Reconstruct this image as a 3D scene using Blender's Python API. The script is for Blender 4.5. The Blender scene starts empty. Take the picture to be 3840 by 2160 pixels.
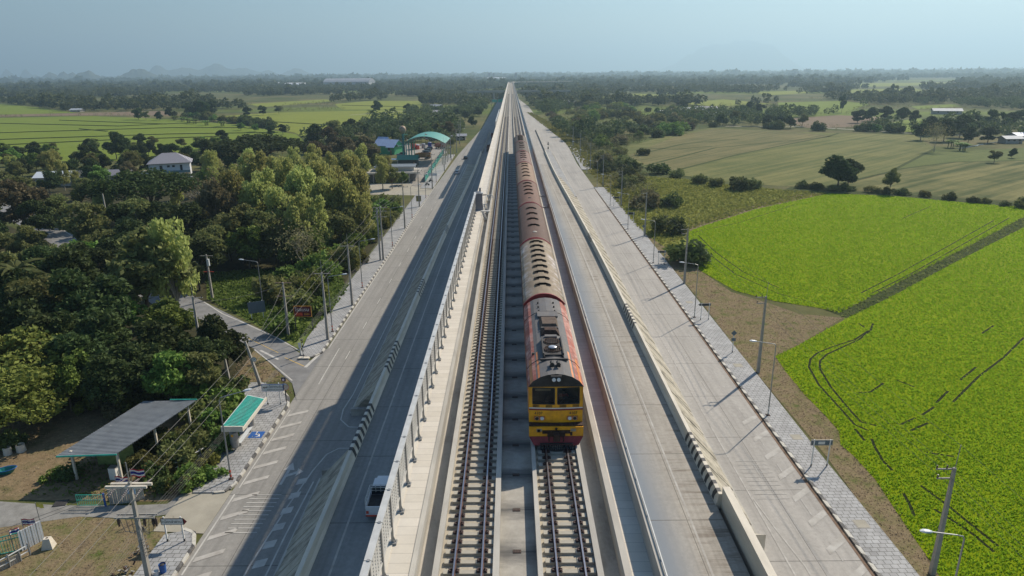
import bpy, math, random
import numpy as np
from mathutils import Matrix, Vector, Euler

random.seed(7); rng = np.random.default_rng(7)
S = bpy.context.scene; COL = S.collection; R = math.radians

# ------------------------------------------------------------------ camera
CAMZ = 38.0; HAZE = 1.7e-4
cam = bpy.data.cameras.new('camera'); cam.sensor_width = 36.0; cam.lens = 24.0
cam.clip_start = 0.5; cam.clip_end = 90000
co = bpy.data.objects.new('camera', cam); COL.objects.link(co); S.camera = co
CM = Matrix.Rotation(R(0.03), 4, 'Z') @ Matrix.Rotation(R(72.5), 4, 'X') @ Matrix.Rotation(R(-0.5), 4, 'Z')
co.matrix_world = Matrix.Translation((0, 0, CAMZ)) @ CM
C3 = CM.to_3x3(); C3i = C3.transposed()

def at(u, v, z=0.0):
    """point of the photograph (2576 wide) -> the place in the world at height z"""
    k = 3840 / 2576
    d = C3 @ Vector(((u * k - 1920) / 2560, -(v * k - 1080) / 2560, -1))
    t = (z - CAMZ) / d.z
    return Vector((d.x * t, d.y * t, z))
def pix(p):
    c = C3i @ (Vector(p) - Vector((0, 0, CAMZ)))
    if c.z > -0.5: return (-9999, -9999)
    k = 2576 / 3840
    return ((1920 + 2560 * c.x / -c.z) * k, (1080 - 2560 * c.y / -c.z) * k)

# ------------------------------------------------------------------ light
SUN = Vector((0.80, 0.90, 1.0)).normalized()
EL = math.asin(SUN.z); AZ = math.atan2(SUN.x, SUN.y)
w = bpy.data.worlds.new('World'); S.world = w; w.use_nodes = True
nt = w.node_tree; nt.nodes.clear()
sky = nt.nodes.new('ShaderNodeTexSky'); sky.sky_type = 'NISHITA'; sky.sun_disc = False
sky.sun_elevation = EL; sky.sun_rotation = AZ; sky.altitude = 0; sky.air_density = 1.3; sky.dust_density = .8; sky.ozone_density = 4
bg = nt.nodes.new('ShaderNodeBackground'); bg.inputs[1].default_value = 0.078
wo = nt.nodes.new('ShaderNodeOutputWorld')
tint = nt.nodes.new('ShaderNodeMix'); tint.data_type = 'RGBA'; tint.blend_type = 'MULTIPLY'; tint.inputs[0].default_value = 1; tint.inputs[7].default_value = (.83, .96, 1.08, 1)
nt.links.new(sky.outputs[0], tint.inputs[6]); nt.links.new(tint.outputs[2], bg.inputs[0]); nt.links.new(bg.outputs[0], wo.inputs[0])
sl = bpy.data.lights.new('sun', 'SUN'); sl.energy = 5.0; sl.angle = R(0.6); sl.color = (1.0, 0.885, 0.74)
so = bpy.data.objects.new('sun', sl); COL.objects.link(so); so.location = (200, 200, 300)
so.rotation_euler = SUN.to_track_quat('Z', 'Y').to_euler()
S.view_settings.view_transform = 'Standard'; S.view_settings.look = 'None'
S.view_settings.exposure = 0.26; S.view_settings.gamma = 1.0
S.cycles.max_bounces = 5; S.cycles.diffuse_bounces = 2; S.cycles.glossy_bounces = 2; S.cycles.transmission_bounces = 3
S.cycles.transparent_max_bounces = 6; S.cycles.volume_bounces = 0; S.cycles.use_denoising = True

# ------------------------------------------------------------------ materials
def newmat(n):
    m = bpy.data.materials.new(n); m.use_nodes = True
    t = m.node_tree; b = t.nodes['Principled BSDF']; return m, t, b
def nd(t, ty, **k):
    n = t.nodes.new(ty)
    for a, v in k.items():
        if a.startswith('i_'):
            q = a[2:]; q = int(q) if q.isdigit() else q.replace('_', ' ')
            n.inputs[q].default_value = v
        else: setattr(n, a, v)
    return n
def L(t, a, b): t.links.new(a, b)
def rows(t, ang, sc):
    v = mapped(t, (1, 1, 1), True, (0, 0, -ang)); mp = nd(t, 'ShaderNodeMapping'); mp.inputs['Scale'].default_value = sc; L(t, v, mp.inputs[0]); return mp.outputs[0]
def mapped(t, sc=(1, 1, 1), geo=False, rot=(0, 0, 0)):
    if geo: src = nd(t, 'ShaderNodeNewGeometry').outputs['Position']
    else: src = nd(t, 'ShaderNodeTexCoord').outputs['Object']
    mp = nd(t, 'ShaderNodeMapping'); mp.inputs['Scale'].default_value = sc; mp.inputs['Rotation'].default_value = rot
    L(t, src, mp.inputs[0]); return mp.outputs[0]
def noise(t, vec, scale, detail=4, rough=.6):
    n = nd(t, 'ShaderNodeTexNoise'); n.inputs['Scale'].default_value = scale; n.inputs['Detail'].default_value = detail
    n.inputs['Roughness'].default_value = rough
    if vec is not None: L(t, vec, n.inputs['Vector'])
    return n.outputs[0]
def ramp(t, fac, stops):
    r = nd(t, 'ShaderNodeValToRGB'); e = r.color_ramp.elements
    while len(e) < len(stops): e.new(.5)
    for x, (p, c) in zip(e, stops):
        x.position = p; x.color = (*c, 1) if len(c) == 3 else c
    L(t, fac, r.inputs[0]); return r.outputs[0]
def mixc(t, fac, a, b, mode='MIX'):
    m = nd(t, 'ShaderNodeMix', data_type='RGBA', blend_type=mode)
    for s, x in ((0, fac), (6, a), (7, b)):
        if hasattr(x, 'node'): L(t, x, m.inputs[s])
        elif s == 0: m.inputs[0].default_value = x
        else: m.inputs[s].default_value = (*x, 1)
    return m.outputs[2]
def math_(t, op, a, b=0.0, c=0.0):
    m = nd(t, 'ShaderNodeMath', operation=op)
    for i, x in enumerate((a, b, c)):
        if hasattr(x, 'node'): L(t, x, m.inputs[i])
        else: m.inputs[i].default_value = x
    return m.outputs[0]
def bump(t, b, h, st=.3, dist=.05):
    n = nd(t, 'ShaderNodeBump'); n.inputs['Strength'].default_value = st; n.inputs['Distance'].default_value = dist
    L(t, h, n.inputs['Height']); L(t, n.outputs[0], b.inputs['Normal'])
MATS = {}
def pm(n, c, rough=.6, var=.25, scale=3.0, metal=0.0, bmp=0.0, c2=None, sc=(1, 1, 1)):
    """plain weathered material: base colour broken by noise"""
    if n in MATS: return MATS[n]
    m, t, b = newmat(n)
    v = mapped(t, sc); f = noise(t, v, scale)
    lo = tuple(x * (1 - var) for x in c); hi = tuple(min(1, x * (1 + var * .7)) for x in c)
    if c2: lo = c2
    L(t, ramp(t, f, [(.3, lo), (.68, hi)]), b.inputs['Base Color'])
    b.inputs['Roughness'].default_value = rough; b.inputs['Metallic'].default_value = metal
    if rough > .75: b.inputs['Specular IOR Level'].default_value = .15
    if bmp: bump(t, b, noise(t, v, scale * 4), bmp, .03)
    MATS[n] = m; return m

# ------------------------------------------------------------------ mesh builder
class MB:
    def __init__(s): s.v = []; s.f = []; s.m = []
    def quad(s, a, b, c, d, mi=0):
        n = len(s.v); s.v += [tuple(a), tuple(b), tuple(c), tuple(d)]; s.f.append((n, n+1, n+2, n+3)); s.m.append(mi)
    def tri(s, a, b, c, mi=0):
        n = len(s.v); s.v += [tuple(a), tuple(b), tuple(c)]; s.f.append((n, n+1, n+2)); s.m.append(mi)
    def box(s, x0, x1, y0, y1, z0, z1, mi=0, rz=0, c=(0, 0), bot=True):
        p = [(x0, y0), (x1, y0), (x1, y1), (x0, y1)]
        if rz:
            cs, sn = math.cos(rz), math.sin(rz)
            p = [(c[0] + (x - c[0]) * cs - (y - c[1]) * sn, c[1] + (x - c[0]) * sn + (y - c[1]) * cs) for x, y in p]
        s.prism(p, z0, z1, mi)
    def prism(s, p, z0, z1, mi=0):
        n = len(s.v); k = len(p)
        s.v += [(x, y, z0) for x, y in p] + [(x, y, z1) for x, y in p]
        s.f.append(tuple(range(n + k - 1, n - 1, -1))); s.f.append(tuple(range(n + k, n + 2 * k)))
        for i in range(k):
            j = (i + 1) % k; s.f.append((n + i, n + j, n + k + j, n + k + i))
        s.m += [mi] * (k + 2)
    def poly(s, p, mi=0):
        n = len(s.v); s.v += [tuple(x) for x in p]; s.f.append(tuple(range(n, n + len(p)))); s.m.append(mi)
    def bar(s, a, b, wx, wz=None, mi=0):
        """square bar from a to b"""
        a = Vector(a); b = Vector(b); wz = wz or wx; d = (b - a)
        if d.length < 1e-6: return
        d.normalize(); up = Vector((0, 0, 1)) if abs(d.z) < .95 else Vector((0, 1, 0))
        x = d.cross(up).normalized() * wx / 2; y = x.cross(d).normalized() * wz / 2
        n = len(s.v)
        for p in (a, b):
            for q in (-x - y, x - y, x + y, -x + y): s.v.append(tuple(p + q))
        s.f += [(n+3, n+2, n+1, n), (n+4, n+5, n+6, n+7)] + [(n+i, n+(i+1) % 4, n+4+(i+1) % 4, n+4+i) for i in range(4)]
        s.m += [mi] * 6
    def tube(s, pts, r, k=6, mi=0, cap=True):
        pts = [Vector(p) for p in pts]; rs = r if isinstance(r, (list, tuple)) else [r] * len(pts)
        n0 = len(s.v)
        for i, p in enumerate(pts):
            d = (pts[min(i + 1, len(pts) - 1)] - pts[max(i - 1, 0)])
            if d.length < 1e-9: d = Vector((0, 0, 1))
            d.normalize(); up = Vector((0, 0, 1)) if abs(d.z) < .9 else Vector((1, 0, 0))
            x = d.cross(up).normalized(); y = x.cross(d).normalized()
            for j in range(k):
                a = 2 * math.pi * j / k; s.v.append(tuple(p + (x * math.cos(a) + y * math.sin(a)) * rs[i]))
        for i in range(len(pts) - 1):
            for j in range(k):
                a = n0 + i * k + j; b = n0 + i * k + (j + 1) % k
                s.f.append((a, b, b + k, a + k)); s.m.append(mi)
        if cap:
            s.f.append(tuple(range(n0 + k - 1, n0 - 1, -1))); s.f.append(tuple(range(len(s.v) - k, len(s.v)))); s.m += [mi, mi]
    def cyl(s, x, y, z0, z1, r, k=12, mi=0, r2=None):
        s.tube([(x, y, z0), (x, y, z1)], [r, r if r2 is None else r2], k, mi)
    def ball(s, c, r, k=8, h=6, mi=0):
        rx, ry, rz = r if isinstance(r, (tuple, list)) else (r, r, r); n0 = len(s.v)
        for i in range(h + 1):
            a = math.pi * i / h
            for j in range(k):
                b = 2 * math.pi * j / k
                s.v.append((c[0] + rx * math.sin(a) * math.cos(b), c[1] + ry * math.sin(a) * math.sin(b), c[2] + rz * math.cos(a)))
        for i in range(h):
            for j in range(k):
                a = n0 + i * k + j; b = n0 + i * k + (j + 1) % k
                s.f.append((a, a + k, b + k, b)); s.m.append(mi)
    def loft(s, secs, mi=0, caps=True):
        """secs: list of equal-length 3D point rings"""
        n0 = len(s.v); k = len(secs[0])
        for r_ in secs: s.v += [tuple(p) for p in r_]
        for i in range(len(secs) - 1):
            for j in range(k):
                a = n0 + i * k + j; b = n0 + i * k + (j + 1) % k
                s.f.append((a, b, b + k, a + k)); s.m.append(mi)
        if caps:
            s.f.append(tuple(range(n0 + k - 1, n0 - 1, -1))); s.f.append(tuple(range(len(s.v) - k, len(s.v)))); s.m += [mi, mi]
    def mesh(s, name, mats, org=None, smooth=False):
        me = bpy.data.meshes.new(name)
        v = s.v
        if org is not None: v = [(a - org[0], b - org[1], c - org[2]) for a, b, c in v]
        me.from_pydata(v, [], s.f)
        for m in (mats if isinstance(mats, (list, tuple)) else [mats]): me.materials.append(m)
        me.polygons.foreach_set('material_index', s.m)
        if smooth: me.polygons.foreach_set('use_smooth', [True] * len(s.f))
        me.update(); return me
    def build(s, name, mats, parent=None, world=False, smooth=False):
        org = parent.location if (world and parent is not None) else None
        return ob(name, s.mesh(name, mats, org, smooth), parent)
def ob(name, me, parent=None):
    o = bpy.data.objects.new(name, me); COL.objects.link(o)
    if parent is not None: o.parent = parent
    return o
def npmesh(name, V, F, mats, smooth=False):
    """numpy mesh; F an (n,k) array"""
    me = bpy.data.meshes.new(name); n, k = F.shape
    me.vertices.add(len(V)); me.vertices.foreach_set('co', V.astype(np.float32).ravel())
    me.loops.add(n * k); me.loops.foreach_set('vertex_index', F.astype(np.int32).ravel())
    me.polygons.add(n); me.polygons.foreach_set('loop_start', np.arange(0, n * k, k, dtype=np.int32))
    try: me.polygons.foreach_set('loop_total', np.full(n, k, dtype=np.int32))
    except Exception: pass
    if smooth: me.polygons.foreach_set('use_smooth', np.ones(n, dtype=bool))
    for m in (mats if isinstance(mats, (list, tuple)) else [mats]): me.materials.append(m)
    me.update(calc_edges=True); me.validate(); return me
def tag(o, label=None, cat=None, group=None, kind=None):
    if label: o['label'] = label
    if cat: o['category'] = cat
    if group: o['group'] = group
    if kind: o['kind'] = kind
    return o
def thing(name, label, cat, loc=(0, 0, 0), rz=0.0, group=None, sc=1.0):
    o = bpy.data.objects.new(name, None); COL.objects.link(o); o.empty_display_size = .3
    o.location = loc; o.rotation_euler = (0, 0, rz)
    if sc != 1.0: o.scale = (sc,) * 3
    return tag(o, label, cat, group)
def struct(o, label=None): o['kind'] = 'structure'; return o if not label else tag(o, label)
def dup(o, loc=None, rz=None, label=None, group=None, parent=None):
    c = o.copy(); COL.objects.link(c)
    if parent is not None: c.parent = parent
    for ch in o.children: dup(ch, parent=c)
    if loc is not None: c.location = loc
    if rz is not None: c.rotation_euler = (c.rotation_euler[0], c.rotation_euler[1], rz)
    if label: c['label'] = label
    if group: c['group'] = group
    return c
def sheet(name, pts, z, mat, label=None):
    m = MB(); m.poly([(p[0], p[1], z) for p in pts])
    me = m.mesh(name, mat)
    if me.polygons[0].normal.z < 0: me.flip_normals()
    return struct(ob(name, me), label)
def inpoly(x, y, P):
    r = False; j = len(P) - 1
    for i in range(len(P)):
        if (P[i][1] > y) != (P[j][1] > y) and x < (P[j][0] - P[i][0]) * (y - P[i][1]) / (P[j][1] - P[i][1]) + P[i][0]: r = not r
        j = i
    return r
def inpoly_np(X, Y, P):
    r = np.zeros(len(X), bool); j = len(P) - 1
    for i in range(len(P)):
        a = (P[i][1] > Y) != (P[j][1] > Y)
        with np.errstate(divide='ignore', invalid='ignore'):
            b = X < (P[j][0] - P[i][0]) * (Y - P[i][1]) / (P[j][1] - P[i][1] + 1e-12) + P[i][0]
        r ^= (a & b); j = i
    return r
def PX(*uv, z=0): return [at(u, v, z) for u, v in uv]
def text_mesh(name, s, size, mat, parent, loc, rot, ext=.004, sx=1.0, align='CENTER'):
    cu = bpy.data.curves.new(name, 'FONT'); cu.body = s; cu.size = size; cu.extrude = ext; cu.align_x = align; cu.align_y = 'CENTER'
    cu.resolution_u = 3
    o = bpy.data.objects.new(name, cu); COL.objects.link(o)
    dg = bpy.context.evaluated_depsgraph_get()
    me = bpy.data.meshes.new_from_object(o.evaluated_get(dg)); COL.objects.unlink(o); bpy.data.objects.remove(o)
    me.materials.clear(); me.materials.append(mat)
    t = ob(name, me, parent); t.location = loc; t.rotation_euler = rot; t.scale = (sx, 1, 1); return t
# ================================================================== SETTING
def concrete_road(n, base, streak=.22, joint=True, blue=None, xs=(), dark=.55):
    m, t, b = newmat(n)
    v = mapped(t, (.75, .012, 1), geo=True); f1 = noise(t, v, 1.4, 5, .65)
    v2 = mapped(t, (.25, .06, 1), geo=True); f2 = noise(t, v2, 1.0, 6, .7)
    lo = tuple(x * (1 - streak) for x in base); hi = tuple(min(1, x * (1 + streak * .5)) for x in base)
    c = ramp(t, f1, [(.3, lo), (.5, base), (.72, hi)])
    c = mixc(t, .55, c, ramp(t, f2, [(.28, lo), (.6, hi)]), 'MIX')
    g = mapped(t, (1, 1, 1), geo=True); fine = noise(t, g, 2.2, 8, .75)
    c = mixc(t, .4, c, ramp(t, fine, [(.3, (.5,) * 3), (.7, (1.2,) * 3)]), 'MULTIPLY')
    ty = noise(t, mapped(t, (2.2, .02, 1), geo=True), 1.0, 3, .5); c = mixc(t, ramp(t, ty, [(.5, (0,) * 3), (.72, (.45,) * 3)]), c, tuple(x * .62 for x in base))
    sp = nd(t, 'ShaderNodeSeparateXYZ'); L(t, g, sp.inputs[0])
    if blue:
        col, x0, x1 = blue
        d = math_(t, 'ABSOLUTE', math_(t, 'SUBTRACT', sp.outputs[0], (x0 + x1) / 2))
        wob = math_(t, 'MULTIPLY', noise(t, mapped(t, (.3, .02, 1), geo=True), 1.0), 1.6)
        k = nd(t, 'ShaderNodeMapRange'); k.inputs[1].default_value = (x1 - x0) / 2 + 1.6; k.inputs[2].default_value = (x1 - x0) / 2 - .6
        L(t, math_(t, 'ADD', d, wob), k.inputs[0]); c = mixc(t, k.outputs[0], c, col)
    if joint:
        fr = math_(t, 'ABSOLUTE', math_(t, 'SUBTRACT', math_(t, 'FRACT', math_(t, 'DIVIDE', math_(t, 'SUBTRACT', sp.outputs[1], 41.17), 9.87)), .5))
        k = math_(t, 'LESS_THAN', fr, .0045)
        for x in xs: k = math_(t, 'MAXIMUM', k, math_(t, 'LESS_THAN', math_(t, 'ABSOLUTE', math_(t, 'SUBTRACT', sp.outputs[0], x)), .03))
        c = mixc(t, math_(t, 'MULTIPLY', k, .7), c, tuple(x * dark * .5 for x in base))
    L(t, c, b.inputs['Base Color']); b.inputs['Roughness'].default_value = .85; b.inputs['Specular IOR Level'].default_value = .2
    
    if dark != .55:
        st = noise(t, mapped(t, (.16, 1.5, 1), geo=True), 1.0, 6, .7); msk = noise(t, mapped(t, (.35, .05, 1), geo=True), 1.0, 4, .6)
        k2 = math_(t, 'MULTIPLY', ramp(t, st, [(.50, (0,) * 3), (.62, (1,) * 3)]), ramp(t, msk, [(.42, (0,) * 3), (.6, (1,) * 3)]))
        edge = nd(t, 'ShaderNodeMapRange'); edge.inputs[1].default_value = 11.5; edge.inputs[2].default_value = 14.5; L(t, sp.outputs[0], edge.inputs[0])
        c = mixc(t, math_(t, 'MULTIPLY', math_(t, 'MULTIPLY', k2, edge.outputs[0]), .75), c, (.16, .13, .10)); L(t, c, b.inputs['Base Color'])
    bump(t, b, fine, .25, .02); return m

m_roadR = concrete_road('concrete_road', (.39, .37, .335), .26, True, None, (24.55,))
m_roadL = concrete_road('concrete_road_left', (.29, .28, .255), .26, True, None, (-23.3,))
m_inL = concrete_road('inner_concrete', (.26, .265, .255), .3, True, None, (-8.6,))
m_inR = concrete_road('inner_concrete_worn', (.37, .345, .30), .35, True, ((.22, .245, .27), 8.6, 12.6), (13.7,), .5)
m_asph = pm('asphalt', (.21, .21, .205), .8, .22, .6, bmp=.3)
m_gravel = pm('gravel', (.24, .235, .215), .9, .25, .9, bmp=.5)
m_apron = pm('concrete_apron', (.36, .335, .27), .8, .14, .5, bmp=.2)
m_mark = pm('road_paint', (.60, .60, .57), .6, .3, 1.2)
m_markf = pm('faint_road_paint', (.43, .415, .38), .85, .2, 1.1, c2=(.34, .32, .285))
m_markw = pm('worn_road_paint', (.49, .475, .43), .6, .22, .8)
m_marky = pm('yellow_road_paint', (.55, .38, .12), .6, .25, 1)
m_conc = pm('concrete', (.44, .42, .37), .8, .22, .8, bmp=.2, sc=(1, .3, 1))
m_concl = pm('pale_concrete', (.62, .57, .47), .75, .14, 1.0, bmp=.1, sc=(1, .25, 1))
m_dconc = pm('weathered_concrete', (.36, .34, .30), .85, .35, .7, bmp=.2, sc=(1, .4, 1))

# countryside ground, one sheet to the horizon
m, t, b = newmat('countryside')
g = mapped(t, (1, 1, 1), geo=True)
f = noise(t, g, .012, 8, .65); f2 = noise(t, g, .15, 6, .7); f3 = noise(t, mapped(t, (.3, 1, 1), geo=True), .0022, 5, .55)
c = ramp(t, f, [(.3, (.055, .085, .025)), (.48, (.10, .11, .04)), (.62, (.17, .15, .07)), (.78, (.09, .13, .03))])
c = mixc(t, ramp(t, f3, [(.52, (0, 0, 0)), (.6, (1, 1, 1))]), c, (.15, .20, .035))
c = mixc(t, .6, c, ramp(t, f2, [(.3, (.45,) * 3), (.7, (1.2,) * 3)]), 'MULTIPLY')
L(t, c, b.inputs['Base Color']); b.inputs['Roughness'].default_value = .95; b.inputs['Specular IOR Level'].default_value = .05; bump(t, b, f2, .6, .4)
me = MB(); n_ = 24
xs_ = [-40000, -15000, -6000, -2500, -1200, -600, -300, -150, 0, 150, 300, 600, 1200, 2500, 6000, 15000, 40000]
ys_ = [-400, -100, 0, 100, 200, 400, 800, 1500, 3000, 6000, 12000, 25000, 50000]
for i in range(len(xs_) - 1):
    for j in range(len(ys_) - 1):
        me.quad((xs_[i], ys_[j], 0), (xs_[i+1], ys_[j], 0), (xs_[i+1], ys_[j+1], 0), (xs_[i], ys_[j+1], 0))
struct(me.build('ground', m))

# roads at ground level
lroad = [(-27, -40), (-27, 230)] + [tuple(at(*p)[:2]) for p in ((1153, 389), (1211.5, 324), (1253, 253))] + [(-3, 1300), (-.5, 1300), (-.5, -40)]
rroad = [(.5, -40), (.5, 1300), (4, 1300)] + [tuple(at(*p)[:2]) for p in ((1330, 268), (1349, 294), (1428, 364))] + [(28.6, 300), (28.6, -40)]
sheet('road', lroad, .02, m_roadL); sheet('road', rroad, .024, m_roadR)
def zr(y): 
    s = min(1, max(0, (300 - y) / 200)); return 4.0 * s * s * (3 - 2 * s)
def ramp_mesh(x0, x1, y0=-20, y1=300, step=5, dz=.03):
    m = MB(); y = y0
    while y < y1:
        a, c = y, min(y + step, y1)
        m.quad((x0, a, zr(a) + dz), (x1, a, zr(a) + dz), (x1, c, zr(c) + dz), (x0, c, zr(c) + dz)); y = c
    return m
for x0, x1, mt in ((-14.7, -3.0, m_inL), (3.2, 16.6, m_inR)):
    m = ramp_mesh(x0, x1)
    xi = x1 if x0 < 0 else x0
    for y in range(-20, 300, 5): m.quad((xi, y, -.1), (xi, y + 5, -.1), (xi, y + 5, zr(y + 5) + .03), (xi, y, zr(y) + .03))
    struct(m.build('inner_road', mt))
# lane paint on the inner roads
mk = MB()
for x in (-13.2, 14.0):
    for y in range(-20, 300, 4):
        mk.quad((x - .08, y, zr(y) + .038), (x + .08, y, zr(y) + .038), (x + .08, y + 4, zr(y + 4) + .038), (x - .08, y + 4, zr(y + 4) + .038))
struct(mk.build('inner_road_marking', m_markf))

# embankment slabs
m_slab, t, b = newmat('slope_slabs')
g = mapped(t, (1, 1, 1), geo=True); sp = nd(t, 'ShaderNodeSeparateXYZ'); L(t, g, sp.inputs[0])
fr = math_(t, 'FRACT', math_(t, 'DIVIDE', sp.outputs[1], 2.6)); ln = math_(t, 'LESS_THAN', fr, .03)
f = noise(t, mapped(t, (.25, .9, 1), geo=True), 1.1, 6, .7)
c = ramp(t, f, [(.3, (.30, .27, .21)), (.5, (.46, .42, .33)), (.7, (.54, .49, .40))])
stn = noise(t, mapped(t, (.15, 1.3, 1), geo=True), 1.0, 4, .6); saw = math_(t, 'MULTIPLY', math_(t, 'GREATER_THAN', math_(t, 'FRACT', math_(t, 'DIVIDE', sp.outputs[1], 5.2)), .5), .55)
c = mixc(t, math_(t, 'MULTIPLY', ramp(t, stn, [(.4, (0,) * 3), (.6, (1,) * 3)]), math_(t, 'ADD', saw, .25)), c, (.17, .155, .125))
c = mixc(t, math_(t, 'MULTIPLY', ln, .8), c, (.08, .075, .06)); L(t, c, b.inputs['Base Color']); b.inputs['Roughness'].default_value = .85; b.inputs['Specular IOR Level'].default_value = .1
bump(t, b, f, .4, .05)
def slope(xa, xb, y0, y1, name='slope'):
    m = MB(); y = y0; k = 0
    while y < y1 - .01:
        c_ = min(y + 2.6, y1); d = .07 if k % 2 else 0.0
        za, zb = zr(y) + .02, zr(c_) + .02
        m.quad((xa, y, za + d), (xb, y, .06 + d), (xb, c_, .06 + d), (xa, c_, zb + d))
        if k % 2:
            for yy, zz in ((y, za), (c_, zb)): m.quad((xa, yy, zz), (xb, yy, .05), (xb, yy, .06 + d), (xa, yy, zz + d))
        y = c_; k += 1
    # end walls
    for yy, s_ in ((y0, 1), (y1, -1)): m.tri((xa, yy, zr(yy) + .02), (xb, yy, .06), (xa, yy, -.1))
    return struct(m.build(name, m_slab))
slope(17.1, 20.75, 48, 340); slope(-15.25, -19.05, 72, 300); slope(-15.25, -19.05, -12, 58.5)
for x0, x1, y0, y1 in ((20.5, 20.85, 48, 340), (-19.15, -18.8, 72, 300), (-19.15, -18.8, -12, 58.5)):
    m = MB(); m.box(x0, x1, y0, y1, 0, .14); struct(m.build('kerb', m_conc))
# retaining walls where the slabs stop, with the small wing walls beside the openings
def wall_thing(name, label, cat, m, mat, loc): 
    o = thing(name, label, cat, loc); m.build('wall', mat, o, True); return o
m = MB(); m.box(16.95, 17.45, -25, 48, 0, zr(40) + 1.75); m.box(16.9, 17.5, -25, 47.9, zr(40) + 1.753, zr(40) + 1.86)
o = wall_thing('retaining_wall', 'tall plain concrete wall continuing the right barrier towards the camera', 'wall', m, m_concl, (17.2, 10, 0))
m = MB(); m.box(17.46, 20.7, 47.4, 47.95, 0, 1.0)
m.prism([(17.46, 47.96), (17.46, 47.4), (20.7, 47.4)], 1.003, 1.6)
wall_thing('wing_wall', 'stub wing wall at the foot of the right slope', 'wall', m, m_concl, (19, 47.6, 0))
m = MB(); m.box(-15.3, -14.9, 58.6, 71.9, 0, zr(60) + .02); m.box(-18.9, -15.31, 71.4, 71.95, 0, .9); m.box(-18.9, -15.31, 58.6, 59.1, 0, .9)
wall_thing('retaining_wall', 'low concrete wall of the gap in the left slope with short wings', 'wall', m, m_dconc, (-15.1, 65, 0))

# road barriers, each a thing with its painted chevrons
m_black = pm('black_paint', (.03, .03, .032), .6, .3, 2); m_white = pm('white_paint', (.72, .72, .68), .6, .12, 2)
def barrier(x, y0, y1, side, label, chev, mat):
    """jersey barrier; side = +1 when its carriageway lies towards +x"""
    o = thing('road_barrier', label, 'barrier', (x, y0, 0)); m = MB(); y = y0; secs = []
    while y <= y1 + .01:
        z = zr(y); secs.append([(x - .36, y, z - .3), (x - .36, y, z + .14), (x - .2, y, z + .4), (x - .16, y, z + 1.1), (x + .16, y, z + 1.1), (x + .2, y, z + .4), (x + .36, y, z + .14), (x + .36, y, z - .3)]); y += 4
    m.loft([list(reversed(s_)) for s_ in secs]); m.build('body', mat, o, True)
    for (a, c_, st, wd) in chev:
        y = a; q = MB(); e = .004 * side
        while y < c_:
            z = zr(y); pts = [(x + side * .36 + e, .14), (x + side * .2 + e, .4), (x + side * .16 + e, 1.1)]
            off = [.0, .25, -.25]
            for k in range(2):
                (xa, za), (xb, zb) = pts[k], pts[k + 1]; oa, ob_ = off[k], off[k + 1]
                qq = [(xa, y + oa, z + za), (xa, y + oa + wd, z + za), (xb, y + ob_ + wd, z + zb), (xb, y + ob_, z + zb)]
                q.poly(qq if side < 0 else qq[::-1])
            q.quad((x - .16, y - .25, z + 1.104), (x + .16, y - .25, z + 1.104), (x + .16, y - .25 + wd, z + 1.104), (x - .16, y - .25 + wd, z + 1.104))
            y += st
        q.build('chevron_stripes', m_black, o, True)
    return o
barrier(-15.0, -20, 345, 1, 'long low concrete barrier with black chevrons between left carriageways', [(55.5, 65, 1.25, .6), (74, 83, 1.3, .6), (103, 110, 1.3, .6), (150, 156, 1.3, .6)], m_concl)
barrier(16.85, 48, 344, -1, 'long low concrete barrier with black chevrons between right carriageways', [(48.6, 58.5, 1.15, .55), (88, 96, 1.3, .6), (140, 146, 1.3, .6)], m_concl)
m = MB()
for x, y0, y1 in ((-14.4, 345, 470), (17.0, 344, 480)):
    m = MB(); m.box(x - .12, x + .12, y0, y1, 0, .8); m.box(x - .35, x + .35, y0, y1 - .2, 0, .2)
    o = thing('road_divider', 'thin dark divider strip in the far %s road beyond the barrier' % ('left' if x < 0 else 'right'), 'barrier', (x, y0, 0)); m.build('body', m_dconc, o, True)
# tiled median island on the right
m_tile, t, b = newmat('paving_tiles')
v = mapped(t, (1, 1, 1), geo=True); br = nd(t, 'ShaderNodeTexBrick'); L(t, v, br.inputs[0])
br.inputs['Scale'].default_value = 1.0; br.inputs['Brick Width'].default_value = .62; br.inputs['Row Height'].default_value = .5; br.inputs['Mortar Size'].default_value = .03
br.offset = .5; br.inputs['Color1'].default_value = (.37, .375, .37, 1); br.inputs['Color2'].default_value = (.31, .31, .305, 1); br.inputs['Mortar'].default_value = (.13, .13, .12, 1)
f = noise(t, v, .5, 7, .7); c = mixc(t, .8, br.outputs[0], ramp(t, f, [(.3, (.62,) * 3), (.7, (1.22,) * 3)]), 'MULTIPLY')
L(t, c, b.inputs['Base Color']); b.inputs['Roughness'].default_value = .8; bump(t, b, f, .2, .02)
m = MB(); m.prism([(17.2, 215), (20.7, 215), (19.8, 352), (17.3, 352)], .02, zr(240) * .35 + .1); struct(m.build('pavement', m_tile))

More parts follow.
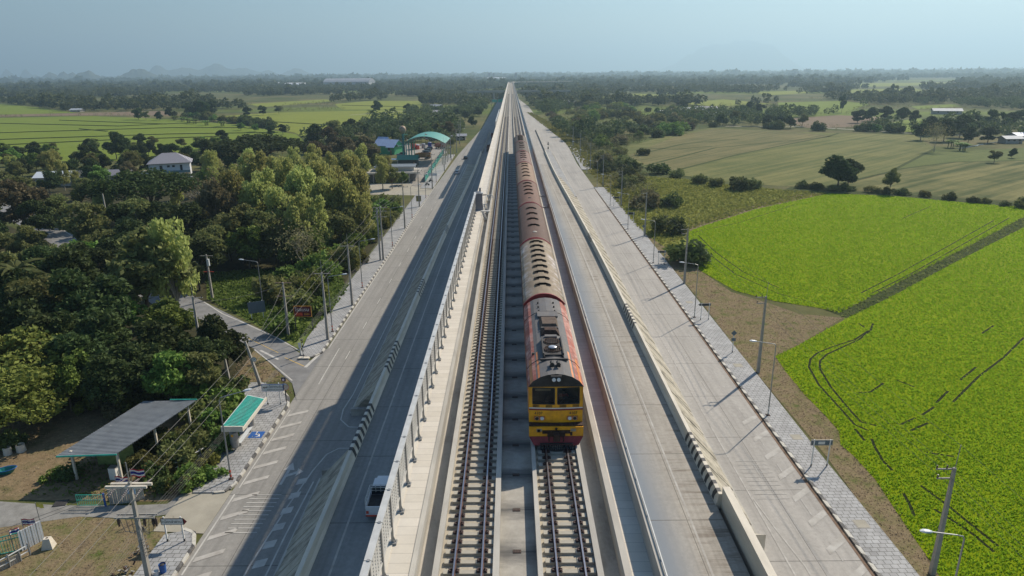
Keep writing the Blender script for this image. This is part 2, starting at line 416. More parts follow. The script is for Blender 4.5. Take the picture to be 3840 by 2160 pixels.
# pavements and kerbs
m_kerb, t, b = newmat('painted_kerb')
v = mapped(t, (1, 1, 1), geo=True); sp = nd(t, 'ShaderNodeSeparateXYZ'); L(t, v, sp.inputs[0])
k = math_(t, 'GREATER_THAN', math_(t, 'FRACT', math_(t, 'DIVIDE', math_(t, 'ADD', sp.outputs[1], math_(t, 'MULTIPLY', sp.outputs[0], .9)), 2.1)), .5)
f = noise(t, v, 2.5, 4, .7); c = mixc(t, k, (.07, .07, .07), (.55, .53, .46)); c = mixc(t, ramp(t, f, [(.45, (0,) * 3), (.75, (.8,) * 3)]), c, (.27, .25, .21))
L(t, c, b.inputs['Base Color']); b.inputs['Roughness'].default_value = .8
def pavement(pts, z=.16): 
    m = MB(); m.prism(pts, 0, z); return struct(m.build('pavement', m_tile))
def kerb(pts, wd=.3, z=.18, closed=False):
    m = MB()
    for i in range(len(pts) - 1):
        a, c_ = Vector((*pts[i], 0)), Vector((*pts[i + 1], 0)); d = (c_ - a).normalized(); n = Vector((-d.y, d.x, 0)) * wd / 2
        m.prism([(a - n)[:2], (c_ - n)[:2], (c_ + n)[:2], (a + n)[:2]], 0, z)
    return struct(m.build('kerb', m_kerb))
pavement([(28.75, -30), (31.9, -30), (31.7, 44), (31.7, 64), (31.9, 82), (32.2, 120), (32.6, 170), (32.8, 235), (28.75, 235)])
kerb([(28.6, -30), (28.6, 235)])
pr = [(28.7, 280)] + [tuple(at(*p)[:2]) for p in ((1428, 360), (1448, 372))] + [(33, 280)]
pavement(pr)
# broken dirty strip between road and kerb on the right
sheet('gutter', [(28.05, -20), (28.45, -20), (28.45, 230), (28.2, 230)], .034, pm('kerbside_dirt', (.20, .14, .10), .95, .4, 1.5))
# left side: three stretches of pavement with the junction and a driveway between
cj = [(-27.1, 75.5), (-26.6, 73.8)]
pavement([(-27.2, 56.8), (-28.0, 56.2), (-30.6, 56.2), (-31.8, 62), (-33.2, 71), (-33.9, 80.5), (-32.6, 80.6), (-29.2, 78.5), (-27.4, 75.5)])
kerb([(-28.6, 56.2), (-27.6, 56.4), (-27.1, 57.6), (-27.05, 74), (-27.6, 76.0), (-29.4, 78.7)])
pavement([(-27.2, -20), (-30.4, -20), (-30.3, 50.0), (-28.2, 50.6), (-27.3, 49.4)])
kerb([(-27.05, -20), (-27.1, 48.5), (-27.8, 50.2), (-29.0, 50.8)])
sheet('driveway', [(-27.0, 50.2), (-27.0, 56.6), (-31.5, 56.5), (-31.6, 50.6)], .05, m_apron)
lp = [(-27.2, 90.5), (-28.3, 88.6), (-30.2, 89.5), (-31.0, 96), (-31.2, 145), (-31.4, 222), (-27.2, 222), (-27.2, 150)]
pavement(lp); kerb([(-28.3, 88.6), (-27.3, 90.2), (-27.1, 150), (-27.2, 220)])
sheet('driveway', [(-27.0, 222), (-27.0, 236), (-31.6, 236), (-31.6, 222)], .05, m_apron)
pavement([(-27.3, 236), (-31.6, 236), (-31.8, 300), (-31, 338), (-27.6, 338)]); kerb([(-27.2, 237), (-27.5, 337)])

# side road and junction mouth
side = [tuple(at(*p)[:2]) for p in ((748, 1012), (735, 965), (640, 878), (500, 802))] + [(-60, 110.2), (-80, 129.5), (-111, 159.8), (-133, 181), (-180, 226), (-175, 231), (-128, 185.5), (-106.5, 164.2), (-75.5, 134)] + [tuple(at(*p)[:2]) for p in ((505, 755), (610, 808), (700, 850), (780, 908), (830, 872))] + [(-26.99, 90.5), (-26.99, 76.5)]
sheet('side_road', side, .045, m_asph)
mk = MB()
def pline(pts, wd, z, m=None, dash=None):
    m = m or mk
    for i in range(len(pts) - 1):
        a, c_ = Vector((pts[i][0], pts[i][1], 0)), Vector((pts[i+1][0], pts[i+1][1], 0)); Ln = (c_ - a).length; d = (c_ - a) / Ln; n = Vector((-d.y, d.x, 0)) * wd / 2
        segs = [(0, Ln)] if not dash else [(s_, min(s_ + dash[0], Ln)) for s_ in np.arange(0, Ln, dash[0] + dash[1])]
        for s0, s1 in segs:
            p, q = a + d * s0, a + d * s1
            m.quad((p.x - n.x, p.y - n.y, z), (q.x - n.x, q.y - n.y, z), (q.x + n.x, q.y + n.y, z), (p.x + n.x, p.y + n.y, z))
P2 = lambda *uv: [tuple(at(*p)[:2]) for p in uv]
pline(P2((513, 760), (560, 790), (612, 812), (700, 852), (752, 882)), .22, .052)
pline(P2((190, 600), (150, 573), (118, 558)), .22, .052)
pline(P2((640, 880), (690, 920), (735, 958)), .18, .052)
pline(P2((768, 925), (803, 892)), .45, .052)
pline(P2((655, 882), (700, 905)), .35, .052)
my = MB(); pline(P2((716, 900), (765, 922)), .16, .052, my); pline(P2((625, 852), (700, 888)), .12, .052, my); struct(my.build('centre_line', m_marky))
# left road paint
pline([(-26.55, 45), (-26.55, 56)], .14, .045); pline([(-26.5, 57), (-26.5, 73)], .12, .045)
pline([(-26.75, 92), (-26.9, 240)], .12, .045)
mw = MB()
for y in np.arange(30, 73, 2.75): mw.quad((-26.35, y, .044), (-24.3, y + 1.15, .044), (-24.3, y + 1.75, .044), (-26.35, y + .6, .044))
for i in range(10): pline([(-25.2 + i * .04, 50.3 + i * .62), (-22.4 + i * .04, 50.3 + i * .62)], .11, .044)
for y in np.arange(41, 58.5, 2.35): mk.quad((-21.2, y, .044), (-20.3, y + .35, .044), (-20.3, y + 1.3, .044), (-21.2, y + .95, .044))
pline([(-21.6, 38), (-21.5, 46), (-20.9, 54), (-20.2, 60), (-19.6, 63), (-18.6, 64.2), (-17.2, 64.2)], .14, .045); pline([(-19.8, 38), (-19.8, 50), (-19.6, 58)], .14, .045)
pline([(-19.9, 77), (-19.9, 300)], .13, .045)
pline([(-16.4, 68.6), (-18.6, 68.8), (-19.9, 70.5), (-20.2, 73), (-19.9, 77)], .14, .045)
pline([(-23.4, 88), (-23.4, 320)], .12, .045, dash=(3, 9)); pline([(-25.0, 80), (-25.2, 92)], .13, .045)
# straight / turn arrows
for (x, y, s_) in ((-22.8, 57.5, 1),):
    mk.poly([(x, y, .045), (x + .25, y, .045), (x + .3, y + 2.6, .045), (x + .7, y + 2.6, .045), (x + .15, y + 4, .045), (x - .4, y + 2.6, .045), (x + .0, y + 2.6, .045)])
    mk.poly([(x + .05, y + 1.2, .049), (x + 1.1, y + 1.9, .049), (x + 1.1, y + 1.45, .049), (x + 1.7, y + 2.3, .049), (x + 1.0, y + 2.9, .049), (x + 1.05, y + 2.4, .049), (x + .02, y + 1.6, .049)])
# right road paint
struct(mk.build('road_marking', m_markw)); mk = MB()
pline([(22.1, 30), (22.1, 340)], .14, .045); pline([(22.1, 30), (22.9, 36), (23.4, 41), (23.3, 45.5), (22.7, 50), (22.2, 55)], .13, .045)
pline([(26.6, 40), (26.6, 320)], .1, .045, dash=(2.5, 3.5)); pline([(24.2, 58), (24.2, 320)], .12, .045, dash=(2.5, 7))
for i in range(10): pline([(22.6, 54.6 + i * .72), (25.6, 54.6 + i * .72)], .1, .044)
for y in np.arange(36, 72, 3.6): mw.quad((25.9, y, .044), (25.9, y + .8, .044), (28.0, y + 2.5, .044), (28.0, y + 1.7, .044))
struct(mw.build('road_marking', m_markf))
struct(mk.build('road_marking', m_markf))
# gravel lane lower left, yard, verges and other bare ground
sheet('gravel_lane', PX((-300, 1275), (0, 1262), (150, 1272), (330, 1272), (420, 1268), (470, 1235), (520, 1245), (498, 1268), (470, 1290), (330, 1305), (200, 1300), (0, 1328), (-300, 1335)), .03, m_gravel)
def soil(n, stops, sc=.5, bm=.6):
    m, t, b = newmat(n); v = mapped(t, (1, 1, 1), geo=True); f = noise(t, v, sc, 8, .7); f2 = noise(t, v, sc * 6, 6, .75)
    c = ramp(t, f, stops); c = mixc(t, .7, c, ramp(t, f2, [(.3, (.5,) * 3), (.7, (1.25,) * 3)]), 'MULTIPLY')
    L(t, c, b.inputs['Base Color']); b.inputs['Roughness'].default_value = .95; b.inputs['Specular IOR Level'].default_value = .05; bump(t, b, f2, bm, .12); return m
m_dirt = soil('dry_dirt', [(.3, (.12, .095, .06)), (.44, (.24, .185, .11)), (.56, (.19, .165, .08)), (.66, (.09, .12, .03))])
m_yard = soil('yard_soil', [(.3, (.16, .115, .065)), (.5, (.24, .18, .105)), (.65, (.12, .115, .05)), (.8, (.06, .085, .025))], .3)
m_meadow = soil('meadow', [(.28, (.14, .18, .03)), (.46, (.25, .25, .06)), (.6, (.19, .23, .045)), (.78, (.24, .19, .08))], .25, .9)
m_wood = soil('woodland_floor', [(.3, (.035, .04, .02)), (.6, (.07, .065, .035)), (.8, (.10, .09, .045))], .3)
m_grassy = soil('rough_grass', [(.3, (.10, .16, .03)), (.55, (.16, .20, .05)), (.75, (.19, .15, .07))], .25, .9)
sheet('yard', PX((-300, 1020), (0, 1010), (480, 1010), (560, 1010), (590, 1150), (500, 1250), (400, 1262), (0, 1258), (-300, 1270)), .022, m_yard)
sheet('verge', PX((-300, 1330), (0, 1325), (200, 1300), (330, 1308), (470, 1295), (425, 1330), (395, 1380), (320, 1500), (-300, 1560)), .022, m_dirt)
sheet('verge', [(-33.8, 81), (-28.8, 80.6), (-37.6, 92), (-45, 99), (-52, 96), (-44, 84), (-38, 78)], .022, m_dirt)
sheet('woodland_floor', PX((-300, 1015), (480, 1012), (560, 1000), (640, 880), (500, 800), (200, 640), (0, 560), (-300, 480)), .026, m_wood)
sheet('woodland_floor', [(-34, 100), (-31.6, 105), (-31.8, 180), (-60, 200), (-170, 290), (-230, 250), (-150, 215), (-100, 158), (-60, 118)], .026, m_wood)
sheet('rough_grass', P2((520, 752), (620, 805), (752, 878), (790, 840), (880, 740), (860, 700), (640, 680), (520, 690)) + [], .03, m_grassy)
verge = P2((2310, 1449), (2230, 1360), (2080, 1150), (1870, 900), (1760, 755), (1600, 570), (1640, 600), (1700, 640), (1735, 610), (1760, 680), (1840, 735), (1940, 765), (2010, 790), (2120, 800), (1990, 880), (1965, 897), (1995, 940), (2040, 995), (2090, 1045), (2125, 1085), (2130, 1120), (2165, 1150), (2215, 1205), (2265, 1280), (2315, 1355), (2360, 1420), (2380, 1449), (2450, 1560), (2400, 1560))
sheet('dirt_verge', verge, .03, m_dirt)
sheet('meadow', P2((1600, 570), (1530, 480), (1560, 440), (1760, 455), (1860, 470), (1990, 480), (2085, 487), (1900, 525), (1740, 575), (1720, 600), (1735, 610), (1700, 640), (1640, 600)), .03, m_meadow)

# ================================================================== VIADUCT
m_via, t, b = newmat('deck_concrete')
g = mapped(t, (1, 1, 1), geo=True); sp = nd(t, 'ShaderNodeSeparateXYZ'); L(t, g, sp.inputs[0])
f = noise(t, mapped(t, (.8, .25, 1), geo=True), 1.2, 7, .7); f2 = noise(t, g, 6, 5, .7)
c = ramp(t, f, [(.28, (.25, .23, .19)), (.5, (.43, .40, .34)), (.7, (.52, .48, .41))]); c = mixc(t, .4, c, ramp(t, f2, [(.3, (.7,) * 3), (.7, (1.1,) * 3)]), 'MULTIPLY')
L(t, c, b.inputs['Base Color']); b.inputs['Roughness'].default_value = .8
m_chan, t, b = newmat('stained_channel')
g = mapped(t, (1, 1, 1), geo=True); sp = nd(t, 'ShaderNodeSeparateXYZ'); L(t, g, sp.inputs[0])
u = math_(t, 'ABSOLUTE', math_(t, 'SUBTRACT', math_(t, 'FRACT', math_(t, 'DIVIDE', math_(t, 'ADD', sp.outputs[1], .6), 2.8)), .5))
pn = noise(t, mapped(t, (.5, 2.2, 1), geo=True), 1.0, 5, .7)
sm = nd(t, 'ShaderNodeMapRange'); sm.inputs[1].default_value = .30; sm.inputs[2].default_value = .02
L(t, math_(t, 'ADD', u, math_(t, 'MULTIPLY', math_(t, 'SUBTRACT', pn, .5), .55)), sm.inputs[0])
bigm = ramp(t, noise(t, mapped(t, (.1, .09, 1), geo=True), 1.0, 2, .5), [(.38, (0,) * 3), (.55, (1,) * 3)])
c = ramp(t, noise(t, g, .9, 6, .7), [(.3, (.24, .225, .19)), (.7, (.42, .395, .34))])
c = mixc(t, math_(t, 'MULTIPLY', sm.outputs[0], .8), c, (.055, .055, .055), 'MIX'); jl = math_(t, 'LESS_THAN', u, .012)
c = mixc(t, math_(t, 'MULTIPLY', jl, .7), c, (.06, .06, .055)); L(t, c, b.inputs['Base Color']); b.inputs['Roughness'].default_value = .75
m_walk, t, b = newmat('walkway_slabs')
g = mapped(t, (1, 1, 1), geo=True); sp = nd(t, 'ShaderNodeSeparateXYZ'); L(t, g, sp.inputs[0])
fr = math_(t, 'FRACT', math_(t, 'DIVIDE', sp.outputs[1], .56)); ln = math_(t, 'LESS_THAN', fr, .035)
wn = nd(t, 'ShaderNodeTexWhiteNoise', noise_dimensions='1D'); L(t, math_(t, 'FLOOR', math_(t, 'DIVIDE', sp.outputs[1], .56)), wn.inputs['W'])
c = mixc(t, wn.outputs[0], (.56, .515, .43), (.63, .585, .50)); c = mixc(t, math_(t, 'MULTIPLY', ln, .6), c, (.2, .18, .15))
L(t, mixc(t, .5, c, ramp(t, noise(t, g, 1.4, 6, .7), [(.3, (.82,) * 3), (.7, (1.06,) * 3)]), 'MULTIPLY'), b.inputs['Base Color']); b.inputs['Roughness'].default_value = .7
YE = 1405.0
via = thing('railway_viaduct', 'long straight double track concrete railway viaduct between the carriageways', 'viaduct', (0.15, 0, 0))
def strip(name, x0, x1, z0, z1, mat, y0=-30, y1=YE):
    m = MB(); m.box(x0, x1, y0, y1, z0, z1); return m.build(name, mat, via, True)
strip('deck_slab', -5.35, 5.55, 18.85, 19.28, m_via)
m = MB(); secs = [[(-2.6, y, 16.9), (2.8, y, 16.9), (3.6, y, 18.84), (-3.4, y, 18.84)] for y in (-30, YE)]; m.loft(secs); m.build('box_girder', m_conc, via, True)
strip('edge_beam', -5.38, -4.87, 19.28, 20.1, m_concl); strip('walkway', -4.868, -3.97, 19.28, 20.06, m_walk); strip('kerb', -3.97, -3.77, 19.28, 20.1, m_conc)
strip('kerb', -3.13, -2.9, 19.282, 19.98, m_conc); strip('kerb', -.84, -.6, 19.282, 19.98, m_conc); strip('drainage_channel', -.598, .878, 19.28, 19.45, m_chan)
strip('kerb', .88, 1.07, 19.282, 19.98, m_conc); strip('kerb', 3.12, 3.36, 19.282, 19.98, m_conc); strip('kerb', 4.11, 4.38, 19.28, 20.1, m_conc)
strip('walkway', 4.382, 5.178, 19.28, 20.04, m_walk); strip('parapet', 5.18, 5.42, 19.28, 20.95, m_conc)
m_bed = pm('track_bed_concrete', (.43, .385, .30), .85, .25, 1.6, bmp=.2)
strip('track_bed', -2.898, -.842, 19.285, 19.72, m_bed); strip('track_bed', 1.072, 3.118, 19.285, 19.72, m_bed)
gm = MB(); gm.box(-.17, .17, -.11, .11, 0, .012)
for i in range(5): gm.box(-.15 + i * .065, -.11 + i * .065, -.09, .09, .012, .03, 1)
gme = gm.mesh('drain_grate', [pm('grate_dark', (.03, .022, .02), .7), pm('grate_bar', (.07, .04, .028), .7)])
for i in range(45):
    o = ob('drain_grate', gme, via); o.location = (-.15 + .1, 17.68 + i * 2.77, 19.453)
pier = MB(); pier.prism([(-1.5, -.9), (1.5, -.9), (1.5, .9), (-1.5, .9)], -.2, 15.2)
pier.loft([[(-1.5, -.9, 15.203), (1.5, -.9, 15.203), (1.5, .9, 15.203), (-1.5, .9, 15.203)], [(-2.6, -1.1, 16.88), (2.6, -1.1, 16.88), (2.6, 1.1, 16.88), (-2.6, 1.1, 16.88)]])
pme = pier.mesh('pier', m_dconc)
for i in range(46): o = ob('pier', pme, via); o.location = (0, 5 + i * 30, 0)
# curved far end
m = MB(); mp_ = MB(); c0 = Vector((0.1, YE)); prev = None; pts = []
for i in range(13):
    a = R(5.8 * i); r_ = 24; pts.append((0.1 + r_ * (1 - math.cos(a)), YE + r_ * math.sin(a), a))
x_, y_, a_ = pts[-1]
for k in range(1, 14): pts.append((x_ + math.sin(a_) * 9 * k, y_ + math.cos(a_) * 9 * k, a_))
secs = [[(x - math.cos(a) * 5.4, y + math.sin(a) * 5.4, z0) for z0 in (18.8, 20.9)] + [(x + math.cos(a) * 5.4, y - math.sin(a) * 5.4, z0) for z0 in (20.9, 18.8)] for x, y, a in pts]
m.loft(secs); m.build('curved_deck', m_concl, via, True)
for x, y, a in pts[14::3]: mp_ = MB(); mp_.cyl(x, y, -.1, 18.8, 1.2, 8); mp_.build('pier', m_conc, via, True)

# steel sound fence on the left edge: posts and louvred panels
m_steel = pm('pale_steel', (.55, .55, .52), .45, .12, 2.0, .2); m_galv = pm('galvanised', (.33, .33, .32), .5, .2, 3, .5)
fence = thing('noise_fence', 'pale steel louvred fence on the left edge of the viaduct', 'fence', (-4.87, 14.9, 20.1))
pn = MB(); PW = 2.03; Z0 = .72; Z1 = 2.36
pn.box(-.16, .1, .02, PW - .02, Z1, Z1 + .08); pn.box(-.1, .02, .02, PW - .02, Z0, Z0 + .06)
pn.box(-.12, -.09, .04, PW - .04, Z0 + .06, Z1, 1)
for k in range(11): pn.bar((-.04, .04, Z0 + .14 + k * .145), (-.04, PW - .04, Z0 + .14 + k * .145), .07, .05)
for k in range(5): pn.bar((-.02, .25 + k * .38, Z0), (-.02, .25 + k * .38, Z1), .03, .03)
pnm = pn.mesh('panel', [m_steel, pm('panel_backing', (.13, .135, .14), .6, .15, 2)]); ps = MB(); ps.box(-.05, .05, -.05, .05, -.1, Z1 + .08); ps.box(-.14, .16, -.13, .13, -.1, .02); ps.bar((.12, 0, .0), (.02, 0, .3), .04)
psm = ps.mesh('post', m_galv)
for i in range(38):
    y = i * PW; o = ob('panel', pnm, fence); o.location = (0, y, 0); o = ob('post', psm, fence); o.location = (0, y, .03)
# far short fence stretch
f2_ = thing('noise_fence', 'distant short stretch of railing on the left viaduct edge', 'fence', (-5.1, 235, 20.1))
for i in range(0, 40, 2):
    o = ob('panel', pnm, f2_); o.location = (0, i * PW, 0); o.scale = (1, 2, 1)
# galvanised rail on the right parapet
hr = thing('handrail', 'thin galvanised pipe rail along the top of the right parapet', 'rail', (5.36, -20, 20.95))
m = MB(); m.tube([(5.36, -25, 21.04), (5.36, 420, 21.04)], .035, 6); m.build('pipe', m_steel, hr, True)
bm_ = MB(); bm_.box(-.03, .03, -.03, .03, 0, .09); bme = bm_.mesh('bracket', m_galv)
for i in range(60): o = ob('bracket', bme, hr); o.location = (0, 20 + i * 2.6, 0)

# ---------------------------------------------------------------- tracks
m_rail = pm('rusty_rail', (.13, .07, .055), .6, .3, 6, .3); m_railtop = pm('polished_rail', (.30, .31, .35), .35, .1, 6, .9)
m_slp = pm('sleeper_concrete', (.42, .39, .32), .8, .2, 1.5); m_fast = pm('rust_fastening', (.085, .05, .042), .7, .35, 9)
sl_ = MB(); sl_.box(-.95, -.28, -.13, .13, 0, .13); sl_.box(.28, .95, -.13, .13, 0, .13); sl_.box(-.28, .28, -.1, .1, 0, .10)
slm = sl_.mesh('sleeper', m_slp)
fa = MB(); fa.box(-.2, .2, -.1, .1, .131, .14)
for s_ in (-1, 1):
    fa.box(s_ * .14 - .07, s_ * .14 + .07, -.1, .1, .135, .17); fa.cyl(s_ * .15, -.05, .17, .22, .035, 6); fa.cyl(s_ * .12, .05, .17, .23, .03, 6)
    fa.tube([(s_ * .08, -.08, .19), (s_ * .19, 0, .2), (s_ * .08, .08, .19)], .018, 5)
fam = fa.mesh('rail_fastening', m_fast)
for xc, lb in ((-1.79, 'empty left railway track with concrete sleepers and rusty rails'), (2.15, 'right railway track carrying the train')):
    tr = thing('railway_track', lb, 'railway track', (xc, 0, 19.72))
    for s_ in (-1, 1):
        m = MB(); x = s_ * .535
        m.box(x - .065, x + .065, -30, YE, .13, .15); m.box(x - .012, x + .012, -30, YE, .15, .255); m.box(x - .035, x + .035, -30, YE, .255, .29)
        rl = m.build('rail', m_rail, tr); m = MB(); m.quad((x - .03, -30, .292), (x + .03, -30, .292), (x + .03, YE, .292), (x - .03, YE, .292)); m.build('rail_head', m_railtop, rl)
    for i in range(100):
        o = ob('sleeper', slm, tr); o.location = (0, 19.35 + i * .57, 0)
        if xc > 0 and i > 22 and i % 2: continue
        for s_ in (-1, 1): q = ob('rail_fastening', fam, o); q.location = (s_ * .535, 0, 0)
    rest = MB()
    for i in list(range(-12, 0)) + list(range(100, 1100)):
        y = 19.35 + i * .57; rest.box(-.95, .95, y - .13, y + .13, 0, .12)
        if i < 500:
            for s_ in (-1, 1): rest.box(s_ * .535 - .2, s_ * .535 + .2, y - .1, y + .1, .122, .18, 1)
    tag(rest.build('sleeper_row', [m_slp, m_fast], tr), kind='stuff')
# ================================================================== TRAIN
XT = 2.15
m_red = pm('faded_red_paint', (.48, .125, .085), .5, .3, 2.2, c2=(.30, .075, .055)); m_maroon = pm('maroon_paint', (.25, .028, .028), .55, .3, 4)
m_yel = pm('yellow_paint', (.95, .44, .010), .4, .1, 2.5, c2=(.66, .28, .02)); m_org = pm('orange_paint', (.58, .19, .05), .5, .25, 3)
m_dark = pm('sooty_black', (.035, .033, .032), .7, .4, 5); m_grime = pm('grimy_frame', (.07, .045, .035), .8, .5, 6)
m_chrome = pm('lamp_rim', (.45, .45, .46), .3, .1, 5, .8); m_glass, t, b = newmat('dark_glass')
b.inputs['Base Color'].default_value = (.02, .025, .028, 1); b.inputs['Roughness'].default_value = .06; b.inputs['Alpha'].default_value = .55
m_lens, t, b = newmat('lamp_lens'); b.inputs['Base Color'].default_value = (.75, .78, .8, 1); b.inputs['Roughness'].default_value = .12; b.inputs['Coat Weight'].default_value = 1
m_steelg = pm('bright_dome', (.50, .50, .52), .3, .1, 4, .6)
def roofmat(n, base, grime, streak):
    m, t, b = newmat(n); v = mapped(t, (1, 1, 1)); sp = nd(t, 'ShaderNodeSeparateXYZ'); L(t, v, sp.inputs[0])
    f = noise(t, mapped(t, (3, .7, 1)), 1.0, 7, .72); f2 = noise(t, v, 1.6, 8, .7); f3 = noise(t, mapped(t, (.35, .9, 1)), .6, 4, .6)
    c = mixc(t, ramp(t, f, [(.36, (0,) * 3), (.66, (1,) * 3)]), base, grime)
    side = nd(t, 'ShaderNodeMapRange'); side.inputs[1].default_value = .55; side.inputs[2].default_value = 1.2
    L(t, math_(t, 'ABSOLUTE', sp.outputs[0]), side.inputs[0])
    k = math_(t, 'MULTIPLY', math_(t, 'MULTIPLY', side.outputs[0], ramp(t, f3, [(.42, (0,) * 3), (.56, (1,) * 3)])), streak[1])
    c = mixc(t, math_(t, 'MULTIPLY', k, ramp(t, f2, [(.4, (0,) * 3), (.6, (1,) * 3)])), c, streak[0])
    c = mixc(t, .5, c, ramp(t, f2, [(.3, (.7,) * 3), (.7, (1.15,) * 3)]), 'MULTIPLY')
    L(t, c, b.inputs['Base Color']); b.inputs['Roughness'].default_value = .72; b.inputs['Specular IOR Level'].default_value = .25; bump(t, b, f2, .15, .02); return m
ROOFC = [((.30, .24, .165), (.21, .165, .115), ((.60, .56, .56), .9)), ((.125, .075, .055), (.105, .065, .05), ((.3, .18, .14), .15)), ((.17, .095, .065), (.14, .08, .06), ((.3, .2, .16), .2)),
         ((.27, .185, .12), (.22, .14, .10), ((.3, .22, .16), .2)), ((.20, .12, .095), (.17, .11, .09), ((.28, .2, .18), .2)), ((.115, .085, .065), (.10, .075, .06), ((.2, .15, .12), .2)), ((.105, .085, .065), (.09, .07, .055), ((.2, .17, .15), .2))]
def arc(w, zs, zc, n=10):
    """roof line, from -w to w"""
    out = []
    for i in range(n + 1):
        a = -1 + 2 * i / n; z = zs + (zc - zs) * (1 - abs(a) ** 2.3); out.append((a * w, z))
    return out
m_cside = pm('coach_side', (.20, .05, .045), .5, .3, 2); m_cdark = pm('vent_opening', (.012, .010, .010), .9, .2, 6)
def wheelset(parent, y, name='bogie', sc=1.0):
    bo = MB(); bo.box(-.95, -.8, y - 1.4, y + 1.4, .45, .85); bo.box(.8, .95, y - 1.4, y + 1.4, .45, .85); bo.box(-.8, .8, y - .15, y + .15, .5, .8)
    bg_ = bo.build(name, m_grime, parent)
    for dy in (-.95, .95):
        wm = MB(); wm.tube([(-.62, y + dy, .43), (-.5, y + dy, .43)], .43, 16); wm.tube([(.5, y + dy, .43), (.62, y + dy, .43)], .43, 16); wm.tube([(-.5, y + dy, .43), (.5, y + dy, .43)], .07, 8)
        wm.build('wheelset', m_grime, bg_)
def coach(k, y0, y1, label, vents, small=()):
    Ln = y1 - y0 - .35; o = thing('rail_coach', label, 'railway coach', (XT, y0 + .2, 20.0), group='passenger coaches behind the locomotive')
    W = 1.36; mt = roofmat('coach_roof_%d' % k, *ROOFC[k]); m = MB()
    sec = [(-W, .95)] + arc(W, 3.15, 3.78, 12) + [(W, .95)]
    body = MB(); body.loft([[(x, y, z) for x, z in [(-W, .95), (-W, 3.1), (W, 3.1), (W, .95)][::-1]] for y in (0, Ln)]); bo = body.build('body', m_cside, o)
    ar = arc(W + .05, 3.1, 3.80, 14); m.loft([[(x, y, z) for x, z in ar] for y in (0, Ln)][::-1], caps=False)
    m.poly([(x, 0, z) for x, z in ar]); m.poly([(x, Ln, z) for x, z in ar[::-1]]); rf = m.build('roof', mt, o, smooth=False)
    for p in rf.data.polygons: p.use_smooth = len(p.vertices) == 4
    # end rims
    for y in (-.02, Ln - .12):
        rm = MB(); a2 = arc(W + .09, 3.06, 3.85, 14)
        rm.loft([[(x, yy, z) for x, z in a2] for yy in (y + .14, y)]); rm.build('roof_rim', m_maroon, o)
    for s_ in (-1, 1):
        wn = MB(); n = int(Ln / 1.6)
        for i in range(n):
            y = .9 + i * (Ln - 1.4) / n; wn.box(*sorted((s_ * (W + .002), s_ * (W + .03))), y, y + .95, 1.9, 2.65)
        wn.build('side_windows', m_glass, o)
    for s_, yy in ((1, 2.4), (-1, Ln - 2.4)): wheelset(o, yy)
    gw = MB(); gw.box(-.6, .6, -.3, 0, 1.0, 3.1); gw.build('gangway', m_dark, o)
    for yv in vents:
        y = yv - (y0 + .2); v = MB(); zt = 3.80
        sec = [(-.62, 3.70), (-.52, 3.84), (-.2, 3.95), (.2, 3.95), (.52, 3.84), (.62, 3.70)]
        v.loft([[(x, y - .26, z - .01) for x, z in sec], [(x * .95, y - .02, z) for x, z in sec], [(x * .8, y + .3, z - .10) for x, z in sec]][::-1], caps=True)
        vo = v.build('roof_vent', mt, o); q = MB()
        q.poly([(x * .9, y - .265, 3.72 + (z - 3.72) * .82) for x, z in sec]); q.box(-.55, .55, y - .6, y - .27, 3.775, 3.79); q.build('vent_opening', m_cdark, vo)
    for yv in small:
        y = yv - (y0 + .2); v = MB(); v.ball((0, y, 3.8), (.22, .16, .09), 10, 5); v.build('roof_cap', m_concl if k == 1 else m_dark, o)
    return o
coach(0, 43.4, 59.8, 'first coach behind the locomotive, pale weathered roof with ten dark vents', [58.9, 57.3, 55.7, 54.1, 52.5, 50.9, 49.3, 47.7, 46.1])
coach(1, 59.8, 77.6, 'second coach behind the locomotive, red brown roof with four wide vents', [74.4, 71.5, 68.7, 65.7], [62.4])
coach(2, 77.6, 94.5, 'third coach behind the locomotive, brown roof with four wide vents', [92.3, 89.6, 86.8, 84.0], [80.6])
coach(3, 94.5, 115.0, 'fourth coach behind the locomotive, tan roof with five vents', [112.9, 110.1, 106.3, 102.8, 99.3])
coach(4, 115.0, 132.4, 'fifth coach behind the locomotive, dull brown roof', [130.5, 127.6, 124.6, 121.5], [118])
coach(5, 132.4, 151.8, 'sixth coach behind the locomotive, dark grey brown roof', [148.5, 145.2, 141.8, 138.4], [135])
coach(6, 151.8, 167.5, 'last coach of the train, dark roof with a row of narrow vents', [154.6 + i * 1.25 for i in range(9)])

# ---- locomotive
LY = 31.0; LN = 12.25
lo_ = thing('diesel_locomotive', 'red and yellow diesel locomotive at the head of the train', 'locomotive', (XT, LY, 20.0))
m_lroof = roofmat('loco_roof', (.125, .128, .135), (.17, .155, .14), ((.30, .25, .2), .35)); m_lred = roofmat('loco_roof_red', (.44, .13, .09), (.25, .10, .08), ((.6, .42, .36), .8))
W = 1.36
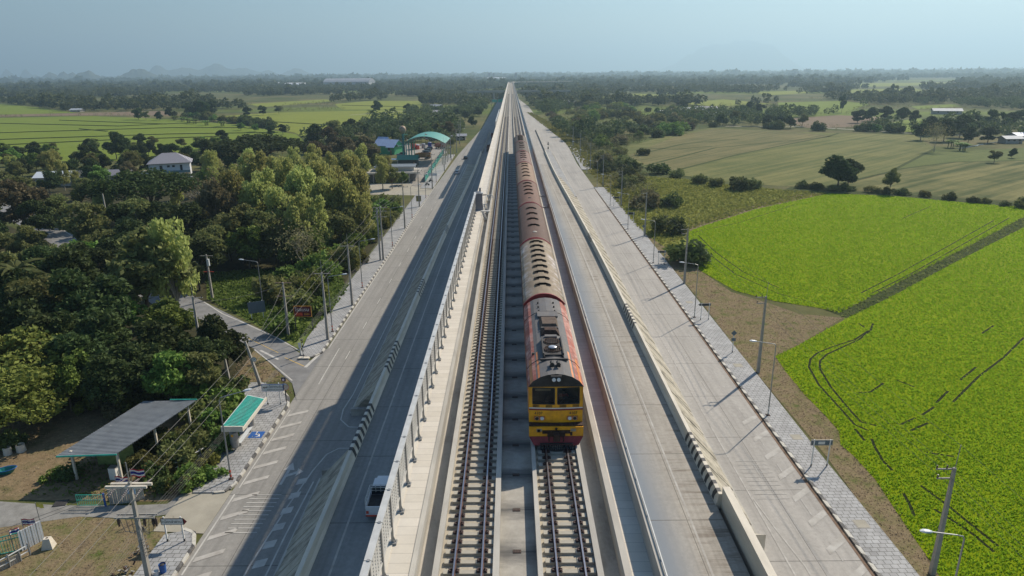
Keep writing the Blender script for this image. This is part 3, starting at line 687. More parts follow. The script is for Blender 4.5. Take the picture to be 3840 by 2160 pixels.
# body side walls
b_ = MB(); b_.loft([[(x, y, z) for x, z in [(-W, 1.02), (-W, 3.0), (W, 3.0), (W, 1.02)][::-1]] for y in (2.0, LN)]); body = b_.build('body', m_red, lo_)
for s_ in (-1, 1): q = MB(); q.box(*sorted((s_ * (W - .05), s_ * W)), .7, 1.995, 1.02, 2.98); q.build('cab_side', m_red, lo_)
q = MB(); q.box(-W + .06, W - .06, .1, 1.99, .98, 1.04); q.build('cab_floor', m_grime, lo_)
for s_ in (-1, 1):
    q = MB(); x = s_ * (W + .004)
    q.box(*sorted((x, x + s_ * .006)), .7, LN, 1.35, 1.6); q.box(*sorted((x, x + s_ * .006)), .7, LN, 2.6, 2.75); q.build('side_stripe', m_org, body)
    d = MB(); d.box(*sorted((s_ * W, s_ * (W + .02))), 1.0, 1.65, 1.1, 2.9); dd = d.build('cab_door', m_yel, lo_); h = MB(); h.box(*sorted((s_ * (W + .02), s_ * (W + .05))), 1.08, 1.12, 1.5, 2.3); h.build('handle', m_chrome, dd)
    h = MB(); h.box(*sorted((s_ * W, s_ * (W + .025))), 1.9, 2.7, 2.0, 2.65); h.build('side_window', m_glass, lo_)
    h = MB()
    for k in range(5): h.box(*sorted((s_ * W, s_ * (W + .015))), 4 + k * 1.5, 5 + k * 1.5, 2.0, 2.6)
    h.build('side_grille', m_dark, lo_)
# roof: dark centre and red flanks with orange stripes
prof = [(-1.40, 2.98), (-1.16, 3.28), (-.78, 3.52), (-.4, 3.64), (0, 3.68), (.4, 3.64), (.78, 3.52), (1.16, 3.28), (1.40, 2.98)]
def roofstrip(name, i0, i1, mat, y0, y1, off=0.0, lift=0.0):
    m = MB(); p = prof[i0:i1 + 1]
    m2 = [[(x * (1 + lift), y, z + lift) for x, z in p] for y in (y0, y1)]
    for j in range(len(p) - 1): m.quad(m2[0][j], m2[0][j+1], m2[1][j+1], m2[1][j])
    return m.build(name, mat, lo_)
roofstrip('roof', 1, 7, m_lroof, .12, LN); roofstrip('roof_flank', 0, 1, m_lred, .12, LN); roofstrip('roof_flank', 7, 8, m_lred, .12, LN)
for s_ in (-1, 1):
    q = MB()
    def onroof(x0, x1, ya, yb, e=.006):
        def zz(x):
            x = abs(x)
            for (a, za), (c_, zc) in zip(prof[4:-1], prof[5:]):
                if a <= x <= c_ + 1e-6: return za + (zc - za) * (x - a) / (c_ - a)
            return prof[-1][1]
        xs = sorted({x0, x1} | {p[0] for p in prof[4:] if x0 < p[0] < x1}); n = len(xs)
        for a, c_ in zip(xs[:-1], xs[1:]):
            A, B = (s_ * a, ya, zz(a) + e), (s_ * c_, ya, zz(c_) + e); C_, D = (s_ * c_, yb, zz(c_) + e), (s_ * a, yb, zz(a) + e)
            q.poly([A, B, C_, D] if s_ > 0 else [D, C_, B, A])
    onroof(.98, 1.15, .14, LN); q.build('roof_stripe', m_lred, lo_); q = MB(); onroof(.80, .90, .14, 3.4); q.build('roof_stripe', m_org, lo_)
    q = MB(); onroof(1.16, 1.3, .13, 3.0, .007); q.build('roof_stripe', m_org, lo_)
e = MB(); e.poly([(x, .12, z) for x, z in prof]); e.build('roof_brow', m_dark, lo_)
seam = MB()
for y in (2.3, 9.5):
    for (a, za), (c_, zc) in zip(prof[:-1], prof[1:]): seam.bar((a, y, za + .01), (c_, y, zc + .01), .03)
seam.build('roof_seam', m_dark, lo_)
# cab front: slightly raked, three facets
def fx(x, z):  # y of the front skin
    base = .02 + .09 * abs(x / W) ** 1.5
    return base + max(0, z - 2.02) * .14 + (.0 if z > 1.06 else -.0)
def skin(name, z0, z1, mat, x0=-W, x1=W, off=0.0, parent=lo_, nx=8):
    m = MB()
    for i in range(nx):
        a, c_ = x0 + (x1 - x0) * i / nx, x0 + (x1 - x0) * (i + 1) / nx
        m.quad((a, fx(a, z0) - off, z0), (c_, fx(c_, z0) - off, z0), (c_, fx(c_, z1) - off, z1), (a, fx(a, z1) - off, z1))
    return m.build(name, mat, parent)
fr = skin('cab_front', 1.02, 2.05, m_yel); skin('cab_front', 2.9, 3.02, m_yel)
for (a, c_) in ((-W, -1.17), (-.08, .08), (1.17, W)): skin('window_post', 2.05, 2.9, m_yel, a, c_, nx=1)
m = MB(); m.quad((-W, fx(W, 2), 1.02), (-W, fx(W, 2), 3.0), (-W, .7, 3.0), (-W, .7, 1.02)); m.quad((W, .7, 1.02), (W, .7, 3.0), (W, fx(W, 2), 3.0), (W, fx(W, 2), 1.02)); m.build('cab_cheek', m_yel, lo_)
for (a, c_) in ((-1.17, -.08), (.08, 1.17)):
    wn = skin('windscreen', 2.1, 2.86, m_glass, a + .03, c_ - .03, -.02, nx=4)
    fm = MB()
    for p, q in (((a, 2.07), (c_, 2.07)), ((c_, 2.07), (c_, 2.89)), ((c_, 2.89), (a, 2.89)), ((a, 2.89), (a, 2.07))):
        fm.bar((p[0], fx(p[0], p[1]) - .01, p[1]), (q[0], fx(q[0], q[1]) - .01, q[1]), .05)
    fm.build('frame', m_dark, wn)
    wp = MB(); xm = (a + c_) / 2 + (.25 if a < 0 else -.1); wp.bar((xm - .35, fx(xm, 2.1) - .05, 2.08), (xm, fx(xm, 2.5) - .04, 2.55), .02); wp.build('wiper', m_dark, lo_)
cabin = MB(); cabin.box(-1.3, 1.3, .5, .62, 1.05, 1.95); cabin.box(-1.3, -1.2, .62, 1.4, 1.05, 2.1); cabin.box(.2, 1.1, .45, .75, 1.95, 2.12); cabin.build('control_desk', m_grime, lo_)
cb = MB(); cb.quad((-1.3, 1.9, 1.05), (1.3, 1.9, 1.05), (1.3, 1.9, 2.95), (-1.3, 1.9, 2.95)); cb.build('cab_bulkhead', pm('cab_wall', (.09, .095, .09), .7), lo_)
sv = MB(); sv.box(-1.05, -.25, .30, .33, 2.68, 2.84); sv.build('sun_visor', pm('visor', (.45, .40, .24), .7), lo_)
skin('stripe', 1.80, 1.86, m_white, off=.006); skin('stripe', 1.71, 1.798, m_maroon, off=.007)
gr = MB()
for x in (-1.0, -.35, .35, 1.0):
    for k in range(4): gr.box(x - .17, x + .17, fx(x, 2) - .012, fx(x, 2) - .002, 1.89 + k * .035, 1.905 + k * .035)
gr.build('front_louvres', m_grime, lo_)
text_mesh('lettering', '4107', .21, m_dark, lo_, (-.88, fx(.88, 1.5) - .012, 1.54), (R(90), 0, 0)); text_mesh('lettering', '4107', .21, m_dark, lo_, (.88, fx(.88, 1.5) - .012, 1.54), (R(90), 0, 0))
for s_ in (-1, 1):
    hs = MB(); hs.box(s_ * .83 - .28, s_ * .83 + .28, fx(.83, 1.3) - .06, fx(.83, 1.3) - .001, 1.19, 1.39)
    ho = hs.build('headlight_housing', m_org, lo_)
    for dx, mt in ((-.13 * s_, m_lens), (.13 * s_, m_dark)):
        h = MB(); h.tube([(s_ * .83 + dx, fx(.83, 1.3) - .10, 1.29), (s_ * .83 + dx, fx(.83, 1.3) - .02, 1.29)], .09, 14); hh = h.build('headlight', mt, ho)
        h = MB(); h.tube([(s_ * .83 + dx, fx(.83, 1.3) - .09, 1.29), (s_ * .83 + dx, fx(.83, 1.3) - .03, 1.29)], .105, 14); h.build('rim', m_chrome, hh)
tl = MB(); tl.box(-.27, .27, -.02, .5, 3.3, 3.62); tlo = tl.build('top_light_box', m_dark, lo_)
for s_ in (-1, 1):
    h = MB(); h.tube([(s_ * .12, -.07, 3.44), (s_ * .12, .0, 3.44)], .095, 14); h.build('headlight', m_lens, tlo)
# shelf, buffer beam, pilot
m = MB(); m.box(-1.37, 1.37, -.25, .1, .98, 1.03); m.build('front_shelf', m_grime, lo_)
m = MB(); m.box(-1.37, 1.37, -.34, -.02, .46, .975); bb = m.build('buffer_beam', m_yel, lo_)
q = MB(); q.box(-.7, .7, -.38, -.341, .62, .80); q.box(-.45, .45, -.40, -.341, .46, .62); q.box(-.95, -.8, -.37, -.341, .70, .86); q.box(.7, .82, -.37, -.341, .5, .7); q.ball((.0, -.35, .88), (.07, .03, .07)); q.build('grime_plate', m_grime, bb)
for s_ in (-1, 1): q = MB(); q.box(s_ * .86 - .13, s_ * .86 + .13, -.37, -.341, .74, .88); q.build('marker_lamp', pm('grey_lamp', (.35, .32, .26), .5), bb)
m = MB(); m.loft([[(-1.37, -.36, .459), (1.37, -.36, .459), (1.37, .1, .459), (-1.37, .1, .459)], [(-1.12, -.55, .06), (1.12, -.55, .06), (1.12, .0, .06), (-1.12, .0, .06)]]); m.build('pilot', m_maroon, lo_)
m = MB()
for k in range(15): x = -.8 + k * .1143; m.bar((x, -.56, .16), (x * .96, -.74 + abs(x) * .14, -.12), .05)
m.bar((-.82, -.58, .17), (.82, -.58, .17), .06); m.bar((-.8, -.62, -.13), (0, -.76, -.13), .05); m.bar((.8, -.62, -.13), (0, -.76, -.13), .05); m.build('cow_catcher', m_dark, lo_)
m = MB(); m.box(-.14, .14, -.75, -.3, .5, .75); m.box(-.17, .17, -.86, -.72, .44, .8); m.tube([(-.35, -.31, .6), (-.38, -.5, .35), (-.33, -.42, .12)], .03, 6); m.tube([(.35, -.31, .6), (.38, -.5, .35), (.33, -.42, .12)], .03, 6); m.build('coupler', m_grime, lo_)
# roof gear
m = MB()
for s_ in (-1, 1):
    m.tube([(s_ * .16, 1.15, 3.85), (s_ * .16, .85, 3.85)], [.05, .12], 10); m.tube([(s_ * .16, 1.3, 3.8), (s_ * .16, 1.12, 3.84)], [.1, .06], 10); m.cyl(s_ * .16, 1.1, 3.62, 3.84, .04, 6)
m.box(-.28, .28, 1.0, 1.2, 3.66, 3.7); m.build('air_horn', m_dark, lo_)
m = MB(); m.box(-.5, .5, 2.45, 4.75, 3.66, 3.74); m.box(-.56, -.5, 2.4, 4.8, 3.6, 3.84); m.box(.5, .56, 2.4, 4.8, 3.6, 3.84); fn = m.build('fan_frame', m_dark, lo_)
m = MB()
for y, r_ in ((3.15, .46), (4.25, .42)):
    for k in range(9):
        x = -r_ + r_ * 2 * (k + .5) / 9; hh_ = math.sqrt(max(0, r_ * r_ - x * x)); m.bar((x, y - hh_, 3.80), (x, y + hh_, 3.80), .025)
    m.tube([(r_ * math.cos(a * .5236), y + r_ * math.sin(a * .5236), 3.79) for a in range(13)], .03, 5)
m.build('fan_grille', m_grime, fn); m = MB(); m.ball((0, 3.2, 3.86), (.24, .22, .07), 16, 8); m.build('fan_dome', m_steelg, fn, smooth=True)
m = MB(); m.box(-.34, .34, 4.95, 5.25, 3.6, 3.78); m.build('roof_plate', m_lroof, lo_)
m = MB(); m.loft([[(-.55, 5.45, 3.62), (.55, 5.45, 3.62), (.55, 6.3, 3.62), (-.55, 6.3, 3.62)], [(-.32, 5.6, 3.92), (.32, 5.6, 3.92), (.32, 6.1, 3.92), (-.32, 6.1, 3.92)]]); m.build('exhaust_cowl', m_grime, lo_)
m = MB(); m.loft([[(-.55, 6.45, 3.62), (.55, 6.45, 3.62), (.55, 8.2, 3.62), (-.55, 8.2, 3.62)], [(-.4, 6.7, 3.9), (.4, 6.7, 3.9), (.42, 8.0, 3.86), (-.42, 8.0, 3.86)]]); m.build('intake_cowl', pm('brown_soot', (.12, .09, .07), .8, .3, 4), lo_)
m = MB(); m.box(-.5, .5, 6.32, 6.44, 3.66, 3.8); m.box(-.62, .62, 8.5, 9.35, 3.60, 3.72); m.build('roof_hatch', m_lroof, lo_)
m = MB(); m.box(-.72, .72, 1.9, 2.0, 3.6, 3.72); m.box(-.6, .6, 9.2, 9.5, 3.62, 3.7)
for x in (-.5, .5):
    for y in (2.35, 4.85, 8.4, 9.6, 11.2, 10.4): m.ball((x, y, 3.66), (.06, .06, .08), 6, 4)
m.box(-1.12, -.98, 3.3, 3.42, 3.36, 3.46); m.build('roof_fitting', m_dark, lo_)
wheelset(lo_, 2.6); wheelset(lo_, 9.8); m = MB(); m.box(-1.1, 1.1, 4.9, 7.6, .35, 1.0); m.build('fuel_tank', m_grime, lo_)
# driver behind the right windscreen
def skinned(name, joints, edges, mat, parent=None, loc=(0, 0, 0), rz=0, sub=1, matf=None):
    me = bpy.data.meshes.new(name); me.from_pydata([j[0] for j in joints], edges, []); o = ob(name, me, parent)
    md = o.modifiers.new('skin', 'SKIN'); me.update()
    if not me.skin_vertices: 
        bpy.context.view_layer.update()
    for i, j in enumerate(joints):
        me.skin_vertices[0].data[i].radius = (j[1], j[1] * (j[2] if len(j) > 2 else 1))
    me.skin_vertices[0].data[0].use_root = True
    sb = o.modifiers.new('sub', 'SUBSURF'); sb.levels = sub; sb.render_levels = sub
    dg = bpy.context.evaluated_depsgraph_get(); m2 = bpy.data.meshes.new_from_object(o.evaluated_get(dg)); o.modifiers.clear(); o.data = m2
    for k in (mat if isinstance(mat, (list, tuple)) else [mat]): m2.materials.append(k)
    if matf:
        for p in m2.polygons: p.material_index = matf(p.center)
    m2.polygons.foreach_set('use_smooth', [True] * len(m2.polygons)); o.location = loc; o.rotation_euler = (0, 0, rz); return o
m_skin = pm('skin', (.36, .20, .13), .6, .1, 5); m_shirt = pm('red_shirt', (.55, .06, .05), .8, .2, 6); m_trou = pm('dark_trousers', (.05, .05, .07), .8, .2, 6)
def seated(loc, label, shirt, rz=0.0, arms=(.45, .35), kind='person'):
    J = [((0, 0, .1), .15, .8), ((0, .02, .35), .16, .75), ((0, .03, .55), .15, .7), ((0, .02, .63), .06), ((0, -.01, .74), .085, 1.15), ((0, -.01, .84), .08, 1.1),
         ((.2, .02, .54), .06), ((.27, -.1, .33), .045), ((.2, -.34, .36), .035), ((.2, -.44, .37), .03), ((-.2, .02, .54), .06), ((-.27, -.1, .33), .045), ((-.2, -.34, .36), .035), ((-.2, -.44, .37), .03),
         ((.1, -.05, .06), .09), ((.12, -.42, .06), .075), ((.12, -.44, -.32), .05), ((.12, -.55, -.36), .04), ((-.1, -.05, .06), .09), ((-.12, -.42, .06), .075), ((-.12, -.44, -.32), .05), ((-.12, -.55, -.36), .04)]
    Ed = [(0, 1), (1, 2), (2, 3), (3, 4), (4, 5), (2, 6), (6, 7), (7, 8), (8, 9), (2, 10), (10, 11), (11, 12), (12, 13), (0, 14), (14, 15), (15, 16), (16, 17), (0, 18), (18, 19), (19, 20), (20, 21)]
    def mf(c): return 0 if (c.z > .62 or (c.y < -.2 and c.z > .28)) else (2 if c.z < .14 else 1)
    o = skinned(kind, J, Ed, [m_skin, shirt, m_trou], None, loc, rz, 1, mf); tag(o, label, 'person')
    h = MB(); h.ball((0, .02, .84), (.095, .11, .09), 10, 6); h.build('hair', m_dark, o, smooth=True); return o
seated((XT + .45, LY + 1.0, 21.55), 'train driver in a red shirt seated behind the right windscreen', m_shirt)

# ================================================================== EQUIPMENT ON THE DECK
m_cab = pm('grey_cabinet', (.21, .22, .25), .5, .12, 2); m_platesteel = pm('light_plate', (.52, .52, .50), .5, .12, 3)
o = thing('equipment_cabinet', 'tall grey steel cabinet standing on the left walkway', 'cabinet', (-4.5, 92.6, 20.06))
m = MB(); m.box(-.52, .52, -.3, .4, 0, 2.3); m.build('body', m_cab, o); m = MB(); m.box(-.62, .62, -.42, .5, 2.3, 2.42); m.build('lid', m_platesteel, o); m = MB(); m.box(-.35, .35, -.1, .3, 2.421, 2.5); m.build('vent_cap', m_cab, o)
m = MB(); m.box(-.49, .49, -.322, -.301, .08, 2.22); d_ = m.build('door', m_cab, o); m = MB(); m.box(.36, .4, -.345, -.323, 1.0, 1.3); m.build('handle', m_chrome, d_)
for s_ in (-1, 1): m = MB(); m.bar((s_ * .6, -.3, 0), (s_ * .52, .1, .9), .08); m.bar((s_ * .6, -.3, .03), (s_ * .6, .4, .03), .07); m.build('brace', m_platesteel, o)
def frame(x, y, s, lab, rz=0, w=.75):
    o = thing('trestle', lab, 'trestle', (x, y, 19.4), rz); m = MB()
    for k in (0, w): m.bar((k, 0, 1.05 * s), (k + .45, -.6 * s, 0), .11)
    m.bar((0, 0, 1.03 * s), (w, 0, 1.03 * s), .11); m.build('strut', m_platesteel, o); m = MB(); m.bar((-.2, 0, .02), (w + .5, 0, .02), .12); m.bar((.3, -.6 * s, .02), (w + .5, -.6 * s, .02), .12); m.build('base_rail', m_galv, o); return o
frame(-3.9, 89.2, 1.0, 'slanting steel frame in front of the grey cabinet', 0, .2); frame(-3.85, 93.6, 1.25, 'larger slanting steel frame right of the grey cabinet', 0, .35); frame(-3.7, 103, .9, 'small slanting steel frame behind the grey cabinet')
o = thing('steel_plate', 'pale steel plate bridging the trench beside the cabinet', 'plate', (-3.4, 91.4, 20.1)); m = MB(); m.box(-.75, .45, -.3, .3, .02, .09); m.build('plate', m_platesteel, o); m = MB(); m.box(-.6, -.5, -.25, .25, -.05, .02); m.build('bearer', m_galv, o)
o = thing('cover_bar', 'dark bar lying across the left walkway', 'bar', (-4.3, 104.5, 20.07)); m = MB(); m.box(-.5, .5, -.12, .12, 0, .08); m.build('bar', m_grime, o); m = MB(); m.box(-.45, .45, -.05, .05, .081, .11); m.build('rib', m_dark, o)
o = thing('junction_box', 'small grey box on the left deck edge', 'box', (-5.0, 108, 20.1)); m = MB(); m.box(-.15, .15, -.2, .2, 0, .5); m.build('box', m_cab, o); m = MB(); m.box(-.17, .17, -.22, .22, .5, .54); m.build('lid', m_galv, o)
for y, lab in ((94.0, 'steel frame bracket by the right parapet, beside the third coach'), (103, 'small steel crossbar by the right parapet')):
    o = thing('trestle', lab, 'trestle', (3.7, y, 19.4)); m = MB()
    m.bar((0, 0, .7), (1.45, 0, .75), .2); m.bar((.1, 0, .0), (.1, 0, .7), .12); m.bar((1.1, .4, 0), (1.5, 0, 1.5 if y < 100 else .8), .12)
    if y < 100: m.box(0, 1.2, .5, 1.3, .2, .55)
    m.build('frame', m_platesteel, o); m = MB(); m.bar((0, .6, .05), (1.4, .6, .05), .12); m.build('base_rail', m_galv, o)
# ================================================================== STREET FURNITURE
m_pole = pm('concrete_pole', (.34, .325, .29), .8, .15, 2); m_gray = pm('lamp_post_grey', (.30, .31, .31), .5, .12, 3, .5); m_lampw = pm('lamp_shell', (.62, .66, .68), .35, .06, 3)
m_cable = pm('cable', (.10, .10, .10), .6, .1, 3); m_insul = pm('insulator', (.05, .035, .03), .3, .2, 4); m_redp = pm('red_band', (.55, .07, .03), .6, .2, 3)
m_blue = pm('blue_sign', (.02, .10, .35), .5, .1, 3); m_signback = pm('sign_back', (.12, .16, .19), .55, .12, 3); m_greensh = pm('green_sheet', (.03, .36, .28), .5, .2, 2)
def lamp(x, y, side, label, band, group='street lamps along the pavements', h=8.8, arm=2.3, rz=0):
    """side: +1 arm reaches towards +x"""
    o = thing('street_lamp', label, 'street lamp', (x, y, .16), rz, group)
    m = MB(); m.tube([(0, 0, 0), (0, 0, h * .5), (0, 0, h - .25), (side * .12, 0, h - .02), (side * .5, 0, h + .08)], [.085, .07, .055, .05, .045], 8); m.build('pole', m_gray, o)
    m = MB(); m.tube([(side * .5, 0, h + .08), (side * arm, 0, h + .35)], [.045, .04], 6); a = m.build('arm', m_gray, o)
    m = MB(); m.loft([[(side * (arm - .1 + dx), dy * wd, h + .36 + dz * th + dx * .08) for dy, dz in ((-1, 0), (-.7, .8), (0, 1), (.7, .8), (1, 0), (.6, -.5), (-.6, -.5))] for dx, wd, th in ((0, .08, .06), (.2, .17, .11), (.55, .19, .12), (.8, .08, .05))])
    m.build('lamp_head', m_lampw, o)
    m = MB(); m.box(-.22, .22, -.22, .22, -.02, .05); m.build('base_plate', m_grime, o)
    m = MB()
    for k in range(2): m.cyl(0, 0, .25 + k * .5, .5 + k * .5, .1, 10)
    m.build('painted_band', band, o); return o
RL = [(29.35, 37.5), (29.3, 70.5), (29.3, 103.5), (29.25, 136.5), (29.25, 168.7), (29.3, 201.1), (29.4, 234.2), (29.5, 268), (29.5, 300.7), (29.6, 333.6)]
WH = ['nearest', 'second nearest', 'third nearest', 'fourth nearest', 'fifth nearest', 'sixth nearest', 'seventh nearest', 'eighth nearest', 'ninth nearest', 'tenth nearest', 'eleventh nearest', 'twelfth nearest']
for (x, y), wd in zip(RL, WH): lamp(x, y, -1, '%s grey street lamp on the right pavement, arm over the road' % wd, m_white)
LL = [(-27.8, 58.4), (-27.8, 98.5), (-27.9, 121.2), (-27.5, 152.8), (-27.4, 185), (-27.3, 216.2), (-27.4, 249.2), (-27.4, 282), (-27.5, 330), (-27.8, 378)]
for i, ((x, y), wd) in enumerate(zip(LL, WH)): lamp(x, y, 1, '%s street lamp with a red banded foot on the left pavement' % wd, m_redp, rz=R(18) if i == 0 else 0)
lm = lamp(-41.5, 107.5, -1, 'street lamp with its arm over the weedy side road verge', m_white)
lamp(-84.0, 150.5, 1, 'street lamp beside the side road among the left trees', m_white)

def power_pole(x, y, label, h=11.0, kind='right', rz=0, lean=(0, 0), group='power poles'):
    o = thing('power_pole', label, 'power pole', (x, y, 0), rz, group); o.rotation_euler = (R(lean[0]), R(lean[1]), rz)
    m = MB(); m.loft([[(-w_, -w_, z), (w_, -w_, z), (w_, w_, z), (-w_, w_, z)][::-1] for z, w_ in ((h, .10), (0, .19))]); m.build('pole', m_pole, o)
    def arm(x0, x1, z, yo=0, ins=()):
        a = MB(); a.bar((x0, yo, z), (x1, yo, z), .1, .1); ao = a.build('crossarm', m_pole, o); n = MB()
        for xi in ins: n.cyl(xi, yo, z + .05, z + .32, .055, 8)
        if ins: n.build('insulator', m_insul, ao)
    if kind == 'right':
        arm(-1.25, .0, h - .2, .16, (-1.2, -.45)); arm(-1.05, 0, h - 1.0, .16, (-1.0,)); m = MB(); m.tube([(.05, 0, h), (.12, 0, h + 1.9)], .03, 5); m.build('spike', m_gray, o)
    elif kind == 'tee':
        arm(-1.25, 1.25, h - .25, .16, (-1.15, .25, 1.15)); m = MB(); m.tube([(0, 0, h), (0, 0, h + 1.9)], .03, 5); m.build('spike', m_gray, o)
    elif kind == 'h':
        arm(-1.5, 1.5, h - .25, .16, (-1.3, 0, 1.3)); arm(-1.5, 1.4, h - 1.0, .16, (-1.3, 1.2)); arm(-1.4, 1.3, h - 2.2, .16); m = MB(); m.tube([(0, 0, h), (0, 0, h + 2)], .03, 5); m.build('spike', m_gray, o)
        m = MB(); m.box(-.75, -.45, -.5, -.2, 0, h - .3); m.build('twin_pole', m_pole, o); m = MB(); m.box(-.9, .1, -.35, -.25, 5.4, 5.5); m.build('bracket', m_galv, o)
    return o
PR = [(32.9, 44.5), (32.3, 82.5), (32.15, 122), (32.1, 161.2), (32.2, 198.8), (31.9, 238), (32.3, 281), (32.5, 325), (33, 370)]
for (x, y), wd in zip(PR, WH): power_pole(x, y, '%s concrete power pole behind the right pavement' % wd, 9.6 if y < 50 else 10.6)
PL_ = [(-27.7, 95.3, 10.6, 'tee'), (-27.5, 111, 10.8, 'tee'), (-27.5, 141.0, 11.6, 'h'), (-27.4, 171.7, 11, 'tee'), (-27.5, 201.6, 11, 'tee'), (-27.2, 234.4, 12, 'tee'), (-27.3, 279.9, 11.5, 'tee'), (-27.4, 314.2, 11, 'tee'), (-27.3, 346.6, 11.5, 'tee'), (-29, 390, 11, 'tee'), (-31, 430, 11, 'tee')]
PLO = [power_pole(x, y, '%s power pole standing on the left pavement' % wd, h, k) for (x, y, h, k), wd in zip(PL_, WH)]
# cut-out fuses hanging on the nearest one
m = MB()
for k in range(3): m.bar((-.5 + k * .2, .2, 9.3), (-.75 + k * .2, .3, 8.6), .08)
m.bar((.2, .2, 9.0), (.7, .3, 9.5), .1); m.build('fuse_cutout', m_insul, PLO[0])
# big double pole lower left
bp = power_pole(-28.9, 44.6, 'big foreground power pole with double crossarms and coiled cables, lower left', 8.9, 'none')
for z, (x0, x1), yy in ((8.6, (-1.55, 1.55), .2), (8.6, (-1.75, 1.35), -.2)):
    m = MB(); m.bar((x0, yy, z), (x1, yy, z), .16, .2); m.build('crossarm', m_concl, bp)
for z in (5.9,):
    for yy in (-.22, .22): m = MB(); m.bar((-1.6, yy, z), (1.5, yy, z), .07, .12); m.build('crossarm', m_pole, bp)
    m = MB()
    for x in (-1.5, -.9, .7, 1.4): m.bar((x, -.25, z), (x, .25, z), .07)
    m.build('crossarm_tie', m_galv, bp)
for x in (-1.45, .55, 1.2, 1.42): m = MB(); m.cyl(x, .0, 5.0, 5.75, .07, 8); m.cyl(x, 0, 5.2, 5.6, .11, 8); m.build('surge_arrester', m_insul, bp)
for x in (-1.0, 0, 1.0):
    for s_ in (-1, 1):
        m = MB()
        for k in range(5): m.ball((x, s_ * (.45 + k * .17), 8.55 - k * .035), (.075, .05, .075), 8, 4)
        m.build('insulator_string', pm('porcelain', (.45, .38, .35), .3, .2, 4), bp)
m = MB(); m.tube([(0, 0, 8.9), (0, 0, 10.6)], .045, 6); m.build('spike', m_gray, bp)
m = MB()
for k in range(7):
    x0 = -1.4 + k * .45; m.tube([(x0, .1, 5.6), (x0 * .8 - .1, .2, 4.4 - .15 * (k % 3)), (x0 * .4, .25, 4.2), (.1, .2, 4.9)], .025, 5)
m.tube([(.18 + .16 * math.cos(a * .9), .0 + .32 * math.sin(a * .9), 4.0 - a * .045) for a in range(40)], .025, 5); m.build('coiled_cable', m_cable, bp)
# other poles on the left
power_pole(-32.3, 79.6, 'leaning grey pole with the round number 21 sign', 6.3, 'none', lean=(0, -11)); power_pole(-36.1, 79.4, 'short bare concrete pole beside the bush fence', 4.6, 'none', lean=(0, -3)); power_pole(-50.4, 75.8, 'bare leaning pole by the garden wall behind the shed', 4.4, 'none', lean=(0, -4))
pq = power_pole(-34.2, 97.3, 'old timber pole with two crossarms beside the hotel sign', 8.5, 'none')
for z in (8.4, 6.3): m = MB(); m.bar((-1.2, .1, z), (1.2, .1, z), .09); pa = m.build('crossarm', pm('rusty_arm', (.25, .16, .12), .7), pq)
p4 = power_pole(*at(535, 753)[:2], 'roadside pole with a small white box at the weedy corner', 8.2, 'none')
m = MB(); m.box(-.05, .35, -.2, .2, 6.2, 7.4); m.build('meter_box', m_lampw, p4); m = MB(); m.bar((-.9, 0, 5.1), (.9, 0, 5.1), .09); m.build('crossarm', m_redp, p4); m = MB(); m.bar((-1.1, 0, 8.0), (1.1, 0, 8.0), .09); m.build('crossarm', m_pole, p4)
power_pole(-43.6, 88.5, 'grey pole with a white spike half hidden in the woodland, nearer one', 9.3, 'tee'); power_pole(-60.5, 120, 'grey pole with a crossarm rising out of the dark trees', 11, 'tee')
power_pole(-95, 158, 'tall pole beside the ruined roof on the left', 12, 'none')
a_ = thing('number_sign', 'round white sign reading 21 fixed to the leaning pole', 'sign', (-32.55, 79.2, 3.9)); m = MB(); m.tube([(0, -.03, 0), (0, .03, 0)], .32, 20); m.build('disc', m_black, a_); m = MB(); m.tube([(0, -.05, 0), (0, -.031, 0)], .28, 20); m.build('face', m_white, a_)
text_mesh('lettering', '21', .38, m_black, a_, (0, -.056, 0), (R(90), 0, 0))

# wires
def wire_run(name, label, pts, sag=.7, r=.018):
    o = thing(name, label, 'power line', pts[0]); m = MB()
    for a, b in zip(pts[:-1], pts[1:]):
        a, b = Vector(a), Vector(b); n = 10; m.tube([a.lerp(b, t / n) - Vector((0, 0, 4 * sag * (t / n) * (1 - t / n))) for t in range(n + 1)], r, 4, cap=False)
    m.build('wire', m_cable, o, True)
for k, (dx, dz) in enumerate(((-1.2, 0.15), (-.45, .15), (-1.0, -.7), (.12, 1.9))):
    wire_run('overhead_wire', '%s wire of the line behind the right pavement' % ('outermost', 'inner', 'lower', 'topmost thin')[k], [(34.0 + dx, 5, 9.6 + dz)] + [(x + dx, y, (9.6 if y < 50 else 10.6) + dz) for x, y in PR], .6, .014)
for k, (dx, dz) in enumerate(((-1.15, .1), (.25, .1), (1.15, .1))):
    wire_run('overhead_wire', '%s upper wire of the line along the left pavement' % ('left', 'middle', 'right')[k], [(-30.2 + dx, 14, 8.5)] + [(-28.9 + dx, 44.6, 8.6)] + [(x + dx, y, h + dz) for x, y, h, _ in PL_], .5, .016)
for k in range(5):
    wire_run('overhead_wire', '%s low telephone cable sagging along the left pavement' % ('lowest', 'second lowest', 'middle', 'second highest', 'highest')[k], [(-30 + .1 * k, 14, 4.0)] + [(-28.6 - .1 * k, 44.6, 4.4 + .2 * k)] + [(x + .15, y, 5.0 + .25 * k) for x, y, h, _ in PL_[:6]], .5 + .12 * k, .009)
wire_run('overhead_wire', 'wire crossing from the foreground pole towards the lower left corner', [(-28.9, 44.6, 8.6), (-44, 33, 8.2)], .3); wire_run('overhead_wire', 'wire from the leaning pole to the timber pole', [(-32.6, 79.6, 6.1), (-34.2, 97.3, 8.2), (-43.6, 88.5, 8.5)], .6)
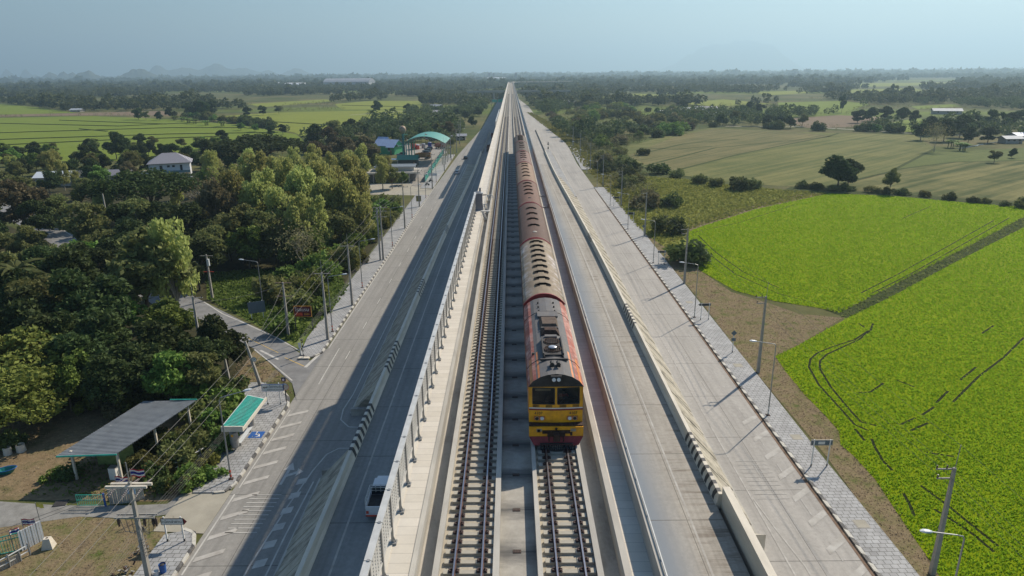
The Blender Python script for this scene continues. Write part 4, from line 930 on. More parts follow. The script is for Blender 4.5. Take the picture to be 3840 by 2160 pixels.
wire_run('overhead_wire', 'second wire from the foreground pole into the lower left corner', [(-29.9, 44.6, 8.5), (-45, 33, 8.0)], .3); wire_run('overhead_wire', 'wire from the corner pole into the dark woodland', [at(535, 753) + Vector((0, 0, 5)), (-60.5, 120, 10)], .6)

# signs
def board(name, label, x, y, z0, w, h, rz, face, posts, back=None, txt=(), postm=m_white, foot=True, thick=.04, arrow=0, border=None):
    o = thing(name, label, 'sign', (x, y, .1), rz); m = MB()
    if arrow: m.prism([(-w/2, 0), (w/2, 0), (w/2 + .0, thick), (-w/2, thick)], z0, z0 + h)
    else: m.box(-w/2, w/2, 0, thick, z0, z0 + h)
    bo = m.build('board', back or m_signback, o)
    if arrow:
        q = MB(); e = arrow; q.poly([(e * w/2, thick / 2, z0), (e * (w/2 + .28), thick / 2, z0 + h/2), (e * w/2, thick / 2, z0 + h)]); q.poly([(e * w/2, thick / 2 + .004, z0 + h), (e * (w/2 + .28), thick / 2 + .004, z0 + h/2), (e * w/2, thick / 2 + .004, z0)]); q.build('arrow_tip', m_maroon, bo)
    m = MB(); m.box(-w/2 + .06, w/2 - .06, -.012, -.002, z0 + .05, z0 + h - .05); m.build('face', face, bo)
    for px in posts:
        m = MB(); m.box(px - .055, px + .055, thick + .003, thick + .1, .3, z0 + h + .12); po = m.build('post', postm, o)
        if foot: m = MB(); m.box(px - .06, px + .06, thick, thick + .105, -.05, .3); m.build('foot', m_black, po)
    for s_, size, mt, tx, tz, sx in txt: text_mesh('lettering', s_, size, mt, bo, (tx, -.018, z0 + tz), (R(90), 0, 0), sx=sx)
    return o
board('road_sign', 'white pointer sign with Thai lettering and a dark arrow tip at the bottom left', -28.85, 49.0, 1.75, 1.95, .62, 0, m_white, (-.72, .72), m_black, [('วัดโคกลำพาน', .34, m_black, -.08, .3, 1.0)], arrow=1)
ks = board('road_sign', 'white sign reading BAN KHOK KRATHIN in front of the green bus shelter', -28.75, 74.2, 1.8, 2.6, .95, 0, m_white, (-.8, .75), m_blue, [('บ.โคกกระถิน', .40, m_black, .3, .6, 1.0), ('BAN KHOK KRATHIN', .19, m_black, .3, .22, 1.0)])
m = MB(); m.poly([(-1.15, -.02, 2.3), (-.95, -.02, 2.15), (-.95, -.02, 2.25), (-.65, -.02, 2.25), (-.65, -.02, 2.35), (-.95, -.02, 2.35), (-.95, -.02, 2.45)]); m.build('arrow', m_black, ks)
board('road_sign', 'dark backed guide sign on two white posts beside the side road', -41.3, 104.2, 1.2, 2.6, 1.9, R(25), m_signback, (-.9, .9))
hs = board('hotel_sign', 'red and yellow Thai hotel billboard on black legs', -32.0, 98.2, 2.6, 2.7, 1.75, 0, pm('dark_maroon_board', (.11, .014, .016), .7, .2, 2), (-1.3, 1.3), m_yel, [('โรงแรม', .72, m_white, -.05, 1.15, 1.0), ('อุ่นรัก', .36, m_yel, .6, .45, 1.0)], m_black, False)
m = MB(); m.box(-1.05, -.05, -.03, -.014, 2.8, 3.3); m.build('red_patch', m_redp, hs)
# backs of signs on the right pavement
for x, y, w, h, z0, lb, kind in ((30.55, 59.9, 2.2, .62, 2.3, 'wide sign seen from behind on two white posts, nearest on the right pavement', 0), (30.6, 102.4, 1.7, .42, 2.3, 'pointer sign seen from behind, second on the right pavement', -1),
                                 (30.7, 135.5, 1.7, .42, 2.4, 'dark sign back on two posts before the scrub, third on the right pavement', 0), (31.0, 200, 2.2, .5, 2.2, 'small dark sign back in front of the scrub bushes', 0), (31.2, 176, 1.9, .6, 2.2, 'dark sign back beside a power pole on the right', 0)):
    o = thing('road_sign', lb, 'sign', (x, y, .16)); m = MB(); m.box(-w/2, w/2, -.04, 0, z0, z0 + h); bo = m.build('board', m_signback if y > 70 else m_galv, o); m = MB(); m.box(-w/2 + .1, w/2 - .1, -.055, -.041, z0 + .08, z0 + h - .08); m.build('frame', m_signback if y < 70 else m_black, bo)
    if kind: m = MB(); m.poly([(-w/2, -.02, z0 + h), (-w/2 - .3, -.02, z0 + h/2), (-w/2, -.02, z0)]); m.build('arrow_tip', m_black, bo)
    if y < 70: m = MB(); m.box(-.35, .3, -.07, -.056, z0 + .15, z0 + .45); m.build('sticker', m_white, bo)
    for px in (-w * .36, w * .36):
        m = MB(); m.box(px - .05, px + .05, -.14, -.072, .28, z0 + h + .1); po = m.build('post', m_white, o); m = MB(); m.box(px - .055, px + .055, -.145, -.07, -.05, .28); m.build('foot', m_black, po)
for x, y, lb in ((30.9, 88.9, 'diamond warning sign back with a small plate below on the right pavement'), (31.2, 158.5, 'diamond warning sign back on a single post beyond the lamp')):
    o = thing('warning_sign', lb, 'sign', (x, y, .16)); m = MB(); m.box(-.05, .05, 0, .07, .28, 3.2); po = m.build('post', m_white, o); m = MB(); m.box(-.055, .055, -.005, .075, -.04, .28); m.build('foot', m_black, po)
    m = MB(); m.prism([(0, 0), (.01, 0)], 0, 0) if False else None; m.poly([(0, -.02, 3.35), (-.42, -.02, 2.93), (0, -.02, 2.51), (.42, -.02, 2.93)]); m.poly([(0, 0, 3.35), (.42, 0, 2.93), (0, 0, 2.51), (-.42, 0, 2.93)]); m.build('plate', m_signback, o)
    if y < 100: m = MB(); m.box(-.3, .3, -.03, -.002, 1.75, 2.2); m.build('plate', m_signback, o)
o = thing('warning_sign', 'diamond sign with marker on the tip of the tiled median island', 'sign', (18.3, 343, .2)); m = MB(); m.box(-.06, .06, 0, .1, 0, 4.2); m.build('post', m_black, o)
m = MB(); m.poly([(0, -.03, 4.6), (-.55, -.03, 4.05), (0, -.03, 3.5), (.55, -.03, 4.05)]); m.box(-.3, .3, -.05, -.001, 1.6, 2.6); m.box(-.25, .25, -.05, -.001, 4.7, 5.1); m.build('plate', m_black, o)
board('road_sign', 'pale sign on three posts before the shop house, left pavement', -28.9, 252, 2.0, 3.0, .9, 0, m_lampw, (-1.2, 1.2), m_signback); board('notice_board', 'faded yellow notice board on one post, left pavement', *at(1054, 521)[:2], 1.6, 1.5, 1.7, 0, pm('faded_board', (.30, .25, .10), .7, .3, 3), (0,), postm=m_gray)
# junction corner: mirror, light, bollards
o = thing('traffic_mirror', 'round convex traffic mirror on a short dark post at the junction corner', 'mirror', (-27.3, 74.4, .1)); m = MB(); m.cyl(0, 0, 0, 2.1, .045, 8); m.build('post', m_black, o)
m = MB(); m.tube([(0, -.02, 2.3), (0, .06, 2.3)], [.5, .45], 20); m.build('rim', m_redp, o); m = MB(); m.tube([(0, -.07, 2.3), (0, -.021, 2.3)], [.3, .46], 20); m.build('mirror', pm('mirror_face', (.42, .40, .38), .25, .1, 2, .6), o)
o = thing('warning_light', 'square black flashing light above the junction corner sign', 'traffic light', (-27.7, 75.3, .1)); m = MB(); m.cyl(0, 0, 0, 2.6, .04, 8); m.build('post', m_black, o); m = MB(); m.box(-.25, .25, -.12, .12, 2.6, 3.1); hb = m.build('housing', m_black, o); m = MB(); m.tube([(0, -.15, 2.85), (0, -.121, 2.85)], .14, 14); m.build('lens', m_lens, hb)
o = thing('marker_post', 'black and white banded post at the far junction corner', 'post', (-29.3, 88.3, .1))
for k in range(8): m = MB(); m.cyl(0, 0, k * .33, k * .33 + .33, .07, 8); m.build('band', m_black if k % 2 else m_white, o)
m = MB(); m.box(-.18, .12, -.1, .1, 2.66, 2.85); m.build('head', m_black, o); m = MB(); m.prism([(-.8, -.35), (.8, -.35), (.9, 0), (.6, .3), (-.6, .3)], 0, .16); m.build('plinth', m_concl, o)
o = thing('marker_sign', 'small white banded post with a pale plate by the far junction corner', 'sign', (-30.1, 89.6, .05)); m = MB(); m.box(-.08, .08, -.05, .05, 0, 1.7); m.build('post', m_white, o); m = MB(); m.box(-.2, .2, -.08, -.051, 1.1, 1.9); m.build('plate', m_lampw, o)
o = thing('litter_bin', 'blue drum with a black liner at the bottom edge of the pavement', 'bin', (-28.1, 45.3, .16)); m = MB(); m.tube([(0, 0, 0), (0, 0, .75)], [.24, .28], 14, cap=False); m.tube([(0, 0, .75), (0, 0, .02)], [.25, .22], 14, cap=False); m.build('drum', m_blue, o); m = MB(); m.ball((0, 0, .62), (.22, .22, .12), 10, 5); m.build('liner', m_dark, o)
o = thing('plastic_crate', 'pale plastic tub beside the blue drum on the pavement', 'tub', (-28.45, 44.9, .16)); m = MB(); m.tube([(0, 0, 0), (0, 0, .4)], [.17, .2], 12, cap=False); m.cyl(0, 0, 0, .03, .17, 12); m.build('tub', m_lampw, o); m = MB(); m.tube([(0, 0, .38), (0, 0, .42)], .215, 12); m.build('rim', m_steel, o)

# bus shelter
sh = thing('bus_shelter', 'bus shelter with a green ribbed roof on drum shaped columns', 'bus shelter', (-29.2, 67, .16))
ang = 0; m = MB(); m.box(-1.1, .95, -3.6, 3.6, 2.75, 2.83); ro = m.build('roof_edge', m_steel, sh)
for p in ro.data.vertices: p.co.z += .28 * (-(p.co.x) / 1.1)
m = MB()
for k in range(26): y = -3.45 + k * .27; m.bar((-1.0, y, 2.83 + .27), (.82, y, 2.83 - .2), .17, .07)
m.build('roof', m_greensh, sh)
m = MB(); m.box(-1.2, 1.05, -3.7, -3.55, 2.45, 3.05); m.box(.9, 1.05, -3.55, 3.7, 2.4, 2.75); m.build('fascia', m_concl, sh)
for y in (-3.1, 1.4):
    m = MB(); m.cyl(-.25, y, 0, 2.5, .12, 8); c_ = m.build('column', m_gray, sh); m = MB(); m.tube([(-.25, y, .45), (-.25, y, 2.1)], .42, 16); m.build('column_casing', m_galv, c_)
m = MB(); m.ball((-.25, -3.1 - .40, 1.85), (.14, .06, .16), 6, 4); m.build('yellow_mark', m_yel, sh)
m = MB(); m.box(-.35, .1, -2.5, 1.0, .38, .45); be = m.build('bench', m_lampw, sh)
for yy in (-2.3, .6): m = MB(); m.box(-.2, 0, yy, yy + .2, 0, .38); m.build('bench_foot', m_gray, be)
# wheelchair bay painted on the pavement
wc = thing('wheelchair_symbol', 'blue square with a white wheelchair symbol painted on the pavement', 'pavement marking', (-28.35, 67.0, .165)); m = MB(); m.box(-.75, .75, -.7, .7, 0, .006); m.build('blue_square', m_blue, wc)
m = MB(); m.tube([(-.05 + .38 * math.cos(a * .35 - 2.6), -.15 + .38 * math.sin(a * .35 - 2.6), .012) for a in range(13)], .045, 4); m.bar((-.1, .45, .012), (-.08, 0, .012), .09, .02); m.bar((-.08, 0, .012), (.3, 0, .012), .09, .02); m.bar((.3, 0, .012), (.45, -.45, .012), .09, .02); m.bar((-.1, .22, .012), (.2, .22, .012), .07, .02)
m.tube([(-.12, .58, .008), (-.12, .58, .02)], .09, 10); m.build('symbol', m_white, wc)

# ================================================================== SHED, GARDEN AND FENCES (lower left)
m_corr, t, b = newmat('corrugated_roof'); v = mapped(t, (1, 1, 1)); f = noise(t, v, .7, 5, .7); c = ramp(t, f, [(.3, (.20, .215, .225)), (.7, (.30, .32, .33))]); L(t, c, b.inputs['Base Color']); b.inputs['Roughness'].default_value = .5; b.inputs['Metallic'].default_value = .3
sd = thing('open_shed', 'long open shed with a striped corrugated metal roof', 'shed', (-39.8, 63.3, 0))
P = [Vector((-44.2, 58.1, 3.0)), Vector((-38.2, 57.9, 3.3)), Vector((-35.2, 68.7, 3.5)), Vector((-41.4, 69.2, 3.2))]
m = MB(); N = 42
for i in range(N):
    a0, a1 = P[0].lerp(P[3], i / N), P[0].lerp(P[3], (i + .62) / N); b0, b1 = P[1].lerp(P[2], i / N), P[1].lerp(P[2], (i + .62) / N); a2, b2 = P[0].lerp(P[3], (i + 1) / N), P[1].lerp(P[2], (i + 1) / N); dz = Vector((0, 0, .09))
    m.quad(a0 + dz, b0 + dz, b1 + dz, a1 + dz); m.quad(a1 + dz, b1 + dz, b1, a1); m.quad(a1, b1, b2, a2); m.quad(a2, b2, b2 + dz, a2 + dz)
m.build('roof', m_corr, sd, True); m = MB(); m.bar(P[0] - Vector((0, .03, .0)), P[1] - Vector((0, .03, 0)), .12, .14); m.bar(P[2] + Vector((-3, .1, .12)), P[2] + Vector((0, .1, .12)), .1, .1); m.build('green_edge', m_greensh, sd, True)
for x, y in ((-43.2, 58.8), (-38.7, 58.7), (-37.3, 63.3), (-35.9, 67.9), (-42.1, 63.8), (-41.0, 68.4)): m = MB(); m.bar((x, y, 0), (x, y, 3.2), .2); m.build('post', m_concl, sd, True)
m = MB(); m.box(-42.6, -38.8, 61.4, 61.55, 0, 2.5); m.build('partition', pm('green_wall', (.24, .30, .10), .8), sd, True)
def small_box(nm, lb, cat, x, y, z, sz, mat, rz=0, top=m_galv):
    o = thing(nm, lb, cat, (x, y, z), rz); m = MB(); m.box(-sz[0]/2, sz[0]/2, -sz[1]/2, sz[1]/2, 0, sz[2]); m.build('body', mat, o); m = MB(); m.box(-sz[0]/2 - .02, sz[0]/2 + .02, -sz[1]/2 - .02, sz[1]/2 + .02, sz[2], sz[2] + .04); m.build('lid', top, o); return o
small_box('refrigerator', 'white refrigerator at the near end of the shed', 'refrigerator', -39.5, 58.9, 0, (.7, .6, 1.3), m_white); small_box('crate', 'small green crate in the shade by the shed', 'crate', -38.2, 56.5, 0, (.4, .4, .4), m_greensh)
# debris and pots
def junk(nm, lb, cat, x, y, n, spread, mats, sz=(.2, .9)):
    o = thing(nm, lb, cat, (x, y, 0)); 
    for k, mt in enumerate(mats):
        m = MB()
        for i in range(n):
            a = random.uniform(0, 6.28); r_ = random.uniform(0, spread); L_ = random.uniform(*sz); b1 = random.uniform(0, 6.28); p = Vector((r_ * math.cos(a), r_ * math.sin(a), random.uniform(.03, .5 * (1 - r_ / spread) + .08)))
            m.bar(p, p + Vector((math.cos(b1) * L_, math.sin(b1) * L_, random.uniform(-.1, .2))), random.uniform(.05, .25), .04)
        m.build(('plank', 'scrap', 'rubbish')[k % 3], mt, o)
    return o
m_wood = pm('old_wood', (.22, .15, .09), .85, .3, 3)
junk('scrap_pile', 'pile of planks and pale sheets beside the lower left fence', 'scrap', -43.2, 44.2, 9, 1.1, [m_wood, m_lampw, m_grime]); junk('scrap_pile', 'heap of timber stacked beyond the shed roof', 'scrap', -36.6, 64.2, 14, 1.3, [m_wood, m_grime, m_lampw]); junk('rubble_heap', 'grey plastic and rubble heap beside the foreground pole', 'rubble', -31.2, 45.4, 14, .9, [m_dconc, m_grime], (.1, .4)); junk('rubble_heap', 'brown rubble heap between the gate and the foreground pole', 'rubble', -31.4, 47.8, 12, .8, [m_dconc, m_wood], (.1, .35))
junk('litter_patch', 'scattered dead stalks and litter in the middle of the yard', 'litter', -45.5, 62.3, 8, .8, [m_wood, m_grime], (.1, .3))
o = thing('fibre_cement_wall', 'pale corrugated panel wall with a blue banner beside the shed', 'wall', (-36.3, 55.0, 0)); pa = [(-37.6, 54.6), (-35.9, 54.9), (-34.8, 55.5)]
m = MB()
for (x0, y0), (x1, y1) in zip(pa[:-1], pa[1:]):
    n = 9
    for i in range(n): a = Vector((x0, y0, 0)).lerp(Vector((x1, y1, 0)), i / n); c_ = Vector((x0, y0, 0)).lerp(Vector((x1, y1, 0)), (i + .8) / n); m.bar((a.x, a.y, .8), (c_.x, c_.y, .8), .05 + .03 * (i % 2), 1.6)
m.build('panels', m_conc, o, True); m = MB(); m.box(-.3, 1.1, -.12, -.09, .9, 1.6); bn = m.build('banner', pm('banner', (.25, .42, .60), .6, .5, 8), o)
o = thing('rock_pile', 'cream rocks piled behind the pale panel wall', 'rocks', (-36.6, 56.1, 0)); 
for i in range(7): m = MB(); m.ball((random.uniform(-1.2, 1.2), random.uniform(-.3, .5), .9), (random.uniform(.3, .5), random.uniform(.25, .4), random.uniform(.2, .35)), 7, 5); m.build('rock', m_apron, o)
o = thing('metal_gate', 'blue green tube gate in the shade beside the panel wall', 'gate', (-39.5, 54.3, 0)); m = MB()
for z in (.15, .7, 1.25): m.bar((-.9, 0, z), (1.6, 0, z), .05)
for k in range(14): m.bar((-.9 + k * .19, 0, .15), (-.9 + k * .19, 0, 1.25), .025)
m.build('bars', m_greensh, o); m = MB(); m.box(1.6, 1.75, -.05, .05, 0, 1.4); m.build('post', m_blue, o)
# lower-left gate, wall piece, flags
o = thing('metal_gate', 'green bar gate hinged on the pale upright panel, lower left', 'gate', (-41.3, 48.3, 0), R(22)); m = MB()
for z in (.1, 1.35, 1.75): m.bar((-2.3, 0, z * .9), (0, 0, z), .06)
for k in range(12): m.bar((-2.25 + k * .2, 0, .1), (-2.25 + k * .2, 0, 1.6), .03)
m.bar((-2.3, 0, 0), (-2.3, 0, 1.6), .07); m.build('bars', m_greensh, o); m = MB(); m.bar((0, 0, 0), (0, 0, 1.9), .08); m.build('hinge_post', m_greensh, o)
o = thing('upright_panel', 'tall pale ribbed panel standing beside the green gate', 'panel', (-40.9, 48.9, 0), R(60)); m = MB()
for k in range(9): m.box(-.9 + k * .2, -.74 + k * .2, -.03 - .02 * (k % 2), .03, 0, 1.9)
m.build('panel', m_lampw, o); m = MB(); m.box(-.95, .95, .031, .06, 1.7, 1.78); m.build('rail', m_galv, o)
o = thing('concrete_block', 'tapered concrete block beside the pale upright panel', 'concrete block', (-39.4, 48.6, 0), R(10)); m = MB(); m.loft([[(-.45, -.4, 0), (.45, -.4, 0), (.45, .4, 0), (-.45, .4, 0)][::-1], [(-.25, -.2, .95), (.25, -.2, .95), (.25, .2, .95), (-.25, .2, .95)][::-1]][::-1]); m.build('block', m_concl, o); m = MB(); m.ball((0, 0, .95), (.1, .1, .05), 6, 4); m.build('lifting_eye', m_grime, o)
def fence_run(name, label, pts, h, mat, cat='fence', post=None, rails=True, pan=True):
    o = thing(name, label, cat, (*pts[0], 0))
    for (x0, y0), (x1, y1) in zip(pts[:-1], pts[1:]):
        d = math.hypot(x1 - x0, y1 - y0); n = max(1, int(d / 2.2)); ux, uy = (x1 - x0) / d, (y1 - y0) / d
        for i in range(n):
            a, c_ = d * i / n, d * (i + 1) / n; m = MB(); q = (x0 + ux * a, y0 + uy * a); r_ = (x0 + ux * c_, y0 + uy * c_)
            if pan:
                k = int((c_ - a) / .18)
                for j in range(k): u0, u1 = a + (c_ - a) * j / k, a + (c_ - a) * (j + .86) / k; m.bar((x0 + ux * u0, y0 + uy * u0, h / 2), (x0 + ux * u1, y0 + uy * u1, h / 2), .04 + .02 * (j % 2), h)
                m.build('panel', mat, o, True)
            else:
                for z in (h * .45, h * .95): m.bar((*q, z), (*r_, z), .07)
                m.build('rail', mat, o, True)
            m = MB(); m.bar((*q, 0), (*q, h + .12), .1); m.build('post', post or m_gray, o, True)
    return o
fence_run('sheet_fence', 'low grey sheet fence running into the lower left corner', [(-40.6, 46.9), (-41.6, 45.4), (-42.6, 43.2), (-43.8, 41.0), (-45.5, 38)], .8, m_dconc); fence_run('rail_fence', 'white rail fence above the grey sheet fence, lower left', [(-40.3, 47.6), (-41.0, 46.2), (-42.0, 44.6)], 1.1, m_white, pan=False)
fence_run('garden_wall', 'long dark garden wall behind the yard and shed', [tuple(at(*p)[:2]) for p in ((-60, 1010), (80, 1000), (250, 1000), (400, 1003), (500, 1005), (545, 1030))], 1.7, m_dconc, 'wall')
fence_run('picket_fence', 'short pale picket fence in the shrubs behind the bus shelter', [(-30.4, 70.5), (-31.1, 66.5), (-32.5, 62.5), (-34, 60)], 1.0, m_white, pan=False)
def flag(lb, x, y, z, sz, rz, tri, on_pole=True):
    o = thing('flag', lb, 'flag', (x, y, 0), rz); m = MB(); m.cyl(0, 0, 0, z + sz * .6, .03, 6); m.build('pole', m_gray, o)
    bands = [(0, .167, 2), (.167, .333, 1), (.333, .667, 0), (.667, .833, 1), (.833, 1, 2)] if tri else [(0, 1, 0)]
    m = MB(); n = 6
    for a, b_, mi in bands:
        for i in range(n):
            x0, x1 = .03 + sz * 1.4 * i / n, .03 + sz * 1.4 * (i + 1) / n; w0, w1 = .12 * sz * math.sin(i * 1.3), .12 * sz * math.sin((i + 1) * 1.3); s0, s1 = -.06 * i * sz, -.06 * (i + 1) * sz
            m.quad((x0, w0, z - sz / 2 + a * sz + s0), (x1, w1, z - sz / 2 + a * sz + s1), (x1, w1, z - sz / 2 + b_ * sz + s1), (x0, w0, z - sz / 2 + b_ * sz + s0), mi)
    m.build('cloth', [m_flagb, m_white, m_flagr] if tri else [pm('flag_yellow', (.70, .60, .12), .8)], o)
m_flagb = pm('flag_blue', (.03, .04, .22), .8); m_flagr = pm('flag_red', (.50, .03, .05), .8)
flag('red white and blue striped flag above the pale panel wall', -35.6, 55.3, 2.9, .8, .3, True); flag('striped flag half hidden behind the pale rocks', -37.3, 55.6, 2.0, .7, .2, True); flag('small faded flag on the green gate, lower left', -41.9, 48.0, 1.9, .55, 1.2, True); flag('striped flag beside the pale upright panel top', -41.4, 48.9, 2.3, .6, .4, True); flag('small yellow pennant on a thin pole by the gravel lane', -41.0, 50.3, 3.0, .4, 0, False)
def pot(x, y, lb, r_=.45, h=.85):
    o = thing('concrete_ring', lb, 'water jar', (x, y, 0)); m = MB(); m.tube([(0, 0, 0), (0, 0, h)], [r_, r_ * .92], 14, cap=False); m.tube([(0, 0, h), (0, 0, .1)], [r_ * .8, r_ * .85], 14, cap=False); m.cyl(0, 0, .02, .1, r_ * .85, 14); m.build('ring', m_concl, o); m = MB(); m.cyl(0, 0, .3, .34, r_ * .78, 14); m.build('water', m_dark, o)
pot(-52.4, 64.2, 'pale concrete water ring under the tree at the left edge'); pot(-53.4, 63.6, 'second pale concrete ring half hidden by the bush', .4)
o = thing('boat_tub', 'dark green plastic tub at the left edge of the yard', 'tub', (-51.0, 60.0, 0), .5); m = MB(); m.loft([[(math.cos(a) * .9 * s_, math.sin(a) * .5 * s_, z) for a in [2 * math.pi * k / 14 for k in range(14)]] for s_, z in ((.6, 0), (1, .5), (.93, .5), (.55, .08))][::-1]); m.build('hull', pm('teal_plastic', (.01, .17, .16), .4), o); m = MB(); m.tube([(math.cos(2 * math.pi * k / 14) * .93, math.sin(2 * math.pi * k / 14) * .53, .5) for k in range(15)], .04, 5); m.build('rim', m_blue, o)
o = thing('tarp', 'dark green folded tarpaulin lying on the yard', 'tarpaulin', (-44.2, 67.6, 0)); m = MB(); m.box(-1.4, 1.4, -.35, .3, 0, .06); m.box(-1.2, 1.1, -.3, .2, .063, .12); m.build('sheet', pm('tarp', (.04, .10, .08), .7), o); m = MB(); m.tube([(-1.4, 0, .13), (0, .05, .15), (1.4, -.1, .09)], .03, 5); m.build('rope', m_wood, o)
small_box('window_frame', 'pale empty window frame lying on the shaded grass', 'frame', -42.3, 54.8, 0, (1.1, .9, .05), m_steel, .2, m_dark)
# broken street slab covers on the right pavement
for x, y in ((30.3, 50.6), (30.6, 65.5), (30.3, 84.5), (30.4, 111)):
    o = thing('manhole_cover', 'square drain cover in the right pavement, %s' % {50.6: 'nearest the camera', 65.5: 'second from the camera', 84.5: 'third from the camera', 111: 'fourth from the camera'}[y], 'drain cover', (x, y, .16)); m = MB(); m.box(-.6, .6, -.6, .6, 0, .012); m.build('frame', m_dconc, o); m = MB(); m.box(-.5, .5, -.5, .5, .013, .022); m.build('cover', m_apron, o)

# ================================================================== VEHICLES
m_tyre = pm('tyre', (.02, .02, .02), .85, .2, 6)
def wheel(o, x, y, r_=.33, w_=.22):
    m = MB(); m.tube([(x - w_/2, y, r_), (x + w_/2, y, r_)], r_, 14); t_ = m.build('wheel', m_tyre, o); m = MB(); e = .012 * (1 if x > 0 else -1); m.tube([(x - w_/2 + e, y, r_), (x + w_/2 + e, y, r_)], r_ * .58, 10); m.build('rim', m_chrome, t_)
def car(name, label, loc, rz, col, kind='sedan', group=None):
    o = thing(name, label, {'sedan': 'car', 'pickup': 'pickup truck', 'suv': 'car'}[kind], loc, rz, group); pc = pm('carpaint_%s' % '_'.join('%g' % q for q in col), col, .25, .05, 1)
    if kind == 'sedan': st = [(-2.2, .55, .45, .80, .74), (-2.1, .3, .92, .84, .70), (-1.3, .25, .98, .86, .74), (-.6, .22, .98, .87, .78), (1.0, .22, .95, .87, .78), (1.9, .25, .84, .84, .7), (2.25, .35, .62, .74, .6)]; cabn = [(-1.75, .96, .70), (-1.15, 1.40, .60), (.1, 1.44, .60), (.95, .94, .72)]
    elif kind == 'suv': st = [(-2.25, .5, .6, .84, .8), (-2.2, .35, 1.05, .9, .8), (1.0, .3, 1.05, .92, .84), (2.1, .32, .95, .88, .76), (2.35, .4, .7, .8, .7)]; cabn = [(-2.15, 1.05, .80), (-1.9, 1.72, .70), (.1, 1.76, .70), (1.0, 1.03, .78)]
    else: st = [(-2.6, .5, .62, .86, .8), (-2.58, .42, .98, .88, .84), (-.35, .4, .98, .89, .85), (1.2, .4, 1.02, .9, .84), (2.3, .42, .92, .86, .76), (2.6, .5, .7, .78, .7)]; cabn = [(-.5, .99, .78), (-.35, 1.66, .68), (.7, 1.68, .68), (1.45, 1.0, .78)]
    m = MB(); m.loft([[(-w1, y, z0), (-w1 * 1.0, y, (z0 + z1) / 2), (-w2, y, z1), (w2, y, z1), (w1, y, (z0 + z1) / 2), (w1, y, z0)] for y, z0, z1, w1, w2 in st]); m.build('body', pc, o)
    m = MB(); m.loft([[(-.80 if kind != 'suv' else -.86, y, .93), (-w_, y, z), (w_, y, z), (.80 if kind != 'suv' else .86, y, .93)] for y, z, w_ in cabn]); g_ = m.build('windows', m_glass2, o)
    (y1, z1, w1), (y2, z2, w2) = cabn[1], cabn[2]; m = MB(); m.loft([[(-w1, y1 - .05, z1), (-w1, y1, z1 + .03), (w1, y1, z1 + .03), (w1, y1 - .05, z1)], [(-w2, y2 + .1, z2), (-w2, y2, z2 + .03), (w2, y2, z2 + .03), (w2, y2 + .1, z2)]]); m.build('roof', pc, o)
    for x in (-.78, .78):
        for y in (-1.4, 1.4) if kind != 'pickup' else (-1.55, 1.6): wheel(o, x, y)
        m = MB(); m.box(x * .8 - .14, x * .8 + .14, st[-1][0] - .2, st[-1][0] - .05, .62, .76); m.build('headlight', m_lens, o); m = MB(); yb = st[0][0]; m.box(x * .92 - .1, x * .92 + .1, yb - .03, yb + .06, .62, .86); m.build('tail_light', m_redp, o)
    if kind == 'pickup':
        m = MB(); m.box(-.78, .78, -2.5, -.55, .985, 1.0); m.build('bed_floor', m_dark, o)
        for x in (-.84, .84): m = MB(); m.box(x - .04, x + .04, -2.55, -.5, .98, 1.25); m.build('bed_side', pc, o)
        m = MB(); m.box(-.84, .84, -2.6, -2.52, .6, 1.25); m.build('tailgate', pc, o); m = MB()
        for z in (1.35, 1.6, 1.85):
            m.bar((-.86, -.5, z), (.86, -.5, z), .04)
            for x in (-.86, .86): m.bar((x, -2.5, z), (x, -.5, z), .04)
        for x in (-.86, .86):
            for y in (-2.5, -1.85, -1.2, -.5): m.bar((x, y, 1.2), (x, y, 1.87), .045)
        for x in (-.4, 0, .4): m.bar((x, -.5, 1.2), (x, -.5, 1.87), .04)
        m.build('cargo_rack', m_steel, o); m = MB(); m.box(-.85, .85, -2.7, -2.58, .42, .5); m.build('bumper', m_redp, o)
    return o
m_glass2, t, b = newmat('car_glass'); b.inputs['Base Color'].default_value = (.02, .025, .03, 1); b.inputs['Roughness'].default_value = .08
car('pickup_truck', 'white pickup truck with a cargo rack driving in the shade of the fence', (-10.95, 49.0, zr(48) + .04), 0, (.62, .64, .66), 'pickup')
car('sedan_car', 'white sedan on the sunlit left road beside the shadow edge', (*at(1150, 437)[:2], .03), 0, (.68, .68, .70)); car('sedan_car', 'dark sedan farther up the left road in the shadow', (*at(1171, 400)[:2], .03), 0, (.03, .035, .04))
